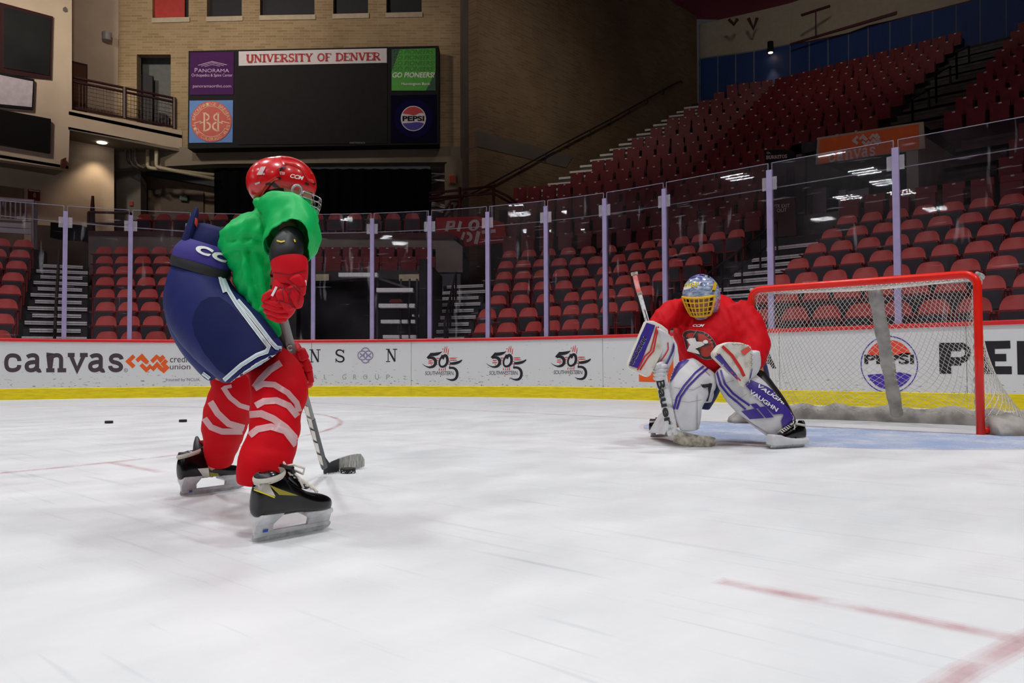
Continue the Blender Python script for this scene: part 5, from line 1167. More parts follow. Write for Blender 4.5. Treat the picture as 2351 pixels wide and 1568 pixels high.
# ================================================================== pucks
M_puck = mat('black_rubber', (18, 18, 19), .6, var=.2, vscale=30, bump=.2, bscale=120)
def puck(px, py, label, snow=False):
    p = atz(px, py, 0); t = empty('hockey_puck', (p.x, p.y, 0), label, 'puck', None)
    M = MB(); M.lathe(p, [(.0, 0), (.036, 0), (.0381, .002), (.0381, .0234), (.036, .0254), (.0, .0254)], 32, cap=False); M.build('puck_body', M_puck, t, smooth=True, auto=35)
    if snow:
        M = MB()
        for i in range(60):
            a = random.uniform(-2.6, .3); r_ = random.uniform(.036, .046); q = p + Vector((math.cos(a) * r_, math.sin(a) * r_, random.uniform(.0, .018) * random.random())); s = random.uniform(.0008, .0028); M.lathe(q, [(s * .4, 0), (s, s * .6), (s * .3, s * 1.3)], 5)
        o = M.build('ice_shavings', mat('snow_white', (236, 238, 240), .9, var=.02), t); o['kind'] = 'stuff'
    return t
puck(250, 972, 'black puck on open ice, farther from the skater, under the board lettering')
puck(420, 969, 'black puck on open ice just behind the skater')
puck(799, 1086, 'black puck dusted with ice shavings at the stick blade', True)
# ================================================================== loft helpers for figures
def cr(p0, p1, p2, p3, u): return .5 * ((2 * p1) + (p2 - p0) * u + (2 * p0 - 5 * p1 + 4 * p2 - p3) * u * u + (3 * p1 - p0 - 3 * p2 + p3) * u ** 3)
class Limb:
    """tube through picture stations (px, py, D, half width px, half depth m[, tilt degrees])"""
    def __init__(s, st, n=24, sub=5, e=2.0, fold=0.0, fscale=(8, 8, 8), seed=0.0, turn=None):
        st = [tuple(x) + (None,) * (6 - len(x)) for x in st]; s.R = []; s.C = []; s.AX = []; m = len(st)
        C = [atD(a, b, D) for a, b, D, *_ in st]
        for i in range(m - 1):
            for q in range(sub + (1 if i == m - 2 else 0)):
                u = q / sub; g = lambda L_: cr(L_[max(0, i - 1)], L_[i], L_[i + 1], L_[min(m - 1, i + 2)], u)
                c = g(C); px = g([x[0] for x in st]); D = g([x[2] for x in st]); hw = max(.5, g([x[3] for x in st])); dr = max(.003, g([x[4] for x in st]))
                d2 = C[min(m - 1, i + 1)] - C[i]
                a0 = C[max(0, i - 1)]; a1 = C[i]; a2 = C[i + 1]; a3 = C[min(m - 1, i + 2)]
                T = (cr(a0, a1, a2, a3, min(1, u + .05)) - cr(a0, a1, a2, a3, max(0, u - .05))).normalized()
                V = (c - CAMP).normalized()
                tl = st[i][5], st[i + 1][5]
                if tl[0] is not None:
                    t_ = tl[0] + ((tl[1] if tl[1] is not None else tl[0]) - tl[0]) * u; a_ = math.radians(t_); e1 = (RT * math.cos(a_) + UP * math.sin(a_))
                else:
                    e1 = V.cross(T)
                    if e1.length < .2: e1 = RT.copy()
                    e1.normalize()
                    if s.AX and e1.dot(s.AX[-1][0]) < 0: e1 = -e1
                e2 = T.cross(e1)
                if tl[0] is not None: e2 = -V
                if e2.length < .1: e2 = -V
                e2.normalize()
                if e2.dot(V) > 0: e2 = -e2
                s.C.append(c); s.AX.append((e1.copy(), e2.copy(), T.copy()))
                W1 = hw * D / F; ring = []
                for k in range(n):
                    a = 2 * math.pi * k / n; ca, sa = math.cos(a), math.sin(a)
                    x = abs(ca) ** (2 / e) * (1 if ca >= 0 else -1); y = abs(sa) ** (2 / e) * (1 if sa >= 0 else -1)
                    p = c + e1 * (W1 * x) + e2 * (dr * y)
                    if fold:
                        nn = (e1 * x + e2 * y).normalized(); w = mnoise.noise(Vector((p.x * fscale[0] + seed, p.y * fscale[1], p.z * fscale[2]))) + .5 * mnoise.noise(Vector((p.x * fscale[0] * 2.3 + seed, p.y * fscale[1] * 2.3, p.z * fscale[2] * 2.3)))
                        p += nn * w * fold
                    ring.append(p)
                s.R.append(ring)
    def mb(s, cap=True, round_=0.0):
        M = MB(); R = list(s.R)
        if round_:
            def capr(i, sg):
                out = []
                for f in (.35, .7, .92):
                    c = s.C[i] + s.AX[i][2] * sg * round_ * f; k = math.sqrt(max(0, 1 - f * f)); out.append([c + (p - s.C[i]) * k for p in s.R[i]])
                return out
            R = list(reversed(capr(0, -1))) + R + capr(len(s.R) - 1, 1)
        M.rings(R, cap); return M
def merge(*mbs):
    M = MB()
    for b in mbs: k = len(M.v); M.v += b.v; M.f += [[i + k for i in f] for f in b.f]; M.m += b.m
    return M
def fuse(name, mbs, m, parent, voxel=.012, smooth=6, disp=None, keep=True):
    """weld shapes into one continuous skin"""
    M = merge(*mbs); o0 = origin_of(parent); me = M.mesh(name, o0)
    bm = bmesh.new(); bm.from_mesh(me); bmesh.ops.recalc_face_normals(bm, faces=bm.faces); bm.to_mesh(me); bm.free()
    ob = bpy.data.objects.new(name, me); 
    r = ob.modifiers.new('r', 'REMESH'); r.mode = 'VOXEL'; r.voxel_size = voxel
    if smooth: q = ob.modifiers.new('s', 'SMOOTH'); q.iterations = smooth; q.factor = .5
    me2 = eval_mesh(ob); me2.name = name
    bpy.data.objects.remove(ob); bpy.data.meshes.remove(me)
    if disp:
        ns = [v.normal.copy() for v in me2.vertices]
        for v, n_ in zip(me2.vertices, ns): v.co += n_ * disp(v.co + o0)
        me2.update()
    me2.materials.clear(); return link_mesh(name, me2, m, parent, smooth=True)
def ellip(c, ax, r, n=16, m=10, e=2.0):
    """ellipsoid rings, ax = three directions, r = three radii"""
    M = MB(); R = []
    for j in range(m + 1):
        t = math.pi * (j + .02) / (m + .04) - math.pi / 2; R.append([Vector(c) + ax[2] * r[2] * math.sin(t) + (ax[0] * r[0] * math.cos(a) + ax[1] * r[1] * math.sin(a)) * math.cos(t) for a in [2 * math.pi * k / n for k in range(n)]])
    M.rings(R, True); return M
def tubeM(path, r, n=8, **kw): M = MB(); M.tube(path, r, n, **kw); return M
# ================================================================== skater
M_green = mat('green_jersey_cloth', (0, 188, 92), .5, spec=.25, var=.04, vscale=4, sheen=.0, bump=.03, bscale=400)
M_navy = mat('navy_shorts_cloth', (30, 38, 98), .6, spec=.2, var=.06, sheen=.0, bump=.04, bscale=300)
M_navyd = mat('dark_navy_panel', (26, 33, 78), .75, spec=.12, var=.05, bump=.05, bscale=300)
M_purple = mat('violet_navy_band', (66, 58, 134), .65, spec=.15, var=.06)
M_wht = mat('white_print', (232, 232, 228), .55, var=.02)
M_lblue = mat('pale_blue_stripe', (176, 208, 230), .6, var=.02)
M_belt = mat('black_webbing', (26, 26, 28), .6, var=.1)
M_sock = mat('red_sock_knit', (206, 8, 24), .7, spec=.12, var=.05, sheen=.0, bump=.06, bscale=350)
M_tape = bpy.data.materials.new('clear_tape'); M_tape.use_nodes = True
_n = M_tape.node_tree.nodes['Principled BSDF']; _n.inputs['Base Color'].default_value = (*srgb((246, 226, 228)), 1); _n.inputs['Alpha'].default_value = .52; _n.inputs['Roughness'].default_value = .25
M_glove = mat('red_glove_nylon', (208, 12, 30), .55, spec=.2, var=.06, sheen=.0, bump=.05, bscale=250)
M_gloved = mat('dark_red_glove_seam', (120, 10, 22), .7)
M_elbow = mat('black_elbow_guard', (24, 24, 26), .5, var=.1)
M_yel = mat('yellow_accent', (226, 206, 40), .5)
M_helm = mat('red_helmet_plastic', (216, 14, 18), .3, var=.03, coat=.45)
M_helmg = mat('silver_helmet_insert', (186, 186, 190), .3, .3)
M_blk = mat('black_plastic', (18, 18, 20), .4, var=.1)
M_chrome = mat('chrome_wire', (200, 200, 204), .2, .9, var=0)
M_skin = mat('skin', (206, 150, 122), .55, var=.06)
M_boot = mat('black_gloss_boot', (9, 9, 10), .22, spec=.35, var=.15, coat=.2)
M_bootd = mat('charcoal_tendon_guard', (52, 52, 56), .45, var=.08)
M_lace = mat('white_laces', (222, 216, 206), .8, var=.06)
M_felt = mat('pale_felt_lining', (208, 202, 190), .9, var=.08)
M_hold = mat('white_blade_holder', (226, 226, 228), .35, var=.04, vcol2=(196, 196, 198), vscale=20)
M_steel = mat('skate_steel', (214, 216, 218), .4, .15, vcol2=(176, 178, 180), vscale=40)
M_olive = mat('olive_yellow_graphic', (150, 142, 36), .4)
M_silver = mat('silver_graphic', (206, 202, 190), .2, .4)
sk = empty('person', tuple(Vector((*atD(520, 900, 2.95).xy, 0))), 'skater in green jersey, red helmet and navy shorts, crouching over the puck', 'person')
fold = lambda p: .0045 * mnoise.noise(p * 9) + .003 * mnoise.noise(Vector((p.x * 22, p.y * 22, p.z * 9)))
# ---- shorts: both legs and seat as one cloth
Lr = Limb([(463, 618, 2.95, 66, .13, -18), (457, 655, 2.93, 79, .15, -4), (480, 720, 2.88, 97, .155, 20), (530, 781, 2.82, 93, .15, 30), (566, 819, 2.765, 87, .145, 32), (587, 842, 2.74, 82, .14, 32)], n=32, sub=5)
Ll = Limb([(462, 620, 3.05, 62, .12), (446, 690, 3.1, 68, .13), (470, 757, 3.14, 72, .13), (505, 815, 3.18, 62, .125), (526, 842, 3.2, 56, .12)], n=28, sub=5)
shorts = fuse('shorts', [Lr.mb(), Ll.mb()], M_navy, sk, .011, 14, lambda p: .004 * mnoise.noise(p * 6) + .002 * mnoise.noise(p * 17))
# panel of darker cloth, stripes
wrap('side_panel', poly([(448, 715), (462, 692), (482, 682), (504, 682), (530, 700), (560, 733), (590, 772), (608, 800), (590, 812), (555, 832), (520, 862), (502, 850), (470, 812), (448, 770), (441, 740)]), shorts, M_navyd, shorts, .001, 12)
def bands(name, pts, w, target, parent, off=.0022):
    wrap(name, stroke(pts, w), target, M_wht, parent, off, 7)
    wrap(name + '_core', stroke(pts, w * .34), target, M_lblue, parent, off + .0012, 7)
bands('stripe', [(503, 628), (508, 650), (516, 672)], 9, shorts, shorts)
bands('stripe', [(512, 640), (524, 668), (545, 702), (575, 742), (600, 775), (617, 797), (612, 808), (590, 816), (555, 838), (515, 872)], 9.5, shorts, shorts)
bands('stripe', [(545, 690), (570, 718), (598, 754), (622, 786), (634, 799), (645, 800)], 9.5, shorts, shorts)
bands('stripe', [(651, 811), (620, 822), (590, 838), (555, 862), (531, 881)], 9.5, shorts, shorts)
bands('stripe', [(466, 856), (474, 862), (482, 868)], 8, shorts, shorts)
# ---- girdle band, back flap, belt above the shorts
Lg = Limb([(462, 608, 2.95, 71, .137, -17), (466, 590, 2.95, 70, .137, -17), (473, 572, 2.96, 63, .132, -17), (478, 560, 2.97, 54, .125, -17)], n=32, sub=4, fold=.003)
band = Lg.mb().build('waist_band', M_purple, sk, smooth=True, auto=60)
Lk = Limb([(480, 566, 2.97, 52, .12, -17), (487, 545, 2.98, 48, .12, -17), (492, 527, 3.0, 42, .115, -17)], n=28, sub=4)
Lk.mb(round_=.02).build('kidney_pad', M_navyd, sk, smooth=True, auto=60)
Lf = Limb([(428, 588, 2.98, 15, .09), (432, 555, 2.98, 15, .09), (440, 522, 3.0, 12, .085), (446, 500, 3.02, 8, .07)], n=20, sub=4)
fl = Lf.mb(round_=.015).build('tail_flap', M_navyd, sk, smooth=True, auto=60)
wrap('tail_lining', poly([(447, 500), (452, 502), (453, 514), (450, 522), (446, 514)]), fl, mat('orange_lining', (240, 70, 50), .6), fl, .002, 4)
Lb_ = Limb([(458, 628, 2.945, 71, .139, -17), (460, 617, 2.945, 73, .14, -17), (463, 606, 2.948, 73, .139, -17)], n=36, sub=3)
belt = Lb_.mb().build('belt', M_belt, sk, smooth=True, auto=60)
def ital(txt, x0, y0, x1, y1, x2, y2, **kw):   # parallelogram fit: origin bottom-left, to bottom-right, to top-left
    vs, fs = fit(text_tris(txt, **kw), 0, 0, 1, 1); return [(x0 + (x1 - x0) * a + (x2 - x0) * b, y0 + (y1 - y0) * a + (y2 - y0) * b) for a, b in vs], fs
wrap('band_lettering', ital('CCM', 447, 578, 560, 622, 455, 560, bold=.06, shear=.15, spacing=1.15), band, M_wht, band, .0025, 5)
# ---- jersey: torso, hanging front and near sleeve welded into one cloth
T1 = Limb([(516, 570, 2.98, 30, .12), (548, 560, 2.98, 48, .155), (590, 542, 2.97, 58, .175), (625, 522, 2.97, 50, .17), (650, 500, 2.98, 34, .13)], n=28, sub=5)
T2 = Limb([(572, 560, 2.93, 52, .12), (575, 620, 2.92, 48, .11), (588, 670, 2.9, 38, .09), (605, 712, 2.88, 30, .07), (622, 745, 2.86, 22, .05), (632, 762, 2.85, 10, .03)], n=24, sub=5)
T4 = Limb([(690, 480, 3.05, 30, .1), (712, 520, 3.02, 22, .09), (700, 565, 2.98, 20, .08), (675, 600, 2.95, 18, .08)], n=20, sub=4)
T5 = Limb([(634, 488, 2.97, 28, .1), (657, 500, 2.9, 46, .1)], n=20, sub=4)
CREASE = [([(556, 575), (566, 640), (590, 715)], .012, 7), ([(570, 575), (582, 640), (600, 705)], -.012, 6), ([(588, 590), (600, 650), (610, 705)], .012, 7), ([(612, 600), (616, 640), (622, 690)], -.012, 6), ([(605, 710), (622, 745)], .01, 8),
          ([(510, 535), (560, 515), (612, 492)], .012, 8), ([(525, 552), (570, 545), (600, 556)], -.014, 7), ([(545, 570), (580, 562)], .01, 7), ([(590, 470), (600, 500), (606, 530)], -.014, 6)]
def jfold(p):
    x, y = proj(p); w = .0
    w += .014 * mnoise.noise(Vector((x * .03 + y * .012, y * .008, 2))) + .009 * mnoise.noise(Vector((x * .06 + y * .035, y * .012, 7))) + .004 * mnoise.noise(Vector((x * .12, y * .05, 3)))
    for pts_, amp, wd_ in CREASE:
        dm = 1e9
        for (x0, y0), (x1, y1) in zip(pts_, pts_[1:]):
            t_ = max(0, min(1, ((x - x0) * (x1 - x0) + (y - y0) * (y1 - y0)) / ((x1 - x0) ** 2 + (y1 - y0) ** 2))); dm = min(dm, math.hypot(x - x0 - t_ * (x1 - x0), y - y0 - t_ * (y1 - y0)))
        w += amp * math.exp(-(dm / wd_) ** 2)
    return w
jersey = fuse('jersey', [T1.mb(round_=.03), T2.mb(round_=.02), T4.mb(round_=.02), T5.mb(round_=.03)], M_green, sk, .009, 5, jfold)
T3 = Limb([(634, 486, 2.95, 20, .07), (656, 496, 2.88, 44, .11), (674, 518, 2.80, 58, .115), (674, 542, 2.73, 59, .105), (663, 562, 2.69, 54, .09)], n=40, sub=8)
for i, r_ in enumerate(T3.R):
    for k, p in enumerate(r_):
        a_ = 2 * math.pi * k / 40; f_ = i / len(T3.R); c_ = T3.C[i]; nn = (p - c_).normalized()
        r_[k] = p + nn * (.013 * f_ * math.sin(a_ * 3 + 1.2 + f_ * 2) + .008 * mnoise.noise(Vector((a_ * 1.7, f_ * 5, 4))) + .006 * mnoise.noise(Vector((a_ * 4, f_ * 9, 8)))) + Vector((0, 0, -.016 * f_ * f_ * math.sin(a_ * 2 + 2.6)))
sm = MB(); sm.rings(T3.R, False); cap_ = T3.R[0]; sm.f.append(list(range(39, -1, -1))); sm.m.append(0)
slv = sm.build('sleeve', M_green, sk, smooth=True); q_ = slv.modifiers.new('t', 'SOLIDIFY'); q_.thickness = .004; q_.offset = -1
# ---- near arm: elbow guard, then glove
E1 = Limb([(668, 545, 2.70, 30, .055), (660, 570, 2.67, 37, .06), (655, 592, 2.65, 36, .06), (655, 610, 2.64, 30, .05), (658, 622, 2.64, 24, .045)], n=24, sub=4)
elb = E1.mb(round_=.01).build('elbow_guard', M_elbow, sk, smooth=True, auto=70)
for q in ([(636, 553), (646, 556), (654, 554)], [(650, 588), (657, 596), (658, 606)], [(617, 570), (616, 584)], [(675, 550), (677, 556)], [(678, 592), (678, 598)], [(638, 613), (650, 615)]): wrap('elbow_accent', stroke(q, 3.2), elb, M_yel, elb, .002, 4)
def roundbox(st, e=3.2, n=20, sub=3, rnd=.008): return Limb(st, n=n, sub=sub, e=e).mb(round_=rnd)
gl = roundbox([(666, 612, 2.64, 40, .068), (667, 635, 2.64, 38, .06), (662, 660, 2.63, 34, .05)], 2.4, 24)
G = Limb([(664, 604, 2.645, 42, .072), (666, 618, 2.64, 41, .07), (667, 640, 2.635, 38, .062), (663, 660, 2.63, 35, .052)], n=28, sub=4, e=2.3)
gm = MB(); gm.rings(G.R, False); inner = [[c + (p - c) * .84 for p in r] for c, r in zip(G.C, G.R)]; gm.rings(inner[:6], False); gm.rings([G.R[0], inner[0]], False)
glove = gm.build('glove_cuff', M_glove, sk, smooth=True, auto=60)
hand = fuse('glove_hand', [roundbox([(660, 652, 2.63, 32, .045), (655, 680, 2.62, 33, .045), (646, 708, 2.62, 30, .042), (636, 722, 2.625, 22, .035)], 2.8)], M_glove, sk, .006, 3)
def px_tube(pts, r, n=8): return tubeM([atD(*p) for p in pts], r, n)
for i, pts in enumerate(([(664, 700, 2.585), (640, 700, 2.57), (616, 692, 2.6), (607, 690, 2.64)], [(664, 712, 2.59), (640, 712, 2.572), (614, 704, 2.6), (606, 702, 2.64)], [(660, 723, 2.595), (640, 724, 2.58), (618, 716, 2.605), (610, 714, 2.64)], [(655, 732, 2.605), (640, 734, 2.59), (624, 728, 2.61), (616, 725, 2.64)])):
    px_tube(pts, [.0105, .0115, .011, .009], 10).build('glove_finger', M_glove, sk, smooth=True)
px_tube([(640, 672, 2.6), (622, 674, 2.59), (610, 682, 2.6), (606, 690, 2.62)], [.013, .014, .013, .01], 10).build('glove_thumb', M_glove, sk, smooth=True)
# padded rolls on the back of the hand
for st in ([(676, 640, 2.585, 17, .02), (686, 656, 2.59, 17, .02), (690, 672, 2.6, 12, .018)], [(668, 664, 2.578, 16, .022), (680, 684, 2.582, 17, .022), (682, 700, 2.59, 13, .018)], [(645, 672, 2.572, 13, .018), (656, 690, 2.572, 15, .02), (662, 706, 2.578, 12, .018)]):
    Limb(st, n=16, sub=4, e=2.6).mb(round_=.012).build('glove_roll', M_glove, sk, smooth=True)
wrap('glove_lettering', ital('BA', 672, 659, 702, 655, 676, 646, bold=.03, shear=.2), [glove, sk.children[-1], sk.children[-2], sk.children[-3]], M_wht, glove, .003, 4)
wrap('glove_tab', stroke([(626, 680), (636, 659)], 5), [glove, hand], M_wht, glove, .003, 4)
parts_ = [glove, hand] + [c for c in sk.children if c.name.startswith('glove_roll')]
for q in ([(628, 626), (664, 632), (702, 622)], [(632, 660), (668, 664), (700, 657)], [(654, 650), (648, 668), (652, 690)], [(668, 662), (662, 682), (672, 704)], [(640, 690), (668, 700), (684, 712)], [(660, 640), (690, 672), (684, 700)]): wrap('glove_seam', stroke(q, 2.2), parts_, M_gloved, glove, .0018, 5)
# ---- far arm: forearm and lower glove on the shaft
Limb([(634, 752, 2.9, 14, .035), (641, 778, 2.93, 15, .035), (650, 800, 2.96, 17, .035), (660, 812, 2.98, 18, .035)], n=16, sub=3).mb(round_=.01).build('elbow_guard', M_elbow, sk, smooth=True)
g2 = Limb([(668, 800, 2.98, 22, .05), (678, 822, 3.0, 24, .05), (692, 848, 3.02, 24, .045), (704, 872, 3.03, 17, .04), (710, 884, 3.03, 9, .03)], n=24, sub=4, e=2.4)
lg = g2.mb(round_=.01).build('glove', M_glove, sk, smooth=True)
for i in range(4):
    y = 838 + i * 13; px_tube([(706 - i * .5, y - 8, 3.0), (690 - i, y, 2.955), (674 + i * 2, y + 4, 2.97), (668 + i * 3, y + 2, 3.0)], [.0105, .0115, .011, .009], 10).build('glove_finger', M_glove, sk, smooth=True)
px_tube([(684, 812, 2.96), (672, 822, 2.95), (664, 834, 2.96)], [.013, .013, .01], 10).build('glove_thumb', M_glove, sk, smooth=True)
for st in ([(690, 806, 2.955, 12, .02), (698, 822, 2.965, 12, .02)], [(700, 830, 2.97, 11, .02), (708, 848, 2.98, 10, .02)], [(709, 856, 2.98, 8, .018), (714, 874, 2.99, 7, .016)]): Limb(st, n=14, sub=4, e=2.6).mb(round_=.01).build('glove_roll', M_glove, sk, smooth=True)
wrap('glove_lining', stroke([(688, 838), (697, 856), (708, 878)], 4), lg, M_felt, lg, .003, 4)
# ---- socks with tape
Sr = Limb([(590, 815, 2.85, 46, .07), (626, 850, 2.81, 58, .075), (640, 893, 2.755, 65, .084), (633, 945, 2.70, 58, .08), (628, 1000, 2.65, 56, .075), (613, 1048, 2.62, 60, .078), (606, 1084, 2.6, 61, .082), (606, 1098, 2.6, 59, .082), (606, 1092, 2.6, 57, .07, -14)][:-1], n=32, sub=6, fold=.006, fscale=(9, 9, 18))
sockr = Sr.mb().build('sock', M_sock, sk, smooth=True, auto=70)
Sl = Limb([(520, 820, 3.26, 40, .08), (530, 860, 3.27, 46, .085), (533, 895, 3.27, 47, .085), (522, 945, 3.34, 52, .08), (513, 990, 3.4, 47, .075), (507, 1030, 3.45, 38, .062), (504, 1060, 3.48, 29, .05)], n=28, sub=6, fold=.006, fscale=(9, 9, 18), seed=5)
sockl = Sl.mb().build('sock', M_sock, sk, smooth=True, auto=70)
for pts, w in (([(645, 834), (620, 850), (598, 872), (585, 890)], 15), ([(586, 893), (605, 882), (630, 884), (660, 902), (680, 925), (686, 945)], 13), ([(588, 932), (606, 922), (635, 920), (662, 932), (682, 956)], 15), ([(574, 952), (600, 950), (628, 962), (655, 982), (680, 1010)], 16), ([(574, 1000), (592, 986), (622, 980), (655, 990), (679, 1022)], 15)):
    wrap('tape_wrap', stroke(pts, w), sockr, M_tape, sockr, .002, 8)
for pts, w in (([(512, 888), (528, 912), (550, 930), (576, 938)], 11), ([(484, 922), (500, 948), (525, 972), (560, 982)], 15), ([(470, 960), (485, 980), (510, 990), (556, 990)], 14), ([(514, 890), (532, 886)], 8)):
    wrap('tape_wrap', stroke(pts, w), sockl, M_tape, sockl, .002, 8)
# ---- skates
def skate(H, T, lean, name, label, root, sc=1.0, flap=1.0):
    """H heel and T toe ground points"""
    f = (T - H); L_ = f.length; f.normalize(); z = (Vector((0, 0, 1)) + f.cross(Vector((0, 0, 1))) * lean).normalized(); sd = z.cross(f).normalized(); z = f.cross(sd)
    def P(x, y, zz): return H + f * (x * L_) + sd * (y * sc) + z * (zz * sc)
    t = empty(name, tuple(H - origin_of(root)), None, None, parent=root)
    if label: t['label'] = label
    SEC = [(-.02, .02, .085, .15), (.0, .034, .078, .185), (.06, .042, .075, .212), (.16, .047, .074, .222), (.28, .047, .074, .214), (.38, .045, .074, .19), (.5, .043, .076, .162), (.62, .045, .072, .142), (.74, .047, .069, .13), (.86, .045, .067, .124), (.95, .036, .068, .115), (1.0, .02, .074, .104)]
    M = MB(); R = []
    for x, w, z0, z1 in SEC:
        ring = []
        for k in range(20):
            a = 2 * math.pi * k / 20; ca, sa = math.cos(a), math.sin(a); yy = w * (abs(ca) ** .75) * (1 if ca > 0 else -1); hh = (z0 + z1) / 2 + (z1 - z0) / 2 * (abs(sa) ** .75) * (1 if sa > 0 else -1)
            yy *= (1 - .22 * max(0, (hh - .13) / .1)) if x < .45 else 1
            ring.append(P(x, yy, hh))
        R.append(ring)
    M.rings(R, True); boot = M.build('boot', M_boot, t, smooth=True, sub=1)
    # collar lining
    M = MB(); M.rings([[P(.155 + .17 * math.cos(a), .04 * math.sin(a), zz + .012 * math.cos(a)) for a in [2 * math.pi * k / 20 for k in range(20)]] for zz in (.19, .211)], False); M.rings([[P(.155 + .175 * math.cos(a) * q, .043 * math.sin(a) * q, zz + .012 * math.cos(a)) for a in [2 * math.pi * k / 20 for k in range(20)]] for zz, q in ((.197, 1.03), (.204, 1.05), (.211, .98))], False)
    M.build('collar_lining', M_felt, t, smooth=True)
    # tendon guard
    M = MB(); R = []
    for q, (zz, xo, hw_) in enumerate(((.19, .0, .034), (.19 + .045 * flap, -.01 * flap, .036), (.19 + .085 * flap, -.0 * flap, .032), (.19 + .115 * flap, .015 * flap, .02))):
        R.append([P(xo + .12 * (1 - math.cos(a)) * .9, hw_ * 1.1 * math.sin(a), zz) for a in [math.radians(-80 + 160 * k / 8) for k in range(9)]] + [P(xo + .02 + .12 * (1 - math.cos(a)) * .9, hw_ * .9 * math.sin(a), zz) for a in [math.radians(80 - 160 * k / 8) for k in range(9)]])
    M.rings(R, True); M.build('tendon_guard', M_bootd, t, smooth=True, auto=60)
    # tongue
    M = MB(); R = [[P(x + tx, y * w, zz) for y, tx in ((-1, .012), (-.5, -.006), (.5, -.006), (1, .012), (1, .05), (-1, .05))] for x, zz, w in ((.58, .15, .022), (.46, .18, .028), (.37, .205 + .015 * flap, .034), (.33, .215 + .035 * flap, .038), (.34, .22 + .05 * flap, .034))]
    M.rings(R, True); M.build('tongue', M_blk, t, smooth=True, auto=50)
    # laces: crossed cords and a bow
    M = MB()
    for i in range(7):
        x = .36 + i * .06; zz = .208 - i * .0108; s = 1
        M.tube([P(x, -.03, zz - .004), P(x + .012, 0, zz + .01), P(x + .03, .03, zz - .006)], .0035 * sc, 5); M.tube([P(x, .03, zz - .004), P(x + .012, 0, zz + .012), P(x + .03, -.03, zz - .006)], .0035 * sc, 5)
    for s in (-1, 1):
        M.tube([P(.37, 0, .225), P(.40, s * .03, .235), P(.47, s * .055, .225), P(.5, s * .04, .205), P(.42, s * .01, .218)], .0045 * sc, 5)
        M.tube([P(.37, 0, .225), P(.42, s * .045, .2), P(.46, s * .062, .165)], .0035 * sc, 5)
    M.build('laces', M_lace, t, smooth=True)
    # holder: two towers, bridge, runner
    def tower(pr):
        M = MB(); R = []
        for x0, x1, w, zz in pr: R.append([P(x0, -w, zz), P(x1, -w, zz), P(x1, w, zz), P(x0, w, zz)])
        M.rings(R, True); return M
    mm = merge(tower([(-.0, 1.02, .004, .014), (.0, 1.02, .0055, .03)]), tower([(.0, .24, .0055, .028), (.0, .24, .008, .05), (.0, .3, .03, .08), (.02, .32, .034, .09)]), tower([(.7, 1.02, .0055, .028), (.72, 1.03, .008, .05), (.62, 1.0, .03, .066), (.62, .98, .034, .078)]))
    hd_ = mm.build('blade_holder', M_hold, t, bevel=.002, seg=1)
    M = MB(); prof = [(-.02, .012), (-.01, .004), (.08, .0), (.5, -.001), (.92, .0), (1.02, .006), (1.05, .016), (1.04, .024), (-.01, .024)]
    M.slab([P(a, -.0017, b + .001) for a, b in prof], sd * .0034 * sc); bl_ = M.build('steel_runner', M_steel, t)
    return t, boot, hd_, P
Hn, Tn = atz(580, 1247, 0), atz(750, 1214, 0)
tN, bootN, holdN, PN = skate(Hn, Tn, .10, 'skate', None, sk, flap=.2)
Hf, Tf = atz(416, 1140, 0), atz(556, 1121, 0)
tF, bootF, holdF, PF = skate(Hf, Tf, -.12, 'skate', None, sk, sc=.86, flap=.2)
Limb([(462, 1062, 3.5, 16, .035), (458, 1042, 3.5, 15, .034), (454, 1022, 3.51, 10, .028), (452, 1006, 3.53, 4, .014)], n=18, sub=4).mb(round_=.006).build('tendon_guard', M_bootd, sk, smooth=True)
for b_, q, mm in ((bootN, [(582, 1120), (612, 1102), (632, 1140), (596, 1128)], M_silver), (bootF, [(453, 1076), (478, 1074), (482, 1100), (470, 1099)], M_silver)):
    o = wrap('boot_graphic', poly(q), b_, mm, b_, .002, 5)
wrap('boot_graphic', poly([(616, 1112), (650, 1126), (685, 1138), (640, 1136)]), bootN, M_olive, bootN, .002, 5)
wrap('boot_graphic', stroke([(584, 1124), (630, 1142)], 3), bootN, M_yel, bootN, .0025, 5)
wrap('boot_lettering', ital('VECTOR', 568, 1101, 598, 1086, 566, 1095, shear=.2), bootN, mat('lime_print', (180, 190, 50), .4), bootN, .002, 4)
wrap('boot_graphic', poly([(480, 1084), (500, 1086), (506, 1098), (484, 1098)]), bootF, M_olive, bootF, .002, 5)
wrap('holder_mark', poly([(604, 1216), (615, 1214), (615, 1221), (603, 1223)]), holdN, mat('blue_mark', (30, 90, 200), .4), holdN, .0015, 4)
wrap('holder_mark', poly([(434, 1126), (441, 1125), (441, 1129), (434, 1130)]), holdF, mat('blue_mark', (30, 90, 200), .4), holdF, .0015, 4)
tg = MB(); tg.slab([PF(.42, -.02, .225), PF(.42, .022, .225), PF(.35, .024, .262), PF(.35, -.022, .262)], RT0 * .004 - FWD0 * .004); tg.build('tongue_tab', mat('red_tab', (226, 60, 56), .5), tF)
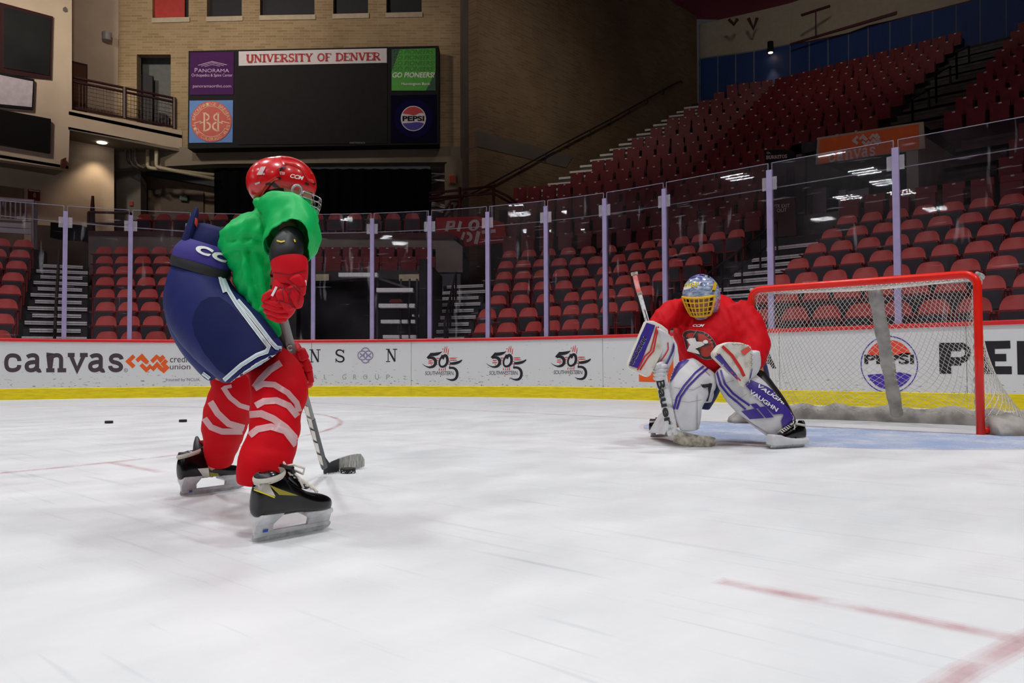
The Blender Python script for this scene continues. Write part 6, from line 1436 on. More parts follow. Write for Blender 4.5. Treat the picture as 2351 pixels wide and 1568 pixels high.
# ---- helmet
hc = atD(657, 420, 3.0); hf = (RT0 * .90 + FWD0 * .42 - Vector((0, 0, .14))).normalized(); hu = (Vector((0, 0, 1)) - hf * hf.z).normalized(); hs = hf.cross(hu)   # hs: his right side, towards the camera
def helmet_shell(c, f, u, s, lo_front, lo_ear, lo_back, r=(.112, .09, .098), a_rng=(0, 360), grow=1.0, back=False):
    M = MB(); R = []; n = 40; m = 12
    for j in range(m + 1):
        v = j / m; ring = []
        for k in range(n):
            a = 2 * math.pi * k / n; ca, sa = math.cos(a), math.sin(a)
            low = lo_front if ca > .55 else (lo_back if ca < -.4 else lo_ear)
            w = min(1, max(0, (ca + .4) / .95)); low = lo_back + (lo_ear - lo_back) * min(1, max(0, (ca + .75) / .5)) if ca < -.1 else lo_ear + (lo_front - lo_ear) * min(1, max(0, (ca - .25) / .4))
            t = math.pi / 2 - v * (math.pi / 2 - low); ct, st = math.cos(t), math.sin(t)
            q = 1 + .02 * math.sin(a * 6) * (1 if .3 < v < .8 else 0) * 0
            rx = r[0] * (1.0 if ca > 0 else 1.06)
            ring.append(c + f * (rx * grow * ct * ca) + s * (r[1] * grow * ct * sa * (1 if ct > 0 else 1)) + u * (r[2] * grow * st))
        R.append(ring)
    M.rings(R, False)
    R2 = [[p + (c - p) * .06 for p in r_] for r_ in R]; M.rings(R2, False); M.rings([R[-1], R2[-1]], False); M.f.append([i for i in range(n)]); M.m.append(0)
    return M
hel = helmet_shell(hc, hf, hu, hs, -.25, -.42, -.62).build('helmet', M_helm, sk, smooth=True, sub=1)
hb = empty('x') if False else None
hb = helmet_shell(hc - hf * .02 - hu * .012, hf, hu, hs, .5, .0, -.78, grow=1.035)
# keep only the rear shell
keep = MB(); ok = [((p - hc).dot(hf) < -.028 + .35 * (p - hc).dot(hu) * 1.0) for p in hb.v]; ix = {}
for fc in hb.f:
    if all(ok[i] for i in fc):
        for i in fc:
            if i not in ix: ix[i] = len(keep.v); keep.v.append(hb.v[i])
        keep.f.append([ix[i] for i in fc]); keep.m.append(0)
rear = keep.build('helmet_rear_shell', M_helm, sk, smooth=True); sd_ = rear.modifiers.new('t', 'SOLIDIFY'); sd_.thickness = .004
# ridges of the front shell
for y0, z0, x0, x1 in ((.085, .055, -.03, .1), (.06, .088, -.04, .09)):
    pts = []
    for i in range(12):
        x = x0 + (x1 - x0) * i / 11; y = y0; rz = 1 - (x / .13) ** 2 - (y / .102) ** 2; x *= .87; y *= .88; pts.append(hc + hf * x + hs * y + hu * (.098 * math.sqrt(max(.01, rz))))
    tubeM(pts, .006, 8).build('helmet_ridge', M_helm, hel, smooth=True)
wrap('helmet_strap_channel', stroke([(606, 403), (622, 418), (640, 434), (654, 446)], 8), hel, M_blk, hel, .003, 5)
for q in ([(640, 392), (650, 386), (655, 383)], [(610, 423), (622, 422)], [(640, 408), (645, 411)], [(700, 420), (708, 424)], [(713, 415), (722, 424)]): wrap('helmet_vent', stroke(q, 5), [hel, rear], M_blk, hel, .0025, 4)
wrap('helmet_lettering', ital('CCM', 665, 408, 695, 414, 667, 399, bold=.035, shear=.2), hel, M_wht, hel, .003, 3)
wrap('helmet_lettering', ital('VECTOR', 638, 400, 653, 402, 640, 394, bold=.01), hel, M_wht, hel, .003, 3)
wrap('helmet_sticker', poly([(586, 421), (597, 417), (598, 421), (588, 425)]), [hel, rear], M_helmg, hel, .003, 3)
wrap('helmet_sticker', poly([(590, 402), (600, 384), (611, 383), (602, 402)]), [hel, rear], mat('pale_red_insert', (226, 196, 196), .2), hel, .003, 3)
for x, y in ((613, 438), (622, 440), (632, 436), (606, 400)): wrap('helmet_screw', disc(x, y, 2.6, n=10), [hel, rear], M_helmg, hel, .003, 3)
# ear opening, J-clip, cage
ear_c = atD(682, 438, depth(hc) - .088)
M = MB(); R = []
for q, rr_ in ((0, .021), (.004, .024), (.006, .019), (0, .016)): R.append([ear_c - FWD0 * q + (hf * math.cos(a) * .85 + hu * math.sin(a)) * rr_ for a in [2 * math.pi * k / 20 for k in range(20)]])
M.rings(R, False); M.build('ear_loop', M_helmg, hel, smooth=True)
wrap('cage_clip', poly([(696, 440), (717, 442), (720, 455), (712, 461), (697, 455)]), hel, M_blk, hel, .006, 4)
wrap('cage_clip_lettering', ital('CCM', 697, 453, 711, 455, 697.5, 449, bold=.03), hel, M_wht, hel, .008, 3)
M = MB(); cc = hc - hu * .045 + hf * .015
def cagept(a, b): return cc + hf * (.122 * math.cos(a) * math.cos(b)) + hs * (.088 * math.sin(a)) - hu * (.012 + .105 * (math.sin(b)))
for b in [i * .2 for i in range(-1, 7)]: M.tube([cagept(math.radians(-80 + 160 * k / 16), b) for k in range(17)], .0022, 6)
for a in [math.radians(d) for d in (-72, -48, -28, -10, 10, 28, 48, 72)]: M.tube([cagept(a, -.2 + 1.45 * k / 12) for k in range(13)], .0022, 6)
M.build('face_cage', M_chrome, hel, smooth=True)
M = MB(); M.tube([hc - hf * .105 - hu * .03, hc - hf * .125 - hu * .022 + hs * .01, hc - hf * .14 - hu * .018 + hs * .015], [.01, .009, .005], 8, flat=.35); M.build('strap_end', M_blk, hel, smooth=True)
# ---- the body under the clothes, one continuous skin
head = ellip(hc - hu * .03 + hf * .012, (hf, hs, hu), (.085, .068, .102), 20, 14)
nose = ellip(hc - hu * .045 + hf * .094, (hf, hs, hu), (.016, .012, .02), 10, 6); chin = ellip(hc - hu * .108 + hf * .05, (hf, hs, hu), (.036, .036, .028), 12, 8)
earm = ellip(hc - hu * .035 + hs * .07, (hf, hs, hu), (.018, .01, .028), 10, 8); earm2 = ellip(hc - hu * .035 - hs * .07, (hf, hs, hu), (.018, .01, .028), 10, 8)
neck = Limb([(652, 440, 3.0, 26, .05), (632, 470, 2.99, 28, .055)], n=14, sub=3).mb(round_=.02)
tors = Limb([(472, 650, 2.99, 36, .08), (520, 580, 2.99, 30, .09), (610, 520, 2.98, 36, .1)], n=16, sub=4).mb(round_=.05)
armr = Limb([(650, 490, 2.9, 26, .045), (668, 545, 2.72, 22, .038), (657, 600, 2.66, 20, .032), (660, 655, 2.63, 16, .026), (648, 700, 2.62, 18, .022)], n=12, sub=4).mb(round_=.015)
arml = Limb([(640, 510, 3.05, 24, .045), (690, 570, 3.0, 16, .04), (640, 740, 2.9, 11, .026), (655, 800, 2.97, 11, .024), (690, 840, 3.0, 12, .02)], n=12, sub=4).mb(round_=.015)
legr = Limb([(470, 670, 2.95, 44, .075), (550, 775, 2.84, 38, .06), (626, 862, 2.77, 32, .045), (633, 930, 2.71, 30, .045), (620, 1030, 2.64, 27, .04), (608, 1090, 2.61, 20, .03), (612, 1130, 2.61, 15, .02)], n=14, sub=4).mb(round_=.02)
legl = Limb([(460, 680, 3.06, 44, .08), (500, 800, 3.18, 38, .07), (530, 880, 3.26, 34, .06), (518, 970, 3.37, 28, .05), (505, 1040, 3.47, 18, .034), (485, 1070, 3.48, 12, .025)], n=14, sub=4).mb(round_=.02)
body = fuse('body', [head, nose, chin, earm, earm2, neck, tors, armr, arml, legr, legl], M_skin, sk, .012, 3)
M = MB(); ha = ellip(hc - hu * .03 - hf * .01, (hf, hs, hu), (.088, .072, .09), 20, 12); ha.build('hair', mat('dark_hair', (40, 28, 22), .7), sk, smooth=True)
# ---- hockey stick
M_shaft = mat('grey_composite_shaft', (104, 102, 98), .35, var=.08, vscale=6, coat=.2); M_shaftd = mat('dark_composite', (44, 46, 48), .4, var=.1)
bt, hl = atD(638, 690, 2.63), atz(748, 1084, .012)
st_ = empty('hockey_stick', tuple(Vector((hl.x, hl.y, 0))), 'dark composite hockey stick with white taped blade held by the skater', 'hockey stick')
ax_t = (hl - bt).normalized(); bladedir = atz(831, 1073, 0) - atz(750, 1086, 0); bladedir.z = 0; BLEN = bladedir.length; bladedir.normalize()
ax_n = ax_t.cross(bladedir).normalized(); ax_w = ax_n.cross(ax_t)
def bar(p, q, w, d_, n_): return None
M = MB(); R = []
for f in [i / 14 for i in range(15)]:
    c = bt.lerp(hl, f * .95); w, d_ = (.0148, .0102); R.append([c + ax_w * w * a + ax_n * d_ * b for a, b in ((-1, -.6), (-.6, -1), (.6, -1), (1, -.6), (1, .6), (.6, 1), (-.6, 1), (-1, .6))])
M.rings(R, True); shf = M.build('shaft', M_shaft, st_, smooth=True, auto=40)
lw = MB(); R = []
for f in [.62 + .38 * i / 10 for i in range(11)]:
    c = bt.lerp(hl, f * .955); R.append([c + ax_w * .0158 * a + ax_n * .0112 * b for a, b in ((-1, -.6), (-.6, -1), (.6, -1), (1, -.6), (1, .6), (.6, 1), (-.6, 1), (-1, .6))])
lw.rings(R, True); lowshaft = lw.build('shaft_wrap', M_shaftd, st_, smooth=True, auto=40)
# blade
Up = Vector((0, 0, 1)); Lb2 = BLEN + .05; M = MB(); R = []
for i in range(19):
    f = i / 18; c = Vector((hl.x, hl.y, 0)) + bladedir * (f * Lb2 - .012) + bladedir.cross(Up) * (-.018 * f * f); h0 = .004 + .012 * max(0, f - .8) * 2; h1 = (.05 + .028 * math.sin(f * 2.2)) if f < .9 else (.0756 - (f - .9) * .32)
    if f < .12: h1 = .05 + (.12 - f) * .35
    th = .005 - .0015 * f; nn = bladedir.cross(Up); R.append([c + nn * th + Up * h0, c - nn * th + Up * h0, c - nn * th + Up * h1, c + nn * th + Up * h1])
M.rings(R, True); bld = M.build('blade', M_shaftd, st_, smooth=True, auto=40)
M = MB(); RR = [[Vector(c) for c in r] for r in R[6:]]
RR = [[sum(r, Vector()) / 4 + (p - sum(r, Vector()) / 4) * 1.06 + ((p - sum(r, Vector()) / 4).project(bladedir.cross(Up))).normalized() * .0012 for p in r] for r in RR]
M.rings(RR, True); M.build('blade_tape', mat('worn_white_tape', (206, 206, 196), .8, vcol2=(120, 122, 118), vscale=60, stretch=(3, 3, .4)), st_, smooth=True, auto=40)
wrap('shaft_lettering', ital('BAUER', 684, 848, 692, 886, 693, 846, bold=.02), shf, M_wht, st_, .0015, 3)
wrap('shaft_emblem', ringsh(666, 798, 4, 7, 40, 320, 14), shf, mat('pale_grey_print', (176, 176, 172), .5), st_, .0015, 3)
for y in range(930, 1050, 28):
    x = 690 + (y - 900) * .27; wrap('shaft_chevron', poly([(x, y), (x + 9, y + 4), (x + 14, y + 27), (x + 5, y + 21)]), [lowshaft, shf], M_lace, st_, .0015, 3)
M = MB()
for i in range(140):
    f = random.random(); q = Vector((hl.x, hl.y, 0)) + bladedir * (f * .3 - .03) + Vector((random.gauss(0, .014), random.gauss(0, .014), abs(random.gauss(0, .004)))) - FWD0 * .015; s = random.uniform(.0008, .0028); M.lathe(q, [(s * .4, 0), (s, s * .6), (s * .3, s * 1.3)], 5)
sp_ = M.build('ice_spray', mat('snow_white', (236, 238, 240), .9, var=.02)); tag(sp_, 'white ice shavings thrown up along the stick blade', 'ice shavings', kind='stuff')
# ================================================================== goalie
M_gjer = mat('red_goalie_jersey', (204, 12, 26), .65, spec=.12, var=.05, vscale=4, bump=.03, bscale=400)
M_pw = mat('white_pad_leather', (222, 222, 224), .42, vcol2=(202, 202, 206), vscale=9, bump=.04, bscale=60)
M_pp = mat('purple_pad_leather', (62, 44, 140), .38, var=.08)
M_ppk = mat('purple_print', (62, 44, 140), .4, var=.05)
M_cream = mat('worn_white_leather', (222, 218, 206), .55, vcol2=(176, 168, 152), vscale=14, bump=.06, vpos=(.5, .75))
M_pr = mat('red_leather', (206, 34, 34), .45, var=.06)
M_gnavy = mat('goalie_navy', (40, 50, 104), .6, var=.08)
M_gold = mat('gold_panel', (220, 172, 60), .6, var=.05)
M_mask = mat('blue_grey_mask_paint', (112, 132, 172), .22, coat=.7, vcol2=(214, 218, 226), vscale=26, stretch=(1, 1, 3), vpos=(.42, .72))
M_cage = mat('yellow_cage', (236, 188, 16), .35, var=.04, coat=.3)
M_maskp = mat('mask_yellow_print', (232, 216, 30), .4)
M_lips = mat('lips', (150, 84, 76), .5); M_eye = mat('eye_white', (230, 228, 222), .3); M_iris = mat('iris', (50, 36, 28), .3)
go = empty('person', tuple(Vector((*atD(1650, 990, 5.75).xy, 0))), 'goalie in red jersey with yellow caged mask crouching before the goal', 'person')
def gfold(p):
    x, y = proj(p); return .009 * abs(mnoise.noise(Vector((x * .05 - y * .03, y * .02 + x * .01, 3)))) * -2 + .012 * mnoise.noise(Vector((x * .028, y * .016, 11))) + .007 * mnoise.noise(Vector((x * .06 + y * .03, y * .03, 5)))
J1 = Limb([(1634, 696, 6.08, 50, .08), (1634, 720, 6.0, 86, .14), (1634, 752, 5.87, 92, .2), (1634, 790, 5.74, 82, .22), (1634, 822, 5.7, 74, .2), (1640, 842, 5.68, 60, .17)], n=32, sub=5)
J2 = Limb([(1580, 712, 5.82, 34, .12), (1548, 718, 5.76, 32, .11), (1522, 738, 5.66, 30, .1), (1512, 762, 5.56, 27, .085)], n=24, sub=5)
J3 = Limb([(1680, 716, 5.84, 40, .13), (1712, 745, 5.78, 42, .13), (1732, 785, 5.68, 38, .12), (1730, 815, 5.6, 34, .1), (1720, 832, 5.55, 28, .08)], n=24, sub=5)
gj = fuse('jersey', [J1.mb(round_=.05), J2.mb(round_=.02), J3.mb(round_=.02)], M_gjer, go, .016, 6, gfold)
wrap('jersey_lettering', ital('CCM', 1590, 751, 1616, 751, 1592, 745, bold=.035, shear=.25), gj, M_wht, gj, .004, 4)
def C8(pts): return [(1540 + a / 11.2, 720 + b / 11.2) for a, b in pts]
ring_o = C8([(318, 575), (345, 490), (430, 445), (520, 430), (620, 455), (690, 455), (800, 465), (890, 495), (980, 560), (1060, 640), (1120, 720), (1155, 800), (1172, 900), (1160, 1010), (1110, 1110), (1030, 1165), (920, 1178), (820, 1150), (700, 1085), (590, 1010), (540, 975), (440, 965), (400, 880), (375, 750)])
cxm, cym = 1540 + 740 / 11.2, 720 + 800 / 11.2
def shrink(pts, k): return [(cxm + (x - cxm) * k, cym + (y - cym) * k) for x, y in pts]
wrap('crest_edge', poly(shrink(ring_o, 1.03)), gj, mat('crest_pink', (206, 150, 150), .6), gj, .003, 5)
wrap('crest_ring', poly(ring_o), gj, mat('crest_black', (44, 42, 46), .6), gj, .0045, 5)
wrap('crest_field', poly(shrink(ring_o, .82)), gj, mat('crest_rust', (176, 58, 46), .6), gj, .006, 5)
star_b = C8([(685, 440), (720, 715), (1040, 790), (745, 885), (830, 1140), (640, 940), (440, 965), (510, 800), (340, 585), (570, 665)])
wrap('crest_star_edge', poly(shrink(star_b, 1.05)), gj, mat('crest_grey', (190, 160, 162), .6), gj, .0075, 4)
wrap('crest_star', poly(star_b), gj, mat('crest_black', (44, 42, 46), .6), gj, .009, 4)
wrap('crest_figure', join(poly(C8([(430, 665), (520, 720), (600, 700), (650, 630), (680, 720), (810, 730), (880, 810), (640, 900), (720, 960), (770, 1050), (620, 930), (440, 965), (520, 800)])), disc(*C8([(900, 735)])[0], 6, 4.5, n=14)), gj, M_wht, gj, .0105, 4)
wrap('crest_lettering', arc_text('USJDP', cxm - 2, cym + 2, 31, -62, 4, 5, True), gj, mat('crest_pink', (206, 150, 150), .6), gj, .006, 3)
# ---- pants and far leg
Limb([(1690, 810, 5.85, 44, .14), (1722, 850, 5.82, 40, .13), (1742, 884, 5.8, 28, .11)], n=24, sub=4, e=2.4).mb(round_=.02).build('goalie_pants', M_gnavy, go, smooth=True)
gp = [c for c in go.children if c.name.startswith('goalie_pants')][0]
wrap('pants_panel', poly([(1732, 836), (1748, 826), (1756, 870), (1742, 872)]), gp, M_gold, gp, .004, 5)
Limb([(1735, 868, 5.75, 26, .1), (1755, 895, 5.68, 26, .1), (1785, 930, 5.6, 22, .09), (1812, 968, 5.52, 16, .07)], n=20, sub=4).mb(round_=.02).build('knee_guard', M_blk, go, smooth=True)
Limb([(1620, 850, 5.8, 44, .13), (1612, 890, 5.75, 40, .12), (1600, 930, 5.75, 30, .1)], n=20, sub=4).mb(round_=.02).build('pants_leg', M_gnavy, go, smooth=True)
# ---- leg pads
pl1 = Limb([(1616, 842, 5.58, 34, .05, -36), (1600, 862, 5.52, 52, .075, -33), (1581, 896, 5.45, 48, .085, -22), (1577, 930, 5.42, 36, .085, -8), (1580, 962, 5.42, 29, .08, 0), (1583, 984, 5.43, 22, .06, 4)], n=32, sub=5, e=3.0)
pad1 = pl1.mb(round_=.02).build('leg_pad', M_pw, go, smooth=True, auto=60)
boot1 = Limb([(1540, 972, 5.55, 30, .08, 60), (1518, 968, 5.85, 30, .09, 60), (1502, 972, 6.05, 26, .08, 60)], n=24, sub=4, e=2.8).mb(round_=.02).build('pad_boot', M_pw, go, smooth=True, auto=60)
wrap('pad_purple_roll', poly([(1488, 952), (1500, 940), (1520, 931), (1522, 944), (1502, 954), (1485, 968), (1480, 962)]), boot1, M_ppk, boot1, .004, 6)
wrap('pad_purple_roll', poly([(1560, 818), (1582, 812), (1590, 820), (1560, 848), (1540, 878), (1530, 876), (1536, 852)]), pad1, M_ppk, pad1, .004, 6)
for a in (0, 9): wrap('pad_stripe', stroke([(1626 + a * .7, 832 + a * .8), (1596 + a, 856 + a * .6), (1570 + a, 886 + a * .2), (1554 + a * .9, 912), (1548 + a * .7, 940)], 4.6), pad1, M_ppk, pad1, .004, 6)
M_crease = mat('pad_crease', (150, 148, 152), .7)
for q in ([(1548, 890), (1590, 895), (1612, 884)], [(1545, 918), (1580, 924), (1610, 918)], [(1612, 846), (1630, 862)], [(1600, 905), (1600, 985)]): wrap('pad_seam', stroke(q, 1.1), pad1, M_crease, pad1, .003, 6)
Limb([(1606, 884, 5.5, 14, .02, 0), (1621, 900, 5.5, 18, .03, 0), (1618, 922, 5.5, 16, .02, 0)], n=16, sub=3, e=3).mb(round_=.01).build('knee_flap', M_pw, go, smooth=True, auto=60)
tubeM([atD(1632, 880, 5.42), atD(1626, 905, 5.42), atD(1622, 921, 5.42)], .012, 6, flat=.3).build('pad_strap', M_belt, go)
tubeM([atD(1602, 887, 5.42), atD(1618, 886, 5.41), atD(1634, 884, 5.43)], .012, 6, flat=.3).build('pad_strap', M_belt, go)
pl2 = Limb([(1664, 842, 5.55, 28, .05, 38), (1682, 866, 5.5, 40, .075, 30), (1712, 900, 5.45, 48, .085, 36), (1748, 936, 5.42, 46, .085, 40), (1782, 968, 5.4, 40, .08, 44), (1798, 984, 5.4, 36, .07, 46)], n=32, sub=5, e=3.0)
pad2 = pl2.mb(round_=.02).build('leg_pad', M_pw, go, smooth=True, auto=60)
wrap('pad_purple_roll', poly([(1722, 872), (1760, 888), (1790, 908), (1812, 934), (1822, 946), (1796, 950), (1776, 952), (1740, 915), (1712, 886)]), pad2, M_ppk, pad2, .004, 6)
wrap('pad_purple_roll', poly([(1802, 944), (1820, 940), (1829, 958), (1822, 974), (1797, 986), (1793, 966)]), pad2, M_ppk, pad2, .0045, 6)
for a in (0, 9): wrap('pad_stripe', stroke([(1646 + a, 852 - a * .2), (1655 + a, 884 - a * .3), (1674 + a, 908 - a * .5), (1694 + a, 924 - a * .6), (1712 + a, 940 - a)], 4.8), pad2, M_ppk, pad2, .004, 6)
for q in ([(1702, 944), (1735, 938), (1755, 960), (1722, 962)], [(1738, 936), (1756, 933), (1776, 958), (1758, 960)], [(1722, 928), (1736, 926), (1748, 937), (1732, 938)]): wrap('pad_block', poly(q), pad2, M_ppk, pad2, .0045, 6)
wrap('pad_lettering', ital('VAUGHN', 1719, 902, 1782, 946, 1724, 894, bold=.03), pad2, M_wht, pad2, .006, 4)
wrap('pad_lettering', ital('VAUGHN', 1735, 887, 1806, 936, 1742, 882, bold=.03), pad2, M_wht, pad2, .006, 4)
for q in ([(1665, 880), (1690, 872), (1712, 866)], [(1690, 920), (1715, 905)], [(1700, 955), (1770, 1000)]): wrap('pad_seam', stroke(q, 1.1), pad2, M_crease, pad2, .003, 6)
ft = Limb([(1774, 1012, 5.33, 17, .06, 30), (1786, 1001, 5.36, 30, .07, 30), (1806, 986, 5.42, 30, .07, 36)], n=20, sub=4, e=2.6).mb(round_=.015).build('pad_boot', M_pw, go, smooth=True, auto=60)
# ---- skates
H2, T2_ = atz(1846, 1026, 0), atz(1772, 1031, 0)
sg_, bg_, hg_, Pg = skate(H2, T2_, 0, 'skate', None, go, .74, .4)
H3, T3_ = atz(1494, 1004, 0), atz(1540, 1000, 0)
skate(H3, T3_, 0, 'skate', None, go, .62, .3)
cwl = MB(); cwl.slab([Pg(a, -.05, b) for a, b in ((-.04, .03), (1.02, .03), (1.08, .06), (1.04, .13), (.8, .12), (.5, .09), (.1, .08), (-.05, .09))], (Pg(0, .1, 0) - Pg(0, 0, 0))); cwl.build('skate_cowling', M_pw, go, bevel=.012, seg=3)
M = MB(); M.tube([Pg(.1, .0, .16), Pg(.35, .04, .1), Pg(.45, .035, .03), Pg(.3, -.03, .03)], .004, 6); M.build('toe_strap', M_blk, go)
# ---- blocker
bk_ = MB(); fp = [(1482, 737), (1500, 736), (1520, 746), (1534, 757), (1536, 770), (1528, 792), (1512, 826), (1494, 862), (1486, 866), (1462, 856), (1440, 844), (1439, 838), (1452, 806), (1468, 770)]
bn_ = (-FWD0 * .9 - RT0 * .35).normalized()
def blk(x, y): return atD(x, y, 5.3 + (x - 1490) * .0009 - (y - 800) * .0004)
bk_.slab([blk(x, y) for x, y in fp], FWD0 * .075); blkr = bk_.build('blocker_board', M_cream, go, bevel=.012, seg=3)
side = Limb([(1524, 764, 5.36, 20, .05, -30), (1530, 790, 5.38, 22, .06, -25), (1524, 826, 5.4, 20, .06, -25), (1510, 852, 5.4, 14, .05, -25)], n=20, sub=4, e=2.6).mb(round_=.02).build('blocker_hand', M_pw, go, smooth=True)
wrap('blocker_edge', stroke([(1540, 768), (1548, 785), (1544, 806), (1532, 832), (1520, 850)], 4), side, M_ppk, side, .004, 6)
wrap('blocker_stripe', stroke([(1533, 786), (1534, 802), (1526, 816), (1516, 830)], 3), side, M_pr, side, .004, 6)
wrap('blocker_purple', poly([(1484, 741), (1504, 747), (1496, 770), (1484, 800), (1466, 846), (1443, 839), (1456, 806), (1470, 772)]), blkr, M_ppk, blkr, .003, 8)
for dx, mm in ((0, M_pr), (7, M_pr)): wrap('blocker_stripe', stroke([(1507 + dx * .6, 750), (1500 + dx * .7, 780), (1493 + dx, 806), (1480 + dx, 818 + dx * .4), (1463 + dx * .8, 850)], 3.2), blkr, mm, blkr, .0035, 8)
wrap('blocker_lettering', ital('VAUGHN', 1451, 844, 1485, 777, 1443, 838, bold=.07), blkr, mat('pale_outline', (150, 146, 170), .5), blkr, .004, 5)
wrap('blocker_lettering', ital('VAUGHN', 1450, 842, 1484, 776, 1444, 838, bold=.03), blkr, mat('outlined_print', (30, 26, 60), .5), blkr, .005, 5)
# fingers of the blocker hand round the stick
for i in range(4):
    y = 838 + i * 9; px_tube([(1534 - i * 2, y, 5.4), (1522 - i, y + 3, 5.3), (1508, y + 4, 5.31), (1503, y + 3, 5.36)], [.014, .016, .016, .012], 8).build('blocker_finger', M_pw, go, smooth=True)
px_tube([(1526, 832, 5.36), (1512, 838, 5.3), (1503, 848, 5.31)], [.016, .017, .012], 8).build('blocker_thumb', M_pw, go, smooth=True)
# ---- catching glove
ct = MB(); cp = [(1654, 792), (1672, 785), (1700, 786), (1722, 793), (1729, 806), (1729, 846), (1722, 880), (1708, 891), (1699, 884), (1694, 870), (1664, 842), (1641, 819), (1640, 810)]
def ctp(x, y): return atD(x, y, 5.25 + (x - 1690) * .0012)
ct.slab([ctp(x, y) for x, y in cp], FWD0 * .11); ctg = fuse('catching_glove', [ct], M_cream, go, .008, 5)
wrap('glove_stripe', stroke([(1658, 795), (1680, 816), (1700, 846), (1708, 864)], 7), ctg, M_pr, ctg, .003, 6)
wrap('glove_stripe', stroke([(1646, 812), (1664, 836), (1684, 858), (1700, 874)], 3), ctg, M_pr, ctg, .003, 6)
wrap('glove_patch', poly([(1700, 806), (1720, 794), (1728, 800), (1708, 817)]), ctg, mat('coral_patch', (226, 88, 80), .4), ctg, .003, 6)
wrap('glove_rim', poly([(1641, 819), (1652, 812), (1672, 838), (1692, 862), (1694, 872), (1664, 842)]), ctg, M_ppk, ctg, .0035, 6)
wrap('glove_rim', stroke([(1728, 846), (1721, 874), (1710, 888)], 5), ctg, M_ppk, ctg, .0035, 6)
wrap('glove_lacing', join(*[stroke([(1680 + i * 5, 789 + (i % 2) * 3), (1684 + i * 5, 793 - (i % 2) * 2)], 1.4) for i in range(7)] + [stroke([(1722 + (i % 2) * 3, 812 + i * 5), (1727 - (i % 2) * 3, 816 + i * 5)], 1.4) for i in range(6)]), ctg, mat('tan_lacing', (140, 124, 100), .8), ctg, .004, 5)
wrap('glove_lettering', ital('VAUGHN', 1656, 838, 1676, 866, 1660, 835, bold=.02), ctg, M_wht, ctg, .005, 4)
Limb([(1718, 812, 5.42, 26, .05), (1722, 838, 5.42, 24, .05), (1716, 862, 5.42, 16, .04)], n=16, sub=3).mb(round_=.02).build('glove_cuff', M_pw, go, smooth=True)
# ---- mask
mc = atD(1610, 679, 5.66); mf = (-FWD0 * .86 - RT0 * .42 - Vector((0, 0, .26))).normalized(); mu = (Vector((0, 0, 1)) - mf * mf.z).normalized(); ms = mf.cross(mu)
def mpt(a, e, g=1.0):
    """a azimuth from straight ahead, e elevation"""
    rf, rs, ru = .142, .13, .158
    lowtaper = 1 - .32 * max(0, -math.sin(e)) if math.cos(a) > -.2 else 1
    return mc + mf * (rf * g * math.cos(e) * math.cos(a)) * (1 if math.cos(a) > 0 else 1.0) + ms * (rs * g * math.cos(e) * math.sin(a) * lowtaper) + mu * (ru * g * math.sin(e) * (1.18 if math.sin(e) < 0 else .96))
na, ne = 48, 28; M = MB(); G_ = {}
for j in range(ne + 1):
    for i in range(na):
        G_[i, j] = len(M.v); M.v.append(mpt(2 * math.pi * i / na, math.radians(-72 + (90 + 72) * j / ne)))
for j in range(ne):
    for i in range(na):
        a = (i + .5) * 360 / na; a = a - 360 if a > 180 else a; e_ = -72 + 162 * (j + .5) / ne
        win = abs(a) < 56 and -40 < e_ < 4
        nape = abs(a) > 105 and e_ < -30
        if win or nape: continue
        M.f.append([G_[i, j], G_[(i + 1) % na, j], G_[(i + 1) % na, j + 1], G_[i, j + 1]]); M.m.append(0)
mask = M.build('mask_shell', M_mask, go, smooth=True); q_ = mask.modifiers.new('t', 'SOLIDIFY'); q_.thickness = .006
# cage bars
M = MB()
for e_ in (4, -7, -18, -29, -40): M.tube([mpt(math.radians(-58 + 116 * k / 20), math.radians(e_), 1.03) for k in range(21)], .0052 if e_ not in (4, -40) else .009, 6)
for a in (-54, -36, -20, -6, 8, 22, 37, 54): M.tube([mpt(math.radians(a), math.radians(4 - 44 * k / 10), 1.03) for k in range(11)], .005 if abs(a) < 50 else .009, 6)
M.build('mask_cage', M_cage, mask, smooth=True)
wrap('mask_side_trim', poly([(1634, 666), (1640, 646), (1645, 646), (1643, 662), (1637, 672)]), mask, M_cage, mask, .003, 5)
wrap('mask_print', ital('LAKERS', 1572, 660, 1602, 658, 1574, 650, bold=.03), mask, M_maskp, mask, .003, 4)
wrap('mask_print', join(disc(1607, 627.5, 6, 2.6, n=14)), mask, M_maskp, mask, .003, 4)
wrap('mask_print', join(stroke([(1585, 638), (1600, 634), (1612, 640)], 4), stroke([(1592, 632), (1604, 630), (1618, 634)], 2)), mask, M_ppk, mask, .003, 4)
wrap('mask_print', poly([(1570, 660), (1586, 655), (1588, 662), (1571, 666)]), mask, M_wht, mask, .0025, 4)
wrap('mask_chin_print', join(stroke([(1592, 720), (1598, 716), (1596, 726), (1604, 724)], 4), stroke([(1604, 714), (1610, 716), (1612, 724)], 4)), mask, M_maskp, mask, .003, 4)
for x, y in ((1627, 635), (1610, 652), (1638, 668)): wrap('mask_vent', disc(x, y, 3, 2.2, n=10), mask, M_blk, mask, .003, 3)
tubeM([mpt(math.radians(100), math.radians(-20), 1.02), mpt(math.radians(110), math.radians(-50), .9), mc - mu * .15 + ms * .05], .012, 8).build('throat_strap', M_blk, mask, smooth=True)
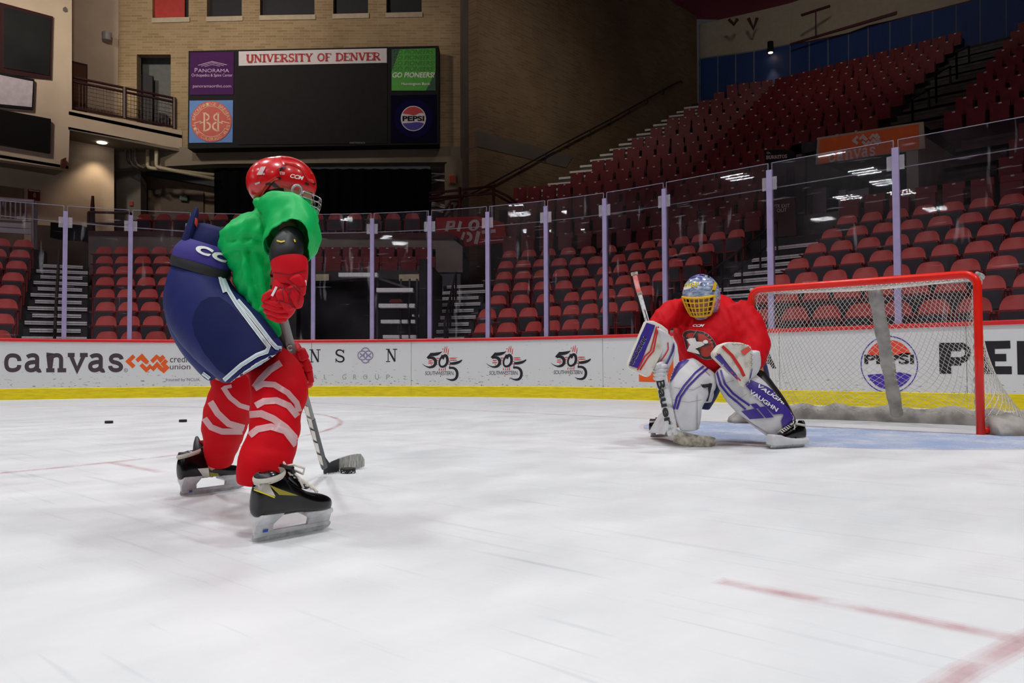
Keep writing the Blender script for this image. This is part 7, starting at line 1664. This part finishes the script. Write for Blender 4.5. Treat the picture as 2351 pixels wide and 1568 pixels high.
# ---- body, one skin, with a face behind the cage
hd2 = ellip(mc - mu * .012, (mf, ms, mu), (.112, .09, .128), 24, 16); ns2 = ellip(mc - mu * .03 + mf * .118, (mf, ms, mu), (.018, .014, .026), 10, 8); ch2 = ellip(mc - mu * .115 + mf * .07, (mf, ms, mu), (.036, .04, .028), 12, 8); br2 = ellip(mc + mu * .02 + mf * .1, (mf, ms, mu), (.014, .06, .012), 12, 6)
nk = Limb([(1618, 705, 5.78, 24, .07), (1630, 735, 5.8, 26, .08)], n=12, sub=3).mb(round_=.02)
tr2 = Limb([(1632, 730, 5.82, 50, .13), (1634, 790, 5.78, 50, .13), (1640, 840, 5.75, 48, .13)], n=16, sub=3).mb(round_=.04)
a1 = Limb([(1585, 715, 5.82, 20, .06), (1530, 738, 5.7, 16, .05), (1512, 770, 5.55, 13, .04), (1520, 830, 5.42, 12, .035), (1515, 855, 5.38, 12, .03)], n=12, sub=3).mb(round_=.015)
a2 = Limb([(1680, 720, 5.82, 22, .06), (1728, 785, 5.7, 17, .055), (1722, 830, 5.5, 13, .04), (1712, 860, 5.4, 10, .03)], n=12, sub=3).mb(round_=.015)
l1 = Limb([(1625, 840, 5.78, 28, .09), (1600, 900, 5.7, 24, .075), (1578, 955, 5.6, 18, .06), (1530, 972, 5.85, 14, .05), (1508, 985, 6.1, 10, .035)], n=12, sub=3).mb(round_=.02)
l2 = Limb([(1665, 840, 5.8, 28, .09), (1735, 880, 5.75, 22, .075), (1780, 940, 5.6, 15, .055), (1812, 985, 5.5, 11, .04)], n=12, sub=3).mb(round_=.02)
gb_ = fuse('body', [hd2, ns2, ch2, br2, nk, tr2, a1, a2, l1, l2], M_skin, go, .011, 2)
for s in (-1, 1):
    e0 = mc - mu * .004 + mf * .098 + ms * s * .034; ellip(e0, (mf, ms, mu), (.012, .015, .009), 12, 8).build('eye', M_eye, gb_, smooth=True); ellip(e0 + mf * .008, (mf, ms, mu), (.006, .006, .006), 10, 6).build('iris', M_iris, gb_, smooth=True)
ellip(mc - mu * .072 + mf * .098, (mf, ms, mu), (.012, .026, .007), 12, 6).build('mouth', M_lips, gb_, smooth=True)
ellip(mc + mu * .02 - mf * .012, (mf, ms, mu), (.11, .094, .115), 20, 12).build('hair', mat('dark_hair', (40, 28, 22), .7), go, smooth=True)
# ---- goalie stick
M_gs = mat('white_stick_paint', (220, 220, 220), .4, vcol2=(150, 150, 150), vscale=30, vpos=(.5, .7)); M_gt = mat('grubby_white_tape', (206, 200, 180), .8, vcol2=(120, 116, 100), vscale=22, bump=.1)
gbase = atz(1556, 1016, 0)
gs_ = empty('goalie_stick', tuple(Vector((gbase.x, gbase.y, 0))), 'white goalie stick with wide paddle and grubby taped blade held before the goalie', 'hockey stick')
def stickbar(st, dpt, name, m, e=4, rnd=.003): return Limb([(x, y, D, hw, dpt) for x, y, D, hw in st], n=16, sub=4, e=e).mb(round_=rnd).build(name, m, gs_, smooth=True, auto=50)
stickbar([(1464, 660, 5.52, 5, ), (1474, 694, 5.48, 5), (1488, 745, 5.42, 5), (1510, 830, 5.36, 6)], .012, 'shaft', M_gs)
stickbar([(1458, 634, 5.55, 5.6), (1464, 660, 5.52, 5.6), (1468, 674, 5.505, 5.6)], .014, 'grip_tape', mat('coral_grip_tape', (228, 92, 92), .7, vcol2=(240, 170, 165), vscale=25))
stickbar([(1456, 626, 5.555, 8), (1457, 631, 5.553, 8)], .02, 'butt_knob', M_gt)
stickbar([(1468, 672, 5.505, 6), (1470, 678, 5.5, 6)], .015, 'tape_ring', M_gt)
pdl = stickbar([(1512, 838, 5.352, 8), (1516, 856, 5.35, 13.5), (1524, 900, 5.36, 13.5), (1536, 955, 5.38, 13), (1545, 998, 5.4, 12)], .012, 'paddle', M_gs)
gb2 = Limb([(1548, 1000, 5.4, 15, .012, 80), (1568, 1006, 5.4, 15, .012, 84), (1600, 1012, 5.4, 13.5, .011, 86), (1628, 1014, 5.4, 12.5, .01, 88), (1642, 1014, 5.4, 9, .008, 88)], n=16, sub=5, e=4).mb(round_=.004).build('blade', M_gt, gs_, smooth=True, auto=50)
wrap('paddle_lettering', ital('Bauer', 1506, 872, 1528, 978, 1524, 868, bold=.03), pdl, M_blk, gs_, .003, 5)
wrap('shaft_line', stroke([(1480, 712), (1484, 725), (1488, 738)], 2), [c for c in gs_.children if c.name.startswith('shaft')][0], M_blk, gs_, .003, 4)
